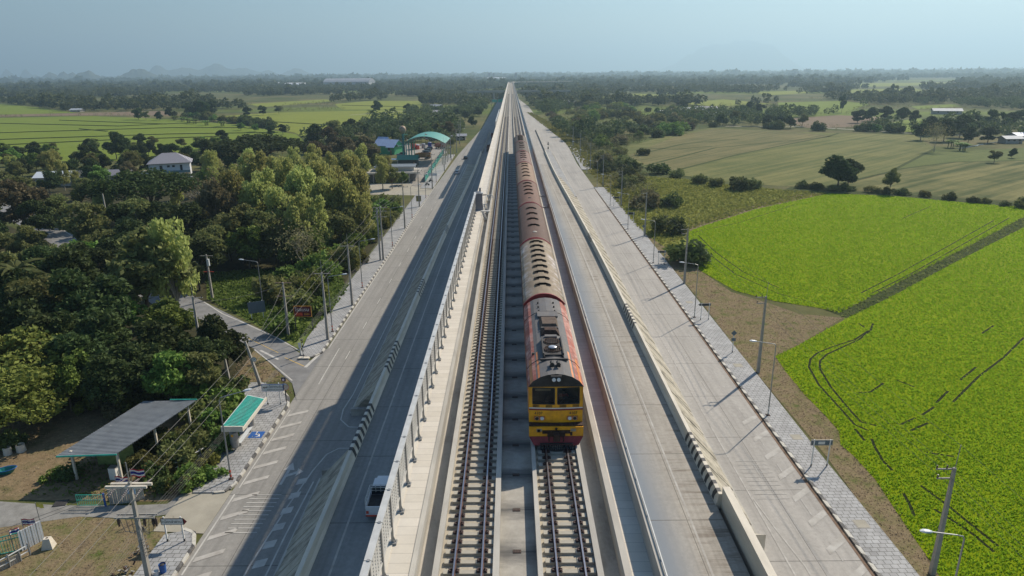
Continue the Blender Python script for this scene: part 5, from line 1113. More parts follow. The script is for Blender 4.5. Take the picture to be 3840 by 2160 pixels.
def truck(label, loc, col, group=None, rz=0, L_=7.5):
    o = thing('dump_truck', label, 'truck', loc, rz, group); pc = pm('truckpaint_%g' % col[0], col, .5, .25, 2); m = MB(); m.loft([[(-1.15, y, .9), (-1.15, y, z), (1.15, y, z), (1.15, y, .9)] for y, z in ((L_/2 - 1.7, 2.7), (L_/2 - .5, 2.65), (L_/2, 1.8))]); m.build('cab', pc, o)
    m = MB(); m.box(-1.0, 1.0, L_/2 - .45, L_/2 - .2, 1.9, 2.5); m.build('windscreen', m_glass2, o); m = MB(); m.box(-1.2, 1.2, -L_/2, -L_/2 + .12, 1.1, 2.75); m.box(-1.2, -1.08, -L_/2 + .12, L_/2 - 1.9, 1.1, 2.75); m.box(1.08, 1.2, -L_/2 + .12, L_/2 - 1.9, 1.1, 2.75); m.box(-1.08, 1.08, L_/2 - 2.05, L_/2 - 1.9, 1.1, 3.0); m.box(-1.08, 1.08, -L_/2 + .12, L_/2 - 2.05, 1.1, 1.25); m.build('tipper_body', pc, o)
    m = MB(); m.box(-1.0, 1.0, -L_/2 + .2, L_/2 - 2.1, 1.26, 2.3); m.build('load', m_wood, o); m = MB(); m.box(-.45, .45, -L_/2 + .1, L_/2 - .3, .6, 1.05); m.build('chassis', m_grime, o)
    for x in (-1.0, 1.0):
        for y in (-L_/2 + 1, -L_/2 + 2.2, L_/2 - 1): wheel(o, x, y, .5, .3)
    return o
truck('maroon dump truck far up the left inner road, farther of two', (-11.0, 425, .04), (.13, .045, .05)); truck('brown dump truck on the left inner road, nearer of two', (-11.2, 353, .04), (.17, .10, .08))
car('pickup_truck', 'small vehicle leaving the right road beyond the far underpass', (*at(1357, 255)[:2], .03), .4, (.5, .5, .5), 'pickup')

# market / depot compound
lot = P2((1010, 428), (1060, 392), (1120, 392), (1112, 412), (1075, 470), (1040, 470)); sheet('forecourt', lot, .05, pm('dusty_forecourt', (.30, .28, .245), .85, .15, .3)); sheet('forecourt', P2((1000, 380), (1012, 362), (1110, 360), (1125, 384), (1060, 425), (1000, 425)), .046, pm('dusty_forecourt', (.30, .28, .245)))
for k, (u, v, c_, lb) in enumerate(((1078, 378, (.03, .03, .035), 'dark parked car at the far end of the row beside the arched hall'), (1074, 383, (.10, .11, .12), 'second dark parked car in the row beside the arched hall'), (1070, 388, (.04, .045, .05), 'third dark parked car in the row beside the arched hall'), (1010, 392, (.20, .22, .24), 'grey car parked beside the green roofed kiosk'))):
    car('parked_car', lb, (*at(u, v)[:2], .06), R(80), c_, 'suv', 'cars parked in the compound')
truck('brown and yellow truck parked at the near side of the compound', (*at(1064, 400)[:2], .06), (.30, .16, .05), None, R(85)); truck('red truck parked beneath the left end of the arched hall', (*at(1040, 376)[:2], .06), (.35, .04, .03), None, R(2), 6); truck('rusty truck parked beneath the right end of the arched hall', (*at(1108, 374)[:2], .06), (.28, .09, .05), None, R(60), 6)
def motorbike(u, v, lb, lb2, shirt):
    p = at(u, v); o = thing('motorcycle', lb, 'motorcycle', (p.x, p.y, .05), R(70)); 
    for y in (-.6, .62): m = MB(); m.tube([(-.05, y, .3), (.05, y, .3)], .3, 14); m.build('wheel', m_tyre, o)
    m = MB(); m.loft([[(-.12, y, z0), (-.1, y, z1), (.1, y, z1), (.12, y, z0)] for y, z0, z1 in ((-.75, .55, .72), (-.2, .35, .78), (.2, .3, .62), (.42, .55, .95))]); m.build('body', m_dark, o); m = MB(); m.tube([(-.33, .35, 1.0), (0, .45, 1.02), (.33, .35, 1.0)], .025, 6); m.tube([(0, .62, .3), (0, .45, 1.0)], .03, 6); m.build('handlebar', m_galv, o)
    seated((p.x, p.y, .05 + .72), lb2, shirt, R(70 + 180))
motorbike(639, 622, '', '', m_shirt) if False else None
motorbike(1075, 467, 'dark motorcycle crossing the pavement beside the shop yard', 'person in dark clothes riding the nearer motorcycle', m_trou); motorbike(1084, 458, 'dark motorcycle waiting nearer the shop, beside the tall pole', 'person in dark clothes riding the farther motorcycle', m_trou)

# arched hall
hall = thing('arched_hall', 'open hall with an arched turquoise sheet roof on lattice trusses', 'hall', (-37.7, 312.5, 0)); m_turq = pm('turquoise_sheet', (.06, .27, .22), .5, .12, 1.2)
def arch_pt(t, y, off=0): a = -1 + 2 * t; return (a * 9.3, y, 9.1 + 3.1 * (1 - a * a) + off)
m = MB(); n = 18
for i in range(n): m.quad(arch_pt(i / n, -12.5), arch_pt((i + 1) / n, -12.5), arch_pt((i + 1) / n, 12.5), arch_pt(i / n, 12.5))
m.build('roof', m_turq, hall)
for y in (-12.3, -4, 4, 12.3):
    m = MB()
    for i in range(n):
        a, c_ = Vector(arch_pt(i / n, y, -.1)), Vector(arch_pt((i + 1) / n, y, -.1)); d, e_ = a - Vector((0, 0, 1.1)), c_ - Vector((0, 0, 1.1)); m.bar(d, e_, .12); m.bar(a, e_, .08); m.bar(a, d, .08)
    m.build('truss', m_galv, hall)
for x in (-9.1, -7.7, 7.7, 9.1):
    for y in (-12.3, -4, 4, 12.3): m = MB(); m.bar((x, y, 0), (x, y, 9.0 if abs(x) > 9 else 9.9), .28); m.build('column', m_greensh if x < 0 else m_pole, hall)
wt = thing('water_tower', 'ball topped water tower beside the arched hall', 'water tower', (-48.7, 314, 0)); m = MB(); m.tube([(0, 0, 0), (0, 0, 12.6)], [.7, .5], 12); m.build('shaft', pm('tower_green', (.05, .17, .16), .6), wt); m = MB(); m.ball((0, 0, 14.0), (1.6, 1.6, 1.8), 16, 10); m.build('tank', pm('rusty_ball', (.36, .24, .16), .6, .3, 1), wt, smooth=True)
def gable(nm, lb, loc, w, d, h, rh, rz, wall, roof, over=.6, cat='house', hip=0.0, wins=2, door=True):
    """house with pitched roof, ridge along x"""
    o = thing(nm, lb, cat, loc, rz); m = MB(); m.box(-w/2, w/2, -d/2, d/2, 0, h); wl = m.build('wall', wall, o)
    if not hip:
        m = MB()
        for s_ in (-1, 1): m.tri((s_ * w/2, -d/2, h + .002), (s_ * w/2, d/2, h + .002), (s_ * w/2, 0, h + rh * .94)) if s_ > 0 else m.tri((s_ * w/2, d/2, h + .002), (s_ * w/2, -d/2, h + .002), (s_ * w/2, 0, h + rh * .94))
        m.build('gable', wall, o)
    m = MB(); W2, D2 = w/2 + over, d/2 + over; r_ = W2 - hip; A = [(-W2, -D2, h - .05), (W2, -D2, h - .05), (W2, D2, h - .05), (-W2, D2, h - .05)]; B, C_ = (-r_, 0, h + rh), (r_, 0, h + rh)
    m.quad(A[0], A[1], C_, B); m.quad(A[2], A[3], B, C_)
    if hip: m.tri(A[1], A[2], C_); m.tri(A[3], A[0], B)
    m.quad(*[(x, y, z - .12) for x, y, z in A][::-1])
    for i in range(4): a, c_ = A[i], A[(i + 1) % 4]; m.quad((a[0], a[1], a[2] - .12), (c_[0], c_[1], c_[2] - .12), c_, a) if (hip or i in (0, 2)) else None
    m.build('roof', roof, o)
    for k in range(wins):
        x = -w/2 + w * (k + .5) / wins; q = MB(); q.box(x - .6, x + .6, -d/2 - .06, -d/2 - .003, h * .45, h * .8); f_ = q.build('window', m_glass2, wl)
        q = MB(); q.box(x - .68, x + .68, -d/2 - .1, -d/2 - .062, h * .40, h * .45); q.build('sill', m_white, f_)
    if door: q = MB(); q.box(w * .3, w * .3 + .9, -d/2 - .05, -d/2 - .004, 0, 2.1); q.build('door', m_wood, wl)
    return o
m_blueroof = pm('pale_blue_roof', (.36, .44, .60), .35, .1, .6); m_greenwall = pm('green_wall_paint', (.05, .32, .14), .7, .1, 1); m_whitewall = pm('white_wall', (.62, .64, .66), .7, .08, .8)
p = at(985, 385); h_ = gable('temple_hall', 'green walled house with overlapping pale blue roofs', (p.x - 1, p.y - 2, 0), 12, 8, 4.2, 2.8, R(-25), m_greenwall, m_blueroof)
h2 = MB(); 
for (dx, dy, w_, d_, z_, rh) in ((-5, 3, 6, 5, 5.4, 2.4), (4.5, -3.2, 5, 5, 3.6, 1.6)):
    h2.quad((dx - w_/2, dy - d_/2, z_), (dx + w_/2, dy - d_/2, z_), (dx + w_/2, dy, z_ + rh), (dx - w_/2, dy, z_ + rh)); h2.quad((dx + w_/2, dy + d_/2, z_), (dx - w_/2, dy + d_/2, z_), (dx - w_/2, dy, z_ + rh), (dx + w_/2, dy, z_ + rh))
h2.build('upper_roof', m_blueroof, h_)
p = at(1028, 418); gable('kiosk', 'small open kiosk with a dark green pitched roof in the compound', (p.x, p.y, 0), 8, 6, 3.2, 1.6, 0, pm('dark_hall', (.04, .05, .05), .7), pm('green_roof', (.03, .20, .13), .5), wins=0)
o = thing('roof_sheet', 'low flat white roof between the shop house and the green kiosk', 'roof', (*at(1020, 418)[:2], 0)); m = MB(); m.box(-6, 6, -2.6, 1.5, 3.0, 3.15); m.build('roof', m_lampw, o); m = MB(); 
for x in (-5.5, 0, 5.5): m.bar((x, -2.3, 0), (x, -2.3, 3), .15)
m.build('post', m_pole, o)
# shop house
s_ = thing('shop_house', 'low grey shop house with a flat roof and open front beside the left pavement', 'shop', (-43, 252.5, 0), R(4)); m = MB(); m.box(-9, 7.5, 0, 9, 0, 3.4); wl = m.build('wall', pm('grey_wall', (.20, .20, .20), .8, .15, .6), s_)
m = MB(); m.box(-10, 9.5, -2.8, 9.4, 3.42, 3.6); m.build('canopy', m_dconc, s_); m = MB(); m.box(-10, 9.5, -2.95, -2.8, 3.2, 3.75); m.build('fascia', m_concl, s_)
m = MB(); m.box(-7, 7, 2.2, 9, 3.6, 5.1); m.build('upper_wall', m_steel, s_); m = MB(); m.box(-7.6, 7.6, 1.6, 9.6, 5.1, 5.3); m.build('upper_roof', pm('lead_roof', (.13, .15, .16), .5, .1, .5), s_); m = MB(); m.tube([(-7.6, 1.6, 5.15), (7.7, 1.6, 5.15)], .35, 8); m.build('roof_edge', m_steel, s_)
for x in (-7.5, -3.2, 1.2, 5.5): m = MB(); m.bar((x, -2.5, 0), (x, -2.5, 3.3), .22); m.build('column', m_concl, s_)
for x in (-5.5, -1, 3.2): m = MB(); m.box(x - 1.6, x + 1.6, -.05, -.004, .1, 2.8); m.build('shutter', m_dark, wl)
sheet('forecourt', [(-56, 226), (-31.6, 222), (-31.6, 238), (-34, 249), (-56, 247)], .045, m_apron)
# green and white decorated fence
fo = fence_run('decorated_fence', 'green and white bunting fence along the compound pavement', [tuple(at(u, v)[:2]) for u, v in ((1069, 458), (1083, 437), (1097, 415), (1108, 398), (1117, 384))], 2.2, m_greensh)
m = MB(); A, B = at(1067, 459), at(1117, 384)
for i in range(160): q = A.lerp(B, random.random()); m.ball((q.x + random.uniform(-.4, .7), q.y, random.uniform(.2, 2.6)), random.uniform(.12, .25), 5, 3, random.randint(0, 2))
m.build('bunting', [m_white, m_greensh, m_flagb], fo, True)
flag('long red white and blue flag hanging before the arched hall', *at(1073, 410)[:2], 11.5, 2.6, 1.35, True)
for u, v, lb in ((1047, 379, 'red water tank'), (1062, 376, 'grey water tank'), (1078, 372, 'blue water tank')):
    q = at(u, v); o = thing('water_tank', lb + ' in the row beneath the arched hall', 'water tank', (q.x, q.y + 6, 0)); m = MB(); m.cyl(0, 0, 0, 2.2, 1.0, 12); m.build('body', {'r': m_redp, 'g': m_galv, 'b': m_flagb}[lb[0]], o); m = MB(); m.ball((0, 0, 2.2), (1, 1, .4), 12, 6); m.build('lid', m_steelg, o)

# white house with a hip roof
m_tile2, t, b = newmat('grey_roof_tiles'); v = mapped(t, (1, 1, 1)); wv = nd(t, 'ShaderNodeTexWave', wave_type='BANDS', bands_direction='Z'); wv.inputs['Scale'].default_value = 1.1; wv.inputs['Distortion'].default_value = .3; L(t, v, wv.inputs[0])
L(t, ramp(t, wv.outputs[0], [(.2, (.17, .165, .185)), (.8, (.33, .32, .35))]), b.inputs['Base Color']); b.inputs['Roughness'].default_value = .6
hp = at(400, 452); hs_ = gable('white_house', 'white two storey house with a grey hipped roof among the trees', (-129.5, 262, 0), 13.5, 10.5, 7.0, 3.2, R(22), m_whitewall, m_tile2, .9, hip=5.2, wins=0, door=False)
wl = [c_ for c_ in hs_.children if c_.name.startswith('wall')][0]; m = MB(); m.box(-6.8, 6.8, -6.3, -5.26, 3.2, 3.4); m.build('balcony_slab', m_concl, hs_); m = MB(); m.box(-6.8, 6.8, -6.3, -6.2, 3.4, 4.2); m.build('balcony_rail', pm('teal_rail', (.10, .20, .24), .6), hs_)
for x, z, w_, h_2 in ((-3, 4.0, .9, 2.1), (-.5, 5.4, .9, .7), (1.2, 5.4, .9, .7), (3.8, 4.0, .8, 2.1), (1.0, .9, 2.0, 1.4), (4.6, .9, 1.3, 1.5)):
    m = MB(); m.box(x - w_/2, x + w_/2, -5.32, -5.256, z, z + h_2); f_ = m.build('window' if h_2 < 2 else 'door', m_glass2, wl); m = MB(); m.box(x - w_/2 - .08, x + w_/2 + .08, -5.36, -5.322, z - .1, z); m.build('sill', m_white, f_)
m = MB(); m.box(-10.2, -6.76, -5.2, 5.2, 3.2, 3.4); m.build('terrace', m_concl, hs_)
for y in (-5, -1.7, 1.7, 5): m = MB(); m.bar((-9.0 + 2.0, y, 0), (-9.0 + 2.0, y, 6.9), .25); m.build('column', m_white, hs_)
m = MB(); m.box(-6.9, -6.76, -4.6, 4.6, 3.6, 6.2); m.build('glazed_wall', m_glass2, wl)
# long ruined roof left of it
rr = thing('ruined_building', 'long low building with a half bare roof frame and pale sheets', 'building', (*at(170, 465)[:2], 0), R(8)); m = MB(); m.box(-9, 24, -3.5, 3.5, 0, 3.2); wl = m.build('wall', m_dconc, rr)
m = MB(); m.quad((-9.6, -4.2, 3.3), (4, -4.2, 3.3), (4, .2, 5.2), (-9.6, .2, 5.0)); m.quad((4, 4.2, 3.3), (-9.6, 4.2, 3.3), (-9.6, .2, 5.0), (4, .2, 5.2)); m.build('sheet_roof', m_lampw, rr); m = MB(); m.quad((9, -4.2, 3.3), (24.5, -4.2, 3.3), (24.5, 0, 5.2), (9, 0, 5.2)); m.quad((24.5, 4.2, 3.3), (9, 4.2, 3.3), (9, 0, 5.2), (24.5, 0, 5.2)); m.build('tiled_roof', m_tile2, rr)
m = MB()
for k in range(9): x = 4 + k * .62; m.bar((x, -4.2, 3.3), (x, 0, 5.2), .12)
for k in range(6): m.bar((4, -4.2 + k * .8, 3.35 + k * .37), (9, -4.2 + k * .8, 3.35 + k * .37), .1)
m.build('roof_frame', m_galv, rr)
for x in (-6, -1, 12, 18): m = MB(); m.box(x - .7, x + .7, -3.58, -3.504, 1, 2.2); m.build('window', m_glass2, wl)
# ================================================================== VEGETATION
def leafmat(n, c1, c2, tr=.3, hue=.0, rough=.75, spec=.15):
    m, t, b = newmat(n); g = nd(t, 'ShaderNodeNewGeometry'); oi = nd(t, 'ShaderNodeObjectInfo')
    v = mapped(t, (1, 1, 1)); f = noise(t, v, .45, 3, .6)
    k = math_(t, 'ADD', math_(t, 'MULTIPLY', g.outputs['Random Per Island'], .55), math_(t, 'MULTIPLY', math_(t, 'SUBTRACT', f, .25), .9))
    c = ramp(t, k, [(.1, c1), (.85, c2)])
    hs = nd(t, 'ShaderNodeHueSaturation'); L(t, c, hs.inputs['Color']); L(t, math_(t, 'ADD', .47 + hue, math_(t, 'MULTIPLY', oi.outputs['Random'], .05)), hs.inputs['Hue'])
    L(t, math_(t, 'ADD', .72, math_(t, 'MULTIPLY', oi.outputs['Random'], .55)), hs.inputs['Value']); hs.inputs['Saturation'].default_value = .95
    L(t, hs.outputs[0], b.inputs['Base Color']); b.inputs['Roughness'].default_value = rough; b.inputs['Specular IOR Level'].default_value = spec
    tl = nd(t, 'ShaderNodeBsdfTranslucent'); L(t, mixc(t, .5, hs.outputs[0], (.25, .35, .02), 'MIX') if False else hs.outputs[0], tl.inputs[0]); mx = nd(t, 'ShaderNodeMixShader'); mx.inputs[0].default_value = tr
    L(t, b.outputs[0], mx.inputs[1]); L(t, tl.outputs[0], mx.inputs[2]); L(t, mx.outputs[0], t.nodes['Material Output'].inputs['Surface']); return m
LM = dict(dark=leafmat('leaves_dark', (.028, .05, .015), (.085, .122, .032), .25), rain=leafmat('leaves_rain_tree', (.03, .06, .018), (.08, .125, .03)),
          olive=leafmat('leaves_olive', (.105, .125, .036), (.235, .25, .08), .38), euca=leafmat('leaves_eucalyptus', (.23, .265, .065), (.47, .49, .15), .5),
          bright=leafmat('leaves_bright', (.08, .15, .025), (.20, .30, .05)), yellow=leafmat('leaves_yellow_green', (.11, .12, .02), (.23, .24, .045)),
          bushy=leafmat('leaves_bushy', (.055, .08, .02), (.13, .165, .045)), brown=leafmat('leaves_brown', (.13, .12, .055), (.24, .21, .10)), far=leafmat('leaves_far', (.042, .066, .024), (.125, .15, .05)), palm=leafmat('palm_leaf', (.05, .08, .02), (.12, .15, .04)))
m_bark = pm('bark', (.16, .125, .09), .9, .3, 4); m_palebark = pm('pale_bark', (.34, .30, .24), .85, .25, 4)
def cards(P, s, asp=1.5, up=0.0, g=None, hang=False):
    """leaf quads at points P (n,3) with sizes s"""
    g = g or rng; n = len(P); a = g.normal(size=(n, 3)); a[:, 2] *= .7
    if hang: a = g.normal(size=(n, 3)) * .35; a[:, 2] -= 1
    a /= np.linalg.norm(a, axis=1)[:, None] + 1e-9; b = g.normal(size=(n, 3)); b -= (a * b).sum(1)[:, None] * a; b /= np.linalg.norm(b, axis=1)[:, None] + 1e-9
    s = np.broadcast_to(s, (n,))[:, None]; a = a * s * asp / 2; b = b * s / 2
    V = np.stack([P - a, P + b * .9, P + a, P - b * .9], 1).reshape(-1, 3); return V, np.arange(4 * n).reshape(n, 4)
def crown(kind, seed):
    g = np.random.default_rng(seed); pts = []; sz = []; cl = []
    H = dict(dark=11, rain=11, olive=11, euca=14, bright=8, yellow=10, brown=9)[kind]
    if kind == 'rain':
        for i in range(46):
            r_ = math.sqrt(g.random()) * 8.2; a = g.random() * 6.283; cl.append((r_ * math.cos(a), r_ * math.sin(a), 7.6 + 3.0 * (1 - (r_ / 8.2) ** 2) + g.normal() * .3, 1.9, .75))
        per, s = 150, .42
    elif kind == 'euca':
        for i in range(40):
            z = 4.5 + 9.3 * g.random(); w_ = 2.9 * math.sqrt(max(.05, 1 - ((z - 8.2) / 6.2) ** 2)); a = g.random() * 6.283; r_ = w_ * (.35 + .65 * g.random()); cl.append((r_ * math.cos(a), r_ * math.sin(a), z, 1.15, 1.25))
        per, s = 120, .36
    elif kind in ('olive', 'brown'):
        for i in range(38):
            z = 3.6 + 7 * g.random(); w_ = 4.0 * math.sqrt(max(.05, 1 - ((z - 6.6) / 4.8) ** 2)); a = g.random() * 6.283; r_ = w_ * (.3 + .75 * g.random()); cl.append((r_ * math.cos(a), r_ * math.sin(a), z, 1.3, 1.0))
        per, s = 100, .38
    elif kind == 'yellow':
        for i in range(44):
            r_ = math.sqrt(g.random()) * 5.6; a = g.random() * 6.283; cl.append((r_ * math.cos(a), r_ * math.sin(a), 3.5 + 6 * g.random() * (1 - (r_ / 6.4) ** 2), 1.7, .5))
        per, s = 150, .36
    elif kind == 'bright':
        for i in range(30):
            z = 2 + 5.6 * g.random(); w_ = 3.1 * math.sqrt(max(.05, 1 - ((z - 4.3) / 3.9) ** 2)); a = g.random() * 6.283; r_ = w_ * (.4 + .6 * g.random()); cl.append((r_ * math.cos(a), r_ * math.sin(a), z, 1.15, .95))
        per, s = 140, .36
    else:
        for i in range(44):
            z = 3 + 7.6 * g.random(); w_ = 4.3 * math.sqrt(max(.05, 1 - ((z - 6.2) / 5.0) ** 2)); a = g.random() * 6.283; r_ = w_ * (.45 + .6 * g.random()); cl.append((r_ * math.cos(a), r_ * math.sin(a), z, 1.45, 1.05))
        per, s = 120, .42
    if kind in ('dark', 'olive', 'bright', 'brown'):
        cl = []; w_, zc, zh, r0 = dict(dark=(3.6, 5.5, 4.1, 1.5), olive=(3.2, 6.2, 3.6, 1.35), bright=(2.4, 4.2, 2.8, 1.2), brown=(3.0, 6.0, 3.2, 1.15))[kind]
        for q in range(10):
            v = g.normal(size=3); v /= np.linalg.norm(v); v *= .55 + .4 * g.random(); lx, ly, lz = v[0] * w_, v[1] * w_, zc + v[2] * zh; lr = g.uniform(1.1, 1.9)
            for j in range(6):
                u = g.normal(size=3); u /= np.linalg.norm(u); u[2] = abs(u[2]) * .8 - .1; cl.append((lx + u[0] * lr, ly + u[1] * lr, max(1.5, lz + u[2] * lr), r0 * g.uniform(.6, 1.05), g.uniform(.6, .95)))
    for x, y, z, r_, f in cl:
        d = g.normal(size=(per, 3)); d /= np.linalg.norm(d, axis=1)[:, None]; d *= (r_ * (.55 + .5 * g.random((per, 1)))); d[:, 2] *= f; pts.append(d + np.array([x, y, z]))
    P = np.concatenate(pts); V, F = cards(P, s * (.7 + .6 * g.random(len(P))), 1.6, g=g, hang=(kind == 'euca'))
    me = npmesh('crown', V, F, LM[kind]); t = MB(); th = .22 * H / 11
    if kind == 'rain': th = .38
    k = 3.0 if kind != 'rain' else 3.5
    t.tube([(0, 0, -.2), (.1, 0, k * .5), (0, .1, k)], [th, th * .8, th * .7], 8)
    order = sorted(cl, key=lambda c_: -c_[2]); pick = order[::max(1, len(cl) // 16)]
    for x, y, z, r_, f in pick: t.tube([(0, .1, k - .1), (x * .35, y * .35, k + (z - k) * .5), (x * .95, y * .95, z)], [th * .55, th * .3, .03], 5)
    tm = t.mesh('trunk', m_palebark if kind in ('euca', 'brown') else m_bark); return tm, me, H
TREES = {k: [crown(k, 100 + i * 17 + hash(k[0]) % 1 + ord(k[0])) for i in range(3 if k in ('dark', 'olive', 'euca') else 2)] for k in ('dark', 'rain', 'olive', 'euca', 'bright', 'yellow', 'brown')}
NT = [0]; OCC = []
LAB = dict(dark='dark rounded tree', rain='spreading umbrella tree', olive='olive green tree', euca='pale feathery tree', bright='bright green tree', yellow='yellow green tree', brown='brownish tree')
ONES = 'zero one two three four five six seven eight nine ten eleven twelve thirteen fourteen fifteen sixteen seventeen eighteen nineteen'.split(); TENS = 'x x twenty thirty forty fifty sixty seventy eighty ninety'.split()
def words(q):
    q = int(min(99, max(0, round(q)))); return ONES[q] if q < 20 else TENS[q // 10] + ('-' + ONES[q % 10] if q % 10 else '')
def place2(x, y, z=0):
    u, v = pix((x, y, z)); h = lambda q: words(int(q)) + (' and a half' if q % 1 >= .5 else '')
    return '%s percent across, %s down' % (h(u / 25.76), h(v / 14.49))
def place(x, y, z=0):
    u, v = pix((x, y, z))
    if u < 26 or u > 2550 or v > 1440: return 'cut by the %s edge, %s percent %s' % (('left', words(v / 14.49), 'down') if u < 26 else ('right', words(v / 14.49), 'down') if u > 2550 else ('bottom', words(u / 25.76), 'across'))
    return '%s percent across, %s percent down' % (words(u / 25.76), words(v / 14.49))
def tree(kind, x, y, h, where, label=None, wide=1.0, group=None, rnd=random):
    if pix((x, y, h * .6))[0] < -150: return
    tm, cm, H = rnd.choice(TREES[kind]); s = h / H; NT[0] += 1
    nm = {'rain': 'umbrella_tree', 'euca': 'feathery_tree'}.get(kind, 'broadleaf_tree')
    o = thing(nm, label or '%s %s, %s' % (LAB[kind], where, place(x, y, h * .6)), 'tree', (x, y, 0), rnd.uniform(0, 6.28), None if label else (group or '%ss %s' % (LAB[kind], where)))
    o.scale = (s * wide * rnd.uniform(.92, 1.1), s * wide * rnd.uniform(.92, 1.1), s); ob('trunk', tm, o); ob('crown', cm, o); OCC.append((x, y, h * .3 * wide)); return o
KEEP = [((500, 748, 618, 812), 112), ((335, 375, 485, 452), 255), ((98, 436, 345, 476), 215), ((108, 555, 198, 598), 160), ((985, 405, 1080, 468), 245), ((960, 345, 1000, 395), 300), ((395, 735, 445, 765), 112)]
def blocks(x, y, h):
    r_ = h * .40; u0, v0 = pix((x - r_, y, h)); u1, v1 = pix((x + r_, y, h * .22))
    return any(y < yy and u0 < k[2] and u1 > k[0] and v0 < k[3] and v1 > k[1] for k, yy in KEEP)
def tpx(kind, u, v, h, where, label=None, wide=1.0, zf=.62):
    p = at(u, v, h * zf)
    if not label and blocks(p.x, p.y, h): return
    return tree(kind, p.x, p.y, h, where, label, wide)
def tbase(kind, u, v, h, label, wide=1.0): p = at(u, v); return tree(kind, p.x, p.y, h, '', label, wide)
W1 = 'in the left woodland'; W2 = 'in the middle woods'; W3 = 'beyond the white house'
for a in ((285, 352, 15, 'dark', W3, 'tall round tree standing above the tree belt before the green field', .9), (650, 378, 13, 'rain', W3, 'very broad dark umbrella tree right of the white house', 1.75), (372, 488, 13, 'rain', W2, 'dark layered umbrella tree in front of the white house', 1.25),
          (255, 495, 10, 'rain', W2, 'low green umbrella tree below the ruined roof', .95), (322, 430, 8, 'brown', W2, 'brownish tree left of the white house, before the long roof', .8), (740, 520, 15, 'yellow', W2, 'large yellow green tree in the middle of the woods', .95),
          (625, 420, 14, 'euca', W2, 'bright feathery tree right of the bare forked tree', .95), (535, 425, 14, 'euca', W2, 'pale feathery tree right beside the white house', .9), (540, 520, 15, 'brown', W2, 'sparse yellowing tree with pale forked limbs in the woods', .6),
          (560, 832, 9, 'dark', W1, 'dark glossy tree leaning over the junction of the side road', .85), (425, 800, 9, 'bright', W1, 'bright green climber covered tree near the side road', .95), (350, 655, 17, 'olive', W1, 'large fine leafed olive tree hiding the side road', 1.05),
          (430, 660, 16, 'euca', W1, 'airy feathery tree at the edge of the hidden side road', 1.0), (55, 905, 10, 'yellow', W1, 'broad yellow green tree at the left edge above the yard', 1.15), (160, 940, 8, 'bright', W1, 'glossy light green tree beside the garden wall', .8),
          (15, 1000, 8, 'yellow', W1, 'low yellow green tree overhanging the water rings', 1.0), (35, 470, 12, 'olive', W2, 'olive tree at the left edge above the ruined roof', 1.1), (215, 555, 13, 'olive', W2, 'patchy brown green tree behind the glimpse of side road', 1.0), (45, 510, 14, 'brown', W2, 'brown green tree at the left edge by the road glimpse', 1.0)):
    tpx(a[3], a[0], a[1], a[2], a[4], a[5], a[6])
for u, v, h, k in ((40, 425, 9, 'olive'), (110, 405, 9, 'olive'), (175, 415, 9, 'dark'), (215, 385, 10, 'dark'), (250, 402, 9, 'dark'), (330, 392, 9, 'bright'), (365, 400, 9, 'dark'), (430, 372, 9, 'dark'), (470, 383, 10, 'dark'), (515, 372, 11, 'dark'), (560, 378, 11, 'dark'), (500, 395, 9, 'dark'), (230, 430, 8, 'dark'), (20, 400, 8, 'olive'), (300, 410, 8, 'dark'), (350, 372, 10, 'dark'), (400, 372, 8, 'dark')): tpx(k, u, v, h, W3)
for u, v, h, k in ((790, 335, 13, 'dark'), (840, 320, 13, 'olive'), (880, 312, 13, 'dark'), (830, 350, 11, 'brown'), (800, 385, 12, 'brown'), (860, 375, 12, 'brown'), (920, 320, 9, 'dark'), (960, 325, 8, 'dark'), (900, 355, 10, 'dark'), (950, 350, 9, 'dark'), (990, 335, 8, 'dark'), (1010, 318, 8, 'dark'), (1130, 330, 10, 'brown'), (1080, 300, 9, 'dark'), (1150, 310, 9, 'olive'), (1170, 285, 9, 'dark'), (1120, 290, 9, 'dark'), (1050, 318, 8, 'dark'), (1100, 320, 10, 'olive'), (1190, 300, 9, 'dark'), (1205, 275, 10, 'dark'), (1185, 268, 9, 'olive'), (1150, 275, 10, 'dark')): tpx(k, u, v, h, 'near the arched hall')
for u, v, h, k in ((600, 470, 14, 'euca'), (700, 450, 15, 'euca'), (790, 440, 15, 'euca'), (850, 480, 15, 'euca'), (640, 520, 14, 'euca'), (900, 490, 15, 'euca'), (930, 430, 14, 'euca'), (880, 420, 13, 'euca'), (960, 470, 12, 'euca'), (690, 590, 11, 'olive'), (800, 560, 13, 'euca'), (850, 545, 13, 'olive'), (910, 540, 12, 'euca'), (760, 600, 10, 'bright'), (830, 420, 12, 'euca'), (760, 455, 14, 'euca'), (570, 580, 11, 'olive'), (620, 600, 10, 'bright'),
                    (320, 530, 13, 'dark'), (415, 540, 13, 'dark'), (470, 560, 12, 'dark'), (400, 600, 12, 'olive'), (350, 590, 12, 'dark'), (480, 480, 12, 'dark'), (300, 470, 12, 'dark'), (440, 500, 13, 'dark'), (520, 600, 12, 'olive'), (490, 640, 11, 'dark'), (140, 520, 10, 'olive'), (270, 600, 11, 'olive'), (560, 470, 12, 'dark'), (350, 545, 13, 'olive'), (90, 540, 10, 'dark')): tpx(k, u, v, h, W2)
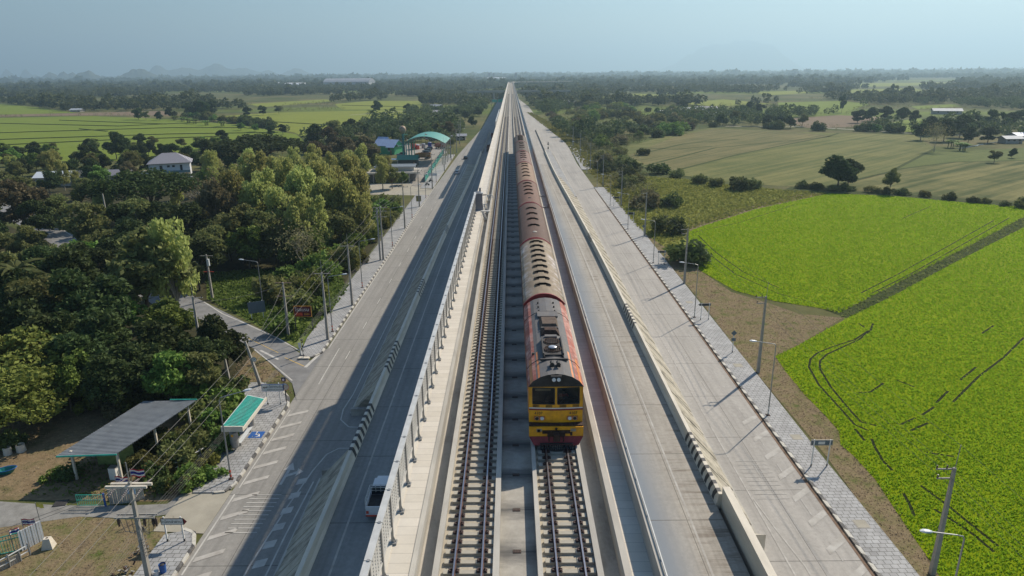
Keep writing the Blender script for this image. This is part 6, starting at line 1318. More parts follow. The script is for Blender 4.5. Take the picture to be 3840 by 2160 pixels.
for u, v, h, k in ((650, 450, 17, 'euca'), (720, 470, 17, 'euca'), (670, 500, 16, 'euca'), (760, 500, 17, 'euca'), (810, 480, 17, 'euca'), (880, 450, 16, 'euca'), (930, 480, 15, 'euca'), (870, 520, 15, 'euca'), (820, 520, 15, 'euca'), (960, 440, 14, 'euca'), (975, 500, 12, 'euca'), (590, 500, 16, 'euca'), (700, 540, 14, 'euca'), (600, 560, 14, 'olive'), (640, 570, 13, 'olive'), (750, 560, 14, 'euca'), (910, 400, 13, 'euca'), (860, 400, 13, 'olive'), (790, 400, 13, 'euca'), (740, 410, 13, 'euca'), (690, 420, 13, 'olive'), (940, 510, 13, 'olive')): tpx(k, u, v, h, W2)
for u, v, h, k in ((965, 400, 9, 'olive'), (975, 420, 9, 'euca'), (960, 430, 11, 'euca'), (985, 440, 8, 'olive'), (950, 405, 10, 'olive'), (1010, 445, 5, 'bright'), (935, 385, 9, 'brown'), (940, 370, 9, 'olive'), (915, 375, 10, 'brown'), (970, 345, 8, 'dark'), (1000, 332, 8, 'dark'), (1135, 352, 7, 'olive'), (1090, 338, 8, 'dark'), (1120, 345, 7, 'olive'), (1060, 335, 8, 'dark')): p = at(u, v, h * .6); tree(k, p.x, p.y, h, 'near the arched hall')
for u, v, h, k in ((60, 620, 13, 'dark'), (150, 690, 14, 'dark'), (60, 720, 13, 'dark'), (0, 690, 13, 'olive'), (120, 640, 12, 'olive'), (240, 650, 14, 'olive'), (300, 720, 14, 'dark'), (200, 760, 13, 'dark'), (100, 800, 12, 'dark'), (330, 790, 12, 'dark'), (440, 860, 9, 'bright'), (500, 880, 8, 'dark'), (250, 850, 11, 'dark'), (160, 850, 11, 'dark'), (350, 900, 9, 'dark'), (420, 930, 8, 'bright'), (500, 930, 7, 'olive'), (30, 780, 12, 'dark'), (270, 930, 9, 'dark'), (400, 720, 13, 'olive'), (10, 840, 11, 'dark'), (200, 900, 9, 'dark'), (370, 850, 10, 'dark'), (180, 600, 10, 'olive'), (80, 850, 11, 'dark'), (-40, 900, 10, 'yellow'), (-30, 760, 12, 'dark'), (240, 780, 12, 'dark'), (110, 730, 13, 'olive')): tpx(k, u, v, h, W1)
for u, v, h, k in ((235, 620, 9, 'olive'), (180, 650, 10, 'dark'), (120, 655, 11, 'dark'), (75, 600, 10, 'olive'), (260, 640, 10, 'dark'), (210, 640, 9, 'bright'), (150, 635, 9, 'olive'), (225, 590, 8, 'olive')): p = at(u, v, h * .6); tree(k, p.x, p.y, h, W1)
# fill the woodland floor
def fill(P, n, mind, kinds, hs, where, avoid=None):
    P = [tuple(p)[:2] for p in P]; xs = [p[0] for p in P]; ys = [p[1] for p in P]; r_ = random.Random(len(OCC)); k = 0; tries = 0
    while k < n and tries < n * 40:
        tries += 1; x, y = r_.uniform(min(xs), max(xs)), r_.uniform(min(ys), max(ys))
        if not inpoly(x, y, P) or (avoid and avoid(x, y)) or any((x - a) ** 2 + (y - b_) ** 2 < mind ** 2 for a, b_, c_ in OCC): continue
        tree(r_.choice(kinds), x, y, r_.uniform(*hs), where, rnd=r_); k += 1
roadl = [(-37, 92), (-49, 104), (-60, 115), (-75, 128), (-90, 144), (-108, 163), (-126, 182), (-170, 225)]
def nearroad(x, y, d=5.0):
    if blocks(x, y, 9): return True
    for (a, b_), (c_, e_) in zip(roadl[:-1], roadl[1:]):
        L2 = (c_ - a) ** 2 + (e_ - b_) ** 2; t = max(0, min(1, ((x - a) * (c_ - a) + (y - b_) * (e_ - b_)) / L2))
        if math.hypot(x - a - t * (c_ - a), y - b_ - t * (e_ - b_)) < d: return True
    return math.hypot(x + 129, y - 262) < 14 or (-200 < x < -130 and abs(y - at(220, 462)[1]) < 9)
fill([(-60, 77), (-47, 80), (-41, 90), (-52, 102), (-80, 128), (-130, 180), (-160, 150), (-110, 90)], 66, 4.6, ['dark', 'dark', 'olive', 'bright'], (6, 10), W1, nearroad)
fill([(-70, 130), (-50, 125), (-44, 150), (-44, 190), (-60, 230), (-110, 280), (-190, 290), (-240, 270), (-150, 205), (-110, 168)], 56, 6.5, ['euca', 'euca', 'olive', 'dark', 'bright'], (6.5, 11), W2, nearroad)
fill([tuple(q)[:2] for q in PX((-60, 440), (-60, 392), (150, 385), (330, 372), (560, 362), (770, 372), (790, 400), (520, 400), (330, 420), (110, 440))], 46, 6.5, ['dark', 'dark', 'olive', 'bright'], (6.5, 9.5), W3, lambda x, y: math.hypot(x + 129.5, y - 262) < 13 or blocks(x, y, 9))
# right side lone trees
tbase('dark', 2106, 473, 12.5, 'big rounded dark tree alone at the far corner of the bright paddy', 1.15); tbase('dark', 2133, 469, 11, 'right half of the twin dark crowns beside the paddy corner', 1.0); tbase('olive', 2237, 486, 9, 'smaller open tree right of the big one at the paddy edge', .8)
tbase('dark', 2117, 284, 17, 'tall narrow tree rising from the far bright field', .45); tbase('olive', 2500, 410, 6.5, 'small round tree on the right before the far village', 1); tbase('dark', 2545, 398, 5, 'dark shrub like tree at the right edge of the stubble', 1)
for u, v, h, k in ((1880, 265, 16, 'dark'), (1910, 272, 13, 'dark'), (1850, 290, 13, 'olive'), (1820, 295, 12, 'dark'), (1960, 298, 12, 'dark'), (1990, 300, 12, 'dark'), (2020, 296, 12, 'olive'), (1930, 300, 10, 'dark'), (1750, 280, 12, 'olive'), (2160, 285, 14, 'dark'), (2190, 280, 15, 'dark'), (2230, 278, 16, 'dark'), (2270, 285, 14, 'dark'), (2300, 290, 12, 'dark'), (2340, 310, 14, 'dark'), (2380, 320, 15, 'dark'), (2420, 310, 16, 'dark'), (2460, 300, 15, 'dark'), (2500, 295, 16, 'dark'), (2540, 300, 14, 'dark'), (2570, 285, 14, 'dark'), (2320, 325, 12, 'dark'), (2440, 335, 12, 'dark'), (2490, 330, 12, 'dark'), (1690, 268, 12, 'olive'), (1720, 262, 13, 'dark')): tpx(k, u, v, h * .82, 'beyond the stubble fields', wide=1.1)
for u, v, h, k in ((510, 270, 16, 'dark'), (490, 265, 17, 'dark'), (530, 262, 17, 'dark'), (470, 268, 14, 'dark'), (345, 280, 12, 'dark'), (430, 278, 12, 'dark'), (365, 285, 10, 'olive'), (400, 287, 9, 'dark'), (620, 275, 11, 'dark'), (660, 272, 11, 'dark'), (700, 270, 11, 'olive'), (945, 262, 14, 'dark'), (1025, 268, 12, 'dark'), (680, 322, 8, 'dark'), (710, 322, 7, 'dark'), (640, 318, 6, 'bright'), (605, 315, 6, 'bright')): tpx(k, u, v, h, 'among the far left paddies')
# palms and bananas
def palm_mesh(seed):
    g = random.Random(seed); t = MB(); t.tube([(0, 0, 0), (.2, 0, 4), (.1, .1, 8.5)], [.22, .15, .12], 8); f = MB()
    for k in range(19):
        a = k * 2.4 + g.random() * .3; el = g.uniform(-.2, 1.1); Ln = g.uniform(2.8, 3.8); pts = []
        for i in range(7):
            s_ = i / 6; pts.append(Vector((.1 + math.cos(a) * Ln * s_ * math.cos(el * (1 - s_ * .5)), .1 + math.sin(a) * Ln * s_ * math.cos(el * (1 - s_ * .5)), 8.5 + Ln * s_ * math.sin(el) - 2.3 * s_ * s_)))
        sd = Vector((-math.sin(a), math.cos(a), 0))
        for i in range(6):
            w0, w1 = .55 * math.sin(math.pi * (i / 6) ** .7 + .15), .55 * math.sin(min(3.1, math.pi * ((i + 1) / 6) ** .7 + .15)); dz = Vector((0, 0, -.22))
            f.quad(pts[i], pts[i + 1], pts[i + 1] + sd * w1 + dz, pts[i] + sd * w0 + dz); f.quad(pts[i + 1], pts[i], pts[i] - sd * w0 + dz, pts[i + 1] - sd * w1 + dz)
    return t.mesh('trunk', m_bark), f.mesh('fronds', LM['palm'])
PALM = [palm_mesh(i) for i in range(2)]
def palm(x, y, h, lb, grp=None):
    t, f = random.choice(PALM); o = thing('palm_tree', lb, 'palm tree', (x, y, 0), random.uniform(0, 6), grp); s = h / 9.5; o.scale = (s, s, s); ob('trunk', t, o); ob('fronds', f, o)
p = at(48, 705, 9); palm(p.x, p.y, 12, 'tall coconut palm in the dark woodland at the left edge'); p = at(937, 290, 9); palm(p.x, p.y, 13, 'lone palm against the green field left of the arched hall')
for u, v in ((1045, 300), (1052, 285), (1060, 310), (1100, 300), (905, 315), (925, 318), (890, 325), (1030, 300), (960, 312)): p = at(u, v, 7); palm(p.x, p.y, random.uniform(8, 12), 'coconut palm behind the arched hall, ' + place(p.x, p.y, 8), 'palms behind the arched hall')
bn = MB()
for c_ in range(5):
    cx, cy = random.uniform(-1.4, 1.4), random.uniform(-1.4, 1.4)
    for k in range(8):
        a = k * .8 + c_; L_ = random.uniform(1.6, 2.4); q = [Vector((cx + math.cos(a) * L_ * s_ * .8, cy + math.sin(a) * L_ * s_ * .8, 1.6 + L_ * s_ * 1.2 - 1.9 * s_ * s_)) for s_ in (0, .35, .7, 1)]; sd = Vector((-math.sin(a), math.cos(a), 0))
        for i in range(3): w0, w1 = (.08, .38, .36, .1)[i], (.08, .38, .36, .1)[i + 1]; bn.quad(q[i] - sd * w0, q[i + 1] - sd * w1, q[i + 1] + sd * w1, q[i] + sd * w0)
bnm = bn.mesh('leaves', LM['bright']); bs = MB(); 
for a in range(5): bs.cyl(math.cos(a * 1.25) * .8, math.sin(a * 1.25) * .8, 0, 1.9, .13, 6)
bsm = bs.mesh('stem', LM['palm'])
for k, (u, v) in enumerate(((440, 303), (460, 306), (475, 310), (490, 312), (520, 316), (560, 318), (1925, 302), (2390, 372), (2420, 380))):
    p = at(u, v); o = thing('banana_clump', 'banana clump at a far field edge, ' + place(p.x, p.y, 2), 'banana plant', (p.x, p.y, 0), k, 'banana clumps by the fields', sc=1.5); ob('leaves', bnm, o); ob('stem', bsm, o)
# bare trees
def bare_mesh(seed):
    g = random.Random(seed); t = MB()
    def br(p, d, L_, r_, lv):
        q = p + d * L_; t.tube([p, (p + q) / 2 + Vector((g.uniform(-.1, .1),) * 3) * L_ * .4, q], [r_, r_ * .8, r_ * .6], 5, cap=False)
        if lv: 
            for k in range(3 if lv > 1 else 4): br(q, (d + Vector((g.uniform(-.7, .7), g.uniform(-.7, .7), g.uniform(-.15, .5)))).normalized(), L_ * g.uniform(.6, .85), r_ * .58, lv - 1)
    br(Vector((0, 0, -.1)), Vector((0, 0, 1)), 3, .16, 4); return t.mesh('trunk', m_palebark)
BARE = [bare_mesh(i) for i in (3, 4)]
def spr(n, seed, spread, mat):
    g = np.random.default_rng(seed); P = g.normal(size=(n, 3)) * np.array([spread, spread, 1.6]) + np.array([0, 0, 7.2]); V, F = cards(P, .3, 1.5, g=g); return npmesh('crown', V, F, mat)
BC = spr(700, 5, 2.0, LM['brown'])
for u, v, h, lb in ((548, 540, 14, 'bare pale tree with forked limbs in the middle of the woods'), (625, 402, 10, 'grey leafless tree before the broad umbrella tree'), (760, 640, 9, 'dry brown thicket tree at the weedy corner'), (730, 610, 9, 'second dry twiggy tree behind the weedy corner'), (2355, 350, 12, 'leafless crown of the tree on the stubble field')):
    p = at(u, v, h * .5); o = thing('bare_tree', lb, 'tree', (p.x, p.y, 0), u, None); s = h / 9.0; o.scale = (s, s, s); ob('trunk', random.choice(BARE), o); ob('crown', BC, o); NT[0] += 1
# shrubs
def bush_mesh(seed, mat, n=10, per=110, s=.26, sx=1.5, h=1.3):
    g = np.random.default_rng(seed); pts = []
    for i in range(n):
        a = g.random() * 6.28; r_ = math.sqrt(g.random()) * sx; d = g.normal(size=(per, 3)); d /= np.linalg.norm(d, axis=1)[:, None]; d *= .75 * (.5 + .6 * g.random((per, 1))); z = .5 + h * (1 - (r_ / sx) ** 2 * .6) * g.random(); d += np.array([r_ * math.cos(a), r_ * math.sin(a), z]); d[:, 2] = np.maximum(d[:, 2], .03); pts.append(d)
    P = np.concatenate(pts); V, F = cards(P, s * (.7 + .7 * g.random(len(P))), 1.7, g=g); t = MB()
    for k in range(5): a = k * 1.3; t.tube([(0, 0, -.05), (math.cos(a) * .5, math.sin(a) * .5, .8), (math.cos(a) * .9, math.sin(a) * .9, 1.3)], [.05, .035, .015], 4)
    return npmesh('foliage', V, F, mat), t.mesh('stem', m_bark)
BU = {k: [bush_mesh(ord(k[0]) * 3 + i, LM['bushy' if k == 'dark' else k]) for i in range(3)] for k in ('bright', 'dark', 'olive', 'yellow', 'brown')}
def bush(kind, x, y, s, lb, grp=None, z=1.0):
    f, t = random.choice(BU[kind]); o = thing('shrub', lb if not grp else '%s, %s' % (lb, place2(x, y, s)), 'shrub', (x, y, 0), random.uniform(0, 6.28), grp); o.scale = (s * random.uniform(.85, 1.2), s * random.uniform(.85, 1.2), s * z); ob('foliage', f, o); ob('stem', t, o)
rb = random.Random(5); k = 0
while k < 66:
    y = 99 + 100 * rb.random() ** 1.2; x = -32.6 - 13 * rb.random() * min(1, .45 + (y - 95) / 70)
    if y < 112 and x < -37: continue
    bush(rb.choice(['bright', 'bright', 'bright', 'yellow', 'olive']), x, y, rb.uniform(1.1, 2.0), 'bright left roadside shrub', 'shrubs along the left pavement', rb.uniform(.9, 1.35)); k += 1
for u, v, s, kd in ((560, 1110, 1.0, 'bright'), (500, 1120, 1.0, 'olive'), (450, 1150, 1.0, 'olive'), (545, 1060, 1.1, 'bright'), (585, 1040, .9, 'bright'), (480, 1200, .9, 'bright'), (440, 1120, .9, 'dark'), (400, 1110, 1.0, 'dark'), (360, 1110, .9, 'dark'), (410, 1170, .8, 'olive'), (520, 1160, .8, 'yellow'), (445, 1215, .7, 'yellow'), (380, 1190, .8, 'dark'), (510, 1040, 1.3, 'olive'), (470, 1090, .8, 'olive'), (540, 1180, .6, 'bright'), (320, 1130, .8, 'dark'), (345, 1160, .8, 'olive'), (505, 1090, .9, 'dark'), (420, 1210, .7, 'dark'), (535, 1010, 1.4, 'bright'), (575, 985, 1.2, 'dark'), (490, 985, 1.5, 'olive'), (430, 975, 1.4, 'bright'), (370, 980, 1.5, 'olive'), (250, 1010, .9, 'brown'), (215, 1020, .8, 'yellow'), (330, 1015, .9, 'yellow'), (290, 1030, .7, 'brown'), (20, 1110, 1.0, 'dark'), (150, 1000, 1.0, 'dark'), (175, 1180, .6, 'dark'), (560, 975, 1.0, 'olive'), (600, 1010, .7, 'bright'), (125, 1190, .5, 'bright'), (365, 1060, .5, 'olive'), (250, 985, 1.1, 'dark')):
    p = at(u, v, .8); bush(kd, p.x, p.y, s, 'garden shrub near the shed', 'garden shrubs by the shed')
for u, v, s, kd, lb in ((1688, 512, 1.9, 'dark', 'round bush in the meadow, farther of two'), (1680, 575, 2.1, 'dark', 'round bush in the meadow beside the field corner'), (1728, 650, 2.3, 'dark', 'wide dark bush at the left corner of the bright paddy'), (1860, 470, 2.2, 'dark', 'dark bush by the brown grass strip'), (1890, 468, 1.8, 'olive', 'olive bush at the end of the brown grass strip'), (1618, 385, 1.6, 'dark', 'single bush on the stubble field edge'), (1705, 440, 1.6, 'olive', 'left bush of the small row on the meadow'), (1760, 455, 1.7, 'olive', 'middle bush of the small row on the meadow'), (1800, 462, 1.5, 'olive', 'right bush of the small row on the meadow'), (1655, 430, 2.0, 'dark', 'dark bush where the scrub meets the meadow')):
    p = at(u, v, 1.0); bush(kd, p.x, p.y, s, lb)
k = 0
SCR = [tuple(q)[:2] for q in PX((1345, 290), (1420, 320), (1540, 470), (1600, 560), (1655, 500), (1620, 440), (1560, 400), (1640, 350), (1780, 325), (1760, 300), (1560, 270), (1400, 265))]
xs = [q[0] for q in SCR]; ys = [q[1] for q in SCR]
while k < 95:
    x, y = rb.uniform(min(xs), max(xs)), min(ys) + (max(ys) - min(ys)) * rb.random() ** 1.7
    if not inpoly(x, y, SCR) or x < 34: continue
    bush(rb.choice(['olive', 'dark', 'olive', 'bright', 'brown', 'yellow']), x, y, rb.uniform(1.3, 2.4) * (1 + (y - 150) / 900), 'scrub bush right of road', 'scrub bushes right of the road', rb.uniform(.8, 1.3)); k += 1
for l, n_ in ((((480, 296), (560, 305), (640, 318), (730, 328)), 22), (((800, 372), (1000, 338), (1140, 320)), 10), (((1630, 352), (1800, 318), (1990, 326)), 9), (((1990, 328), (2200, 330), (2340, 338)), 9)):
    pts_ = [at(*q) for q in l]
    for i in range(n_):
        t_ = rb.random() * (len(pts_) - 1); q = pts_[int(t_)].lerp(pts_[int(t_) + 1], t_ % 1); bush(rb.choice(['dark', 'olive', 'bright', 'dark']), q.x + rb.uniform(-2, 2), q.y + rb.uniform(-3, 3), rb.uniform(1.2, 2.6) * min(1.3, .5 + q.y / 500), 'far field edge bush', 'bushes along the far field edges', rb.uniform(.8, 1.3))
hedge = [at(*p) for p in ((1990, 475), (2060, 478), (2240, 488), (2380, 503), (2576, 525), (2700, 540))]; n = 0
for a, b_ in zip(hedge[:-1], hedge[1:]):
    d = (b_ - a).length
    for i in range(int(d / 4.2)):
        q = a.lerp(b_, (i + rb.random()) / (d / 4.2)); bush(rb.choice(['dark', 'dark', 'olive']), q.x + rb.uniform(-.5, .5), q.y + 1.5 + rb.uniform(-1, 1.5), rb.uniform(.8, 1.6), 'hedge bush above the paddy', 'hedge bushes above the paddy', rb.uniform(.7, 1.2))

# ---------------------------------------------------------------- fields
def paddy(n, c1, c2, sc=(.05, .35, 1), rot=0.0, s=1.0, grain=2.0, gk=.35, wid=.2):
    m, t, b = newmat(n); f = noise(t, rows(t, rot, sc), s, 5, .6); g = mapped(t, (1, 1, 1), geo=True); f2 = noise(t, g, grain, 6, .75); f3 = noise(t, g, .03, 4, .6)
    c = ramp(t, math_(t, 'ADD', math_(t, 'MULTIPLY', f, .6), math_(t, 'MULTIPLY', f3, .4)), [(.5 - wid, c1), (.5 + wid, c2)]); c = mixc(t, gk, c, ramp(t, f2, [(.3, (.45,) * 3), (.7, (1.25,) * 3)]), 'MULTIPLY')
    L(t, c, b.inputs['Base Color']); b.inputs['Roughness'].default_value = .9; b.inputs['Specular IOR Level'].default_value = .05; bump(t, b, f2, .7, .15); return m
m_pad = paddy('paddy_green', (.165, .225, .0005), (.235, .305, .001), grain=2.2, gk=.4); m_padf = paddy('far_paddy', (.125, .175, .025), (.19, .235, .04), grain=.3, gk=.3); m_padf2 = paddy('far_paddy_yellow', (.17, .20, .035), (.24, .265, .05), grain=.3, gk=.3)
def rang(a, b_): p, q = at(*a), at(*b_); return math.atan2(q.y - p.y, q.x - p.x)
m_stub = paddy('stubble', (.095, .115, .035), (.19, .185, .065), (.010, .26, 1), rang((1640, 415), (2080, 345)), 1.0, .7, .45, .09); m_stub2 = paddy('stubble_rows', (.06, .08, .022), (.20, .185, .07), (.009, .20, 1), rang((2240, 478), (2576, 402)), 1.0, .7, .45, .08)
m_stub3 = paddy('stubble_brown', (.11, .115, .045), (.20, .175, .075), (.010, .28, 1), rang((1620, 385), (1860, 345)), 1.0, .7, .45, .1); m_stub4 = paddy('fallow_green', (.075, .105, .03), (.15, .17, .05), (.02, .3, 1), .6, 1.0, .7, .5); m_brn = paddy('brown_field', (.16, .12, .08), (.24, .18, .12), grain=.3); m_bund = soil('bund', [(.3, (.035, .055, .018)), (.6, (.075, .09, .03)), (.8, (.15, .12, .07))], .8)
PF = []
def field(pts, mat, z=.03, nm='field', keep=True, lab=None):
    q = PX(*pts); 
    if keep: PF.append([tuple(a)[:2] for a in q])
    return sheet(nm, q, z, mat)
PA = ((1745, 577), (1732, 585), (1735, 640), (1760, 680), (1850, 732), (1950, 758), (2060, 775), (2112, 787), (2130, 779), (2224, 730), (2403, 637), (2576, 547), (2770, 452), (2740, 455), (2576, 522), (2380, 506), (2240, 493), (2085, 487), (1900, 527))
PB = ((2133, 800), (2010, 868), (1950, 897), (1980, 940), (2025, 995), (2075, 1045), (2110, 1085), (2115, 1120), (2150, 1150), (2200, 1205), (2250, 1280), (2300, 1355), (2345, 1420), (2362, 1449), (2430, 1560), (3100, 1560), (3100, 420), (2800, 462), (2576, 572), (2400, 662), (2240, 748))
field(PA, m_pad, .045); field(PB, m_pad, .045)
sheet('field_bund', PX((2060, 774), (2133, 801), (2238, 748), (2400, 661), (2576, 570), (2810, 458), (2770, 450), (2576, 545), (2403, 635), (2224, 728), (2130, 777)), .038, m_bund)
sheet('field_bund', PX((1990, 470), (2085, 478), (2240, 485), (2576, 512), (2800, 530), (2800, 540), (2576, 524), (2240, 494), (2085, 488), (1960, 484)), .036, m_bund)
sheet('field_bund', PX((1720, 590), (1745, 577), (1900, 527), (2085, 487), (2060, 478), (1880, 518), (1720, 572)), .034, m_dirt)
field(((1560, 375), (1700, 335), (1790, 322), (2000, 332), (2300, 340), (2350, 372), (2240, 432), (2080, 470), (1960, 468), (1800, 455), (1700, 440), (1620, 420)), m_stub, .05)
field(((2245, 434), (2355, 385), (2576, 378), (2800, 380), (2800, 520), (2576, 508), (2240, 484), (2090, 472)), m_stub2, .046)
field(((1580, 392), (1700, 343), (1790, 324), (2000, 332), (2090, 342), (1860, 388), (1690, 432), (1625, 415)), m_stub3, .06, keep=False); field(((2245, 428), (2330, 385), (2576, 372), (2800, 372), (2800, 400), (2576, 404), (2400, 408)), m_stub4, .056, keep=False)
for l in (((2090, 342), (1860, 388), (1690, 432)), ((1610, 372), (1700, 376), (1790, 368)), ((2245, 428), (2400, 408), (2576, 404)), ((1620, 418), (1800, 372), (2080, 345), (2110, 335)), ((1600, 390), (1720, 362), (1860, 350)), ((2080, 470), (2240, 432), (2350, 375)), ((1800, 455), (1700, 440), (1620, 420))):
    mm = MB(); pline([tuple(at(*q))[:2] for q in l], 1.6, .07, mm); struct(mm.build('field_bund', m_bund))
for pts, mt in ((((-300, 302), (0, 297), (230, 292), (420, 300), (600, 314), (745, 338), (780, 368), (560, 372), (300, 405), (-300, 410)), m_padf), (((500, 296), (700, 283), (1010, 277), (1035, 292), (900, 330), (780, 352), (740, 334), (600, 308)), m_padf2), (((840, 262), (930, 254), (1062, 254), (1062, 273), (980, 276), (862, 276)), m_padf2),
                (((-300, 250), (0, 262), (75, 268), (195, 284), (0, 289), (-300, 294)), m_padf), (((-300, 294), (190, 285), (410, 279), (432, 291), (200, 291), (-300, 299)), m_brn), (((1955, 258), (2120, 254), (2190, 262), (2120, 284), (1965, 280)), m_padf), (((2225, 312), (2300, 298), (2330, 300), (2320, 332), (2262, 332)), m_padf),
                (((1425, 248), (1600, 236), (1700, 239), (1560, 251)), m_padf2), (((2060, 214), (2200, 209), (2420, 207), (2420, 212), (2200, 218)), m_padf2), (((2290, 268), (2400, 262), (2420, 268), (2310, 275)), m_padf), (((1820, 250), (1950, 262), (1800, 268), (1700, 260)), m_padf2), (((1960, 300), (2110, 290), (2230, 296), (2190, 320), (2030, 322)), m_brn),
                (((2120, 226), (2300, 222), (2330, 228), (2150, 236)), m_padf2), (((870, 238), (960, 234), (1000, 236), (900, 242)), m_padf2), (((1900, 232), (2010, 228), (2040, 234), (1930, 240)), m_padf2), (((1120, 246), (1180, 243), (1230, 247), (1230, 252), (1150, 252)), m_padf2), (((620, 262), (820, 250), (840, 255), (660, 270)), m_padf2), (((1400, 262), (1520, 254), (1560, 258), (1440, 268)), m_padf)):
    field(pts, mt, .12)
mm = MB()
for l in (((-100, 314), (0, 311), (300, 318), (560, 306)), ((-100, 338), (0, 335), (430, 322), (620, 322)), ((-100, 355), (0, 352), (430, 338), (700, 334)), ((150, 303), (420, 313)), ((0, 366), (300, 352), (560, 344)), ((560, 300), (880, 318)), ((860, 265), (1060, 270)), ((200, 325), (270, 331)), ((760, 345), (940, 300))):
    l = [at(*q) for q in l]
    for a, c_ in zip(l[:-1], l[1:]): mm.bar(a + Vector((0, 0, .3)), c_ + Vector((0, 0, .3)), 1.0, .5)
struct(mm.build('field_bund', m_bund)); mm = MB(); pline([tuple(at(*q))[:2] for q in ((880, 290), (1000, 281), (1050, 279), (1110, 272))], 3, .17, mm); struct(mm.build('path', m_apron))
mm = MB(); pline([tuple(at(*q))[:2] for q in ((2560, 352), (2500, 344), (2300, 336), (2110, 324), (1990, 318), (1800, 318))], 3.5, .1, mm); struct(mm.build('lane', m_apron)); mm = MB(); pline([tuple(at(*q))[:2] for q in ((2410, 375), (2480, 362), (2560, 350))], 1.5, .14, mm); tag(mm.build('canal', pm('water', (.25, .30, .33), .1)), kind='structure')

NW = np.random.default_rng(99)
def vnoise(X, Y, s, seed):
    g = np.random.default_rng(seed); T = g.random((64, 64)); x = X / s; y = Y / s; xi = np.floor(x).astype(int); yi = np.floor(y).astype(int); fx_ = x - xi; fy = y - yi; fx_ = fx_ * fx_ * (3 - 2 * fx_); fy = fy * fy * (3 - 2 * fy)
    a = T[xi % 64, yi % 64]; b_ = T[(xi + 1) % 64, yi % 64]; c_ = T[xi % 64, (yi + 1) % 64]; d = T[(xi + 1) % 64, (yi + 1) % 64]; return (a * (1 - fx_) + b_ * fx_) * (1 - fy) + (c_ * (1 - fx_) + d * fx_) * fy
# living grass: tufts
def tufts(name, label, P, dens, hh, ww, mat, ymax=1e9, avoid=None, seed=1, z0=.03, cross=2, fall=None):
    g = np.random.default_rng(seed); P = [tuple(p)[:2] for p in P]; xs = [p[0] for p in P]; ys = [min(p[1], ymax) for p in P]; A = (max(xs) - min(xs)) * (max(ys) - min(ys)); n = int(A * dens)
    X = g.uniform(min(xs), max(xs), n); Y = g.uniform(min(ys), max(ys), n); ok = inpoly_np(X, Y, P) & (np.abs(X) < 6 + Y * .80)
    if fall: ok &= g.random(n) < np.clip((fall / np.maximum(Y, 1)) ** 1.6, 0, 1)
    X, Y = X[ok], Y[ok]
    if avoid is not None: ok = avoid(X, Y); X, Y = X[ok], Y[ok]
    n = len(X); V = []; sc = np.maximum(1, Y / (fall or 1e9)) ** .8
    for k in range(cross):
        a = g.uniform(0, 3.14, n); h = hh * g.uniform(.6, 1.25, n); w_ = ww * g.uniform(.6, 1.3, n) * sc; dx, dy = np.cos(a) * w_ / 2, np.sin(a) * w_ / 2; lx, ly = g.normal(size=n) * h * .5, g.normal(size=n) * h * .5
        V.append(np.stack([np.stack([X - dx * .6, Y - dy * .6, np.full(n, z0)], 1), np.stack([X + dx * .6, Y + dy * .6, np.full(n, z0)], 1), np.stack([X + dx + lx, Y + dy + ly, h * .85], 1), np.stack([X - dx + lx, Y - dy + ly, h], 1)], 1))
    V = np.concatenate(V).reshape(-1, 3); F = np.arange(len(V)).reshape(-1, 4); o = ob(name, npmesh(name, V, F, mat)); return tag(o, label, 'grass', kind='stuff')
c3 = lambda u, v: at((2400 + u / 1.3417) / 1.490683, (1080 + v / 1.3417) / 1.490683)
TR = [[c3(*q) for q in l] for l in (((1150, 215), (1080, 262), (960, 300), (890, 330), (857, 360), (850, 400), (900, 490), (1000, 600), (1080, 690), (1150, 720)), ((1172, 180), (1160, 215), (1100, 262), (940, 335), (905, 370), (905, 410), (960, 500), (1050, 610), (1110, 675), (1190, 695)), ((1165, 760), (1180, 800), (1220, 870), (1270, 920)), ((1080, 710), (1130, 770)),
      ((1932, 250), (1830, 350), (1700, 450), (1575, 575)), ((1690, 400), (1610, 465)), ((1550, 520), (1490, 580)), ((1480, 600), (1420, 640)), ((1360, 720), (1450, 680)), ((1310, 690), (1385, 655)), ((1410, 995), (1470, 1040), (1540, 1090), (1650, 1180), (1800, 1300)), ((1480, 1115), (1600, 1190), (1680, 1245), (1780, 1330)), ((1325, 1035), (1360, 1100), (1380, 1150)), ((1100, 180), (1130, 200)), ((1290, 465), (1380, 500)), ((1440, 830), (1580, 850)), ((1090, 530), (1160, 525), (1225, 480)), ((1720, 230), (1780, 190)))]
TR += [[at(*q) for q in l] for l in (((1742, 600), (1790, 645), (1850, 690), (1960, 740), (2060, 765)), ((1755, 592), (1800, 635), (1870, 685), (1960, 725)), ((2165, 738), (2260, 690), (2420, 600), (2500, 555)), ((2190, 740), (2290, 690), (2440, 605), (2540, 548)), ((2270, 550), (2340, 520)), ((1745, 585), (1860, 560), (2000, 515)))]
def offtrack(X, Y, w_=.2):
    ok = np.ones(len(X), bool)
    for l in TR:
        for a, b_ in zip(l[:-1], l[1:]):
            ax, ay, bx, by = a.x, a.y, b_.x, b_.y; L2 = (bx - ax) ** 2 + (by - ay) ** 2 + 1e-9; t = np.clip(((X - ax) * (bx - ax) + (Y - ay) * (by - ay)) / L2, 0, 1)
            ok &= np.hypot(X - ax - t * (bx - ax), Y - ay - t * (by - ay)) > w_
    return ok
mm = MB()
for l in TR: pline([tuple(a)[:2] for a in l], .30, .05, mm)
struct(mm.build('wheel_track', pm('shaded_rut_mud', (.012, .020, .003), .98, .3, 3)))  # flat mud strips, colour darkened to near black for shade in the ruts
m_rice = leafmat('rice_leaf', (.195, .28, .0003), (.25, .345, .0008), .55, .004, .95, 0.0)
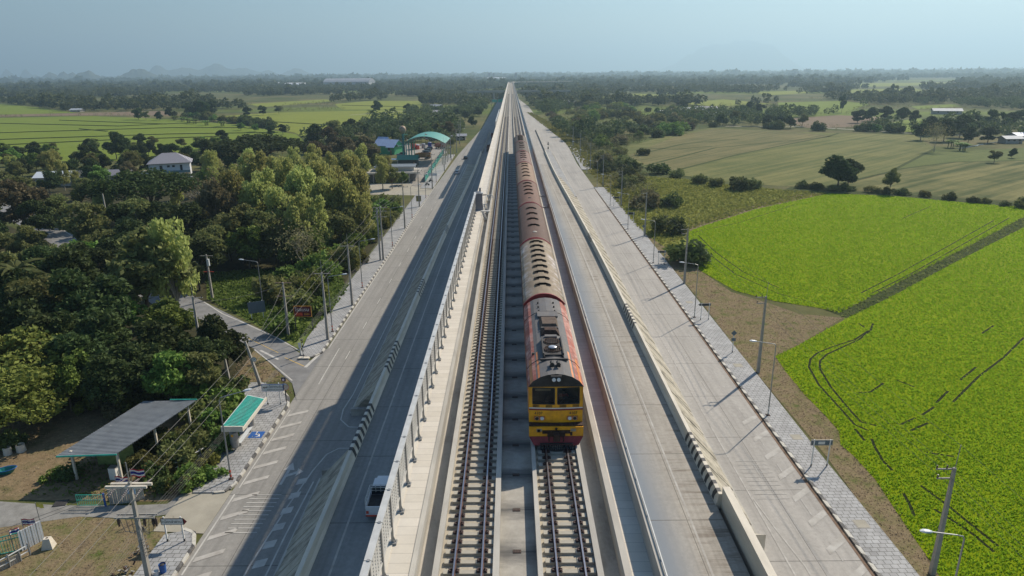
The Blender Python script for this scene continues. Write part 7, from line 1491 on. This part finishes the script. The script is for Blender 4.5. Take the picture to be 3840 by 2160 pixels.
tufts('rice_crop', 'bright green young rice filling the lower right paddy', PX(*PB), 46, .22, .11, m_rice, 260, offtrack, 3, .04, 1, 60); tufts('rice_crop', 'bright green young rice in the upper right paddy', PX(*PA), 22, .24, .16, m_rice, 230, offtrack, 4, .04, 1, 100)
m_dry = leafmat('dry_grass', (.24, .185, .115), (.36, .29, .185), .45); m_gr = leafmat('wild_grass', (.17, .21, .035), (.31, .32, .075), .4); m_gr2 = leafmat('green_weeds', (.08, .13, .02), (.17, .24, .045), .35)
tufts('dry_grass', 'dry brown grass on the bank between right pavement and paddy', [(p_[0], p_[1]) for p_ in verge], 14, .10, .12, m_dry, 1e9, None, 6, .03, 1, 90); tufts('meadow_grass', 'yellow green meadow grass beyond the right pavement', PX((1600, 570), (1530, 480), (1560, 440), (1760, 455), (1860, 470), (1990, 480), (2085, 487), (1900, 525), (1740, 575), (1720, 600), (1700, 640), (1640, 600)), 4, .45, .5, m_gr, 1e9, None, 7, .03, 1)
tufts('green_weeds', 'green weeds on the corner plot beside the side road', P2((525, 755), (620, 800), (740, 865), (790, 830), (880, 730), (860, 700), (640, 680), (520, 690)), 6, .45, .35, m_gr2, 1e9, None, 8, .03, 2); tufts('dry_grass', 'dry grass and weeds beside the junction and gravel lane', PX((-60, 1330), (0, 1325), (200, 1300), (330, 1308), (470, 1295), (425, 1330), (350, 1449), (-60, 1480)), 14, .08, .10, m_dry, 1e9, None, 9, .03, 1)
tufts('dry_grass', 'dry litter on the open yard before the shed', PX((-60, 1040), (100, 1030), (300, 1020), (250, 1100), (150, 1180), (100, 1240), (-60, 1255)), 5, .09, .14, m_dry, 1e9, None, 10, .03, 1); tufts('green_weeds', 'low green weeds in the shade beside the garden shrubs', PX((300, 1120), (480, 1080), (585, 1130), (520, 1230), (400, 1255), (60, 1250), (150, 1190)), 8, .22, .2, m_gr2, 1e9, None, 11, .03, 1); tufts('dry_grass', 'dry grass on the corner by the leaning pole', PX((605, 890), (690, 925), (740, 990), (640, 1000), (580, 960)), 12, .14, .2, m_dry, 1e9, None, 12, .03, 1)
tufts('bund_weeds', 'dark weeds on the bank between the two paddies', PX((2060, 774), (2133, 801), (2238, 748), (2400, 661), (2576, 570), (2810, 458), (2770, 450), (2576, 545), (2403, 635), (2224, 728), (2130, 777)), 5, .3, .3, LM['olive'], 1e9, None, 14, .03, 1)
tufts('road_edge_weeds', 'weeds along the far right road edge', [(32.2, 200), (42, 200), (42, 420), (20, 700), (16, 700), (30.5, 400), (30.5, 300)], 1.0, .6, .9, m_gr, 1e9, None, 13, .03, 1)

# ---------------------------------------------------------------- far country: woods as masses
def forest(name, label, y0, y1, spacing, thr, per, s, hr, mat, seed, xr=.80, clear=None):
    g = np.random.default_rng(seed); n = int((y1 - y0) * 2 * xr * (y0 + y1) / 2 / spacing ** 2); Y = np.sqrt(g.uniform(y0 ** 2, y1 ** 2, n)); X = g.uniform(-1, 1, n) * (Y * xr + 30)
    f = vnoise(X, Y, spacing * 9, seed) * .6 + vnoise(X, Y * 1.6, spacing * 28, seed + 1) * .4; ok = f > thr
    for P in PF:
        xa = min(p[0] for p in P); xb = max(p[0] for p in P); ya = min(p[1] for p in P); yb = max(p[1] for p in P); box = ok & (X > xa) & (X < xb) & (Y > ya) & (Y < yb); ok[box] &= ~inpoly_np(X[box], Y[box], P)
    cor = np.where(Y < 1500, np.interp(Y, [0, 250, 600, 900, 1300, 1500], [34, 36, 30, 22, 14, 14]), 0); ok &= np.abs(X) > cor
    if clear is not None: ok &= clear(X, Y)
    X, Y = X[ok], Y[ok]; n = len(X); h = g.uniform(*hr, n) * (1 + .5 * (g.random(n) > .93)); r_ = h * g.uniform(.32, .55, n)
    d = g.normal(size=(n, per, 3)); d /= np.linalg.norm(d, axis=2)[..., None]; d *= (.6 + .45 * g.random((n, per, 1)))
    P = np.stack([X[:, None] + d[..., 0] * r_[:, None], Y[:, None] + d[..., 1] * r_[:, None], h[:, None] * .58 + d[..., 2] * h[:, None] * .42], 2).reshape(-1, 3)
    V, F = cards(P, np.repeat(s * (h / 9), per) * g.uniform(.7, 1.3, n * per), 1.4, g=g); o = ob(name, npmesh(name, V, F, mat)); print(name, n, len(F)); return tag(o, label, 'woodland', kind='stuff')
def clearA(X, Y): return ~((X < -30) & (X > -60) & (Y < 345)) & ~((X > 0) & inpoly_np(X, Y, SCRB))
SCRB = [tuple(q)[:2] for q in PX((1540, 470), (1620, 420), (1560, 375), (1790, 318), (2350, 335), (2576, 350), (2800, 350), (2800, 560), (1700, 600))]
forest('woodland', 'mixed woods and groves of the middle distance', 345, 800, 9.5, .53, 150, 1.05, (5, 10), LM['far'], 21, clear=clearA)
forest('scrubland', 'low scrub and bushes of the middle distance', 300, 1000, 8.0, .46, 34, .9, (1.5, 4), LM['olive'], 31, clear=lambda X, Y: clearA(X, Y) & ((X > 34) | (Y > 520)))
forest('scrubland', 'dense low scrub between the right pavement and the stubble fields', 150, 430, 3.6, .40, 70, .75, (1.2, 3.4), LM['bushy'], 41, clear=lambda X, Y: (X > 34) & inpoly_np(X, Y, SCR))
forest('scrubland', 'grey green brush mixed into the scrub right of the road', 160, 430, 5.5, .45, 70, .8, (1.5, 4), LM['brown'], 43, clear=lambda X, Y: (X > 34) & inpoly_np(X, Y, SCR))
forest('woodland', 'dense woods farther out across the plain', 800, 1900, 13, .50, 60, 1.9, (7, 13), LM['far'], 22)
forest('woodland', 'hazy woods far out across the plain', 1900, 4500, 26, .44, 34, 3.8, (9, 16), LM['far'], 23)
forest('woodland', 'faint belts of woods near the horizon', 4500, 14000, 75, .40, 22, 10, (14, 24), LM['far'], 24)

# far buildings
def longroof(nm, lb, u, v, w_, d_, h, col, rz=0, cat='building'):
    p = at(u, v); o = thing(nm, lb, cat, (p.x, p.y, 0), rz); m = MB(); m.box(-w_/2, w_/2, -d_/2, d_/2, 0, h); wl = m.build('wall', m_steelwall, o); m = MB(); n = 8; r_ = d_ * .16
    for i in range(n):
        a, c_ = -1 + 2 * i / n, -1 + 2 * (i + 1) / n; f = lambda q: (q * (d_ / 2 + 1), h + r_ * (1 - q * q) + .1); m.quad((-w_/2 - 1, *f(a)), (w_/2 + 1, *f(a)), (w_/2 + 1, *f(c_)), (-w_/2 - 1, *f(c_)))
    for s_ in (-1, 1): m.poly([(s_ * (w_/2 + .9), (-1 + 2 * i / n) * d_/2, h + r_ * (1 - (-1 + 2 * i / n) ** 2)) for i in range(n + 1)][::s_])
    m.build('roof', col, o); m = MB()
    for k in range(max(2, int(w_ / 10))): x = -w_/2 + (k + .5) * w_ / max(2, int(w_ / 10)); m.box(x - 1.5, x + 1.5, -d_/2 - .1, -d_/2 - .02, .1, h * .6)
    m.build('shutter', m_cab, wl); return o
m_steelwall = pm('shed_wall', (.42, .44, .46), .6, .1, .1); m_wroof = pm('white_roof', (.62, .64, .66), .7, .06, .1); m_groof = pm('grey_roof', (.32, .33, .35), .5, .1, .1)
longroof('warehouse', 'huge grey warehouse with a curved roof behind the far trees, left of the viaduct', 880, 222, 130, 60, 17, m_groof, R(-6)); longroof('warehouse', 'white roofed warehouse left of the huge grey one', 745, 222, 55, 40, 9, m_wroof, R(-4)); longroof('warehouse', 'second white roofed warehouse peeking over the trees', 700, 217, 50, 30, 8, m_wroof)
longroof('warehouse', 'long white factory roof, far left of the grey warehouse', 620, 213, 70, 30, 8, m_wroof); longroof('factory', 'white factory building below the viaduct horizon', 1215, 204, 110, 50, 9, m_wroof); longroof('factory', 'second white factory roof beside the chimneys', 1245, 203, 70, 40, 10, m_wroof); longroof('factory', 'bright low factory roof right of the chimneys', 1265, 202, 60, 40, 8, m_wroof)
longroof('warehouse', 'faint pale roof on the far left plain', 500, 200, 60, 30, 9, m_wroof); longroof('warehouse', 'pale roof cluster far right near the horizon', 1725, 190, 110, 60, 16, m_wroof)
for k, (u, lb) in enumerate(((1231, 'left'), (1242, 'middle'), (1298, 'right'))):
    p = at(u, 203); o = thing('chimney_stack', '%s one of the three dark factory towers on the horizon' % lb, 'chimney', (p.x, p.y, 0)); m = MB(); m.box(-5, 5, -5, 5, 0, 36); m.build('shaft', m_cab, o); m = MB(); m.box(-6, 6, -6, 6, 36.1, 39); m.build('cap', m_galv, o)
m_rf1 = pm('rusty_roof', (.30, .29, .29), .5, .2, .3); m_rf2 = pm('pale_tin_roof', (.38, .41, .43), .7, .1, .3); m_housew = pm('house_wall', (.35, .33, .30), .8, .1, .5)
HS = ((1098, 283, 11, 9, 6, m_groof, 'grey roofed two storey house among the palms, left of the viaduct'), (1106, 290, 13, 9, 3, m_rf1, 'low brown roofed house in front of the grey two storey one'), (195, 281, 12, 8, 2, m_rf2, 'small white tin hut on the brown strip, far left'), (470, 262, 14, 8, 3, m_rf2, 'blue grey roof among the far left trees'), (500, 262, 14, 8, 3, m_rf2, 'white roofs beside the tall tree clump, far left'), (430, 258, 12, 8, 3, m_rf1, 'pale house half hidden left of the tall tree clump'), (190, 254, 14, 8, 3, m_rf2, 'white roof in the far left treeline'),
      (1680, 290, 16, 9, 2.8, m_rf1, 'leftmost of the long tin roofs beyond the scrub'), (1700, 286, 16, 9, 2.8, m_rf1, 'second of the long tin roofs beyond the scrub'), (1740, 283, 18, 10, 2.8, m_rf2, 'third of the long tin roofs beyond the scrub'), (1775, 281, 20, 10, 3, m_rf1, 'rightmost of the long tin roofs beyond the scrub'), (1395, 262, 13, 10, 3, m_rf2, 'turquoise walled house right of the far road'), (1425, 263, 22, 11, 3, m_rf1, 'wide grey roof right of the turquoise house'), (2380, 287, 22, 9, 3, m_rf2, 'white roof glimpsed in the right treeline'),
      (2540, 360, 9, 6, 2.6, m_rf2, 'small tin hut by the lane at the right edge'), (2562, 352, 10, 7, 2.6, m_blueroof, 'blue roofed hut at the right edge'), (1630, 222, 24, 14, 4, m_rf2, 'tiny white roof on the right plain'), (1790, 296, 12, 8, 2.6, m_rf2, 'low white roof under the dark round trees'), (2010, 193, 60, 25, 6, m_rf2, 'pale glasshouse like roof far right'), (1012, 352, 7, 5, 2.6, pm('green_roof', (.03, .20, .13), .5), 'small green roofed hut behind the arched hall'), (1155, 352, 8, 5, 2.6, m_groof, 'grey roadside hut far along the left pavement'))
for u, v, w_, d_, h, rf_, lb in HS: p = at(u, v); gable('far_house', lb, (p.x, p.y, 0), w_, d_, h, d_ * .22, R(random.uniform(-20, 20)), m_housew, rf_, .8, wins=3 if w_ < 30 else 6)
# road overpass crossing behind the viaduct, green direction sign
p1, p2 = at(1186, 250), at(1345, 250); yb = 1010.0
ovp = thing('road_overpass', 'grey concrete road overpass crossing under the viaduct in the distance', 'bridge', (0, yb, 0)); m = MB(); m.box(-62, 85, -5, 5, 11.5, 13.2); m.build('deck', m_dconc, ovp); m = MB(); m.box(-62, 85, -5.2, -4.9, 13.2, 14.2); m.box(-62, 85, 4.9, 5.2, 13.2, 14.2); m.build('parapet', m_conc, ovp)
for x in (-60, -40, -24, 24, 45, 62, 78): m = MB(); m.box(x - 1.2, x + 1.2, -3.5, 3.5, 0, 11.5); m.build('pier', m_dconc, ovp)
gs = thing('gantry_sign', 'green direction sign over the far left road', 'sign', (-22, 800, 0)); m = MB(); m.box(-.2, .2, -.2, .2, 0, 9); m.box(13.8, 14.2, -.2, .2, 0, 9); m.box(-.2, 14.2, -.2, .2, 8.6, 9); m.build('gantry', m_galv, gs); m = MB(); m.box(1, 6.5, -.3, -.21, 6.2, 9.4); m.box(7.5, 13, -.3, -.21, 6.2, 9.4); m.build('panel', m_greensh, gs)
# far hills
m_hill = soil('hill_scrub', [(.3, (.06, .075, .04)), (.7, (.12, .12, .07))], .004, .3)
def hill(u, v, dist, wd, ht, seed, lb):
    g = random.Random(seed); c_ = at(u, 185, CAMZ - 1) ; d = C3 @ Vector(((u * 1.4907 - 1920) / 2560, -(275 - 1080) / 2560, -1)); d.z = 0; d.normalize(); cx, cy = d.x * dist, d.y * dist; sx = Vector((d.y, -d.x, 0)); m = MB(); n = 40; rows = []
    prof_ = [0] * (n + 1)
    for k in range(5):
        c0, w0, a0 = g.uniform(.15, .85), g.uniform(.07, .22), g.uniform(.3, 1) * (1 if k else 1.1)
        for i in range(n + 1): prof_[i] = max(prof_[i], a0 * math.exp(-((i / n - c0) / w0) ** 2))
    mx = max(prof_); prof_ = [q / mx * ht * math.sin(math.pi * i / n) ** .35 + (g.uniform(-.015, .015) * ht if 0 < i < n else 0) for i, q in enumerate(prof_)]
    for j in range(7):
        t = -1 + 2 * j / 6; rows.append([(cx + sx.x * (i / n - .5) * wd + d.x * t * wd * .2, cy + sx.y * (i / n - .5) * wd + d.y * t * wd * .2, max(-2, prof_[i] * (1 - t * t) * g.uniform(.9, 1.05))) for i in range(n + 1)])
    for j in range(6):
        for i in range(n): m.quad(rows[j][i], rows[j][i + 1], rows[j + 1][i + 1], rows[j + 1][i])
    return struct(m.build('hill', m_hill, smooth=True))
hill(165, 190, 9000, 520, 95, 2, ''); hill(275, 180, 7500, 900, 125, 4, ''); hill(470, 175, 12000, 2300, 230, 6, ''); hill(620, 178, 13000, 2400, 190, 8, ''); hill(1870, 150, 21000, 5600, 880, 12, ''); hill(50, 190, 15000, 700, 190, 14, '')

# ---------------------------------------------------------------- haze
hz = MB(); hz.box(-41000, 41000, -450, 51000, -1.5, 800); hm = bpy.data.materials.new('haze'); hm.use_nodes = True; ht = hm.node_tree; ht.nodes.clear()
pv = ht.nodes.new('ShaderNodeVolumePrincipled'); pv.inputs['Color'].default_value = (.58, .84, 1.0, 1); pv.inputs['Density'].default_value = HAZE; pv.inputs['Anisotropy'].default_value = .35
mo = ht.nodes.new('ShaderNodeOutputMaterial'); ht.links.new(pv.outputs[0], mo.inputs['Volume']); hm.volume_intersection_method if False else None
ho = hz.build('haze', hm); tag(ho, 'thin bluish haze over the whole plain', 'haze', kind='stuff')
print('TREES', NT[0])
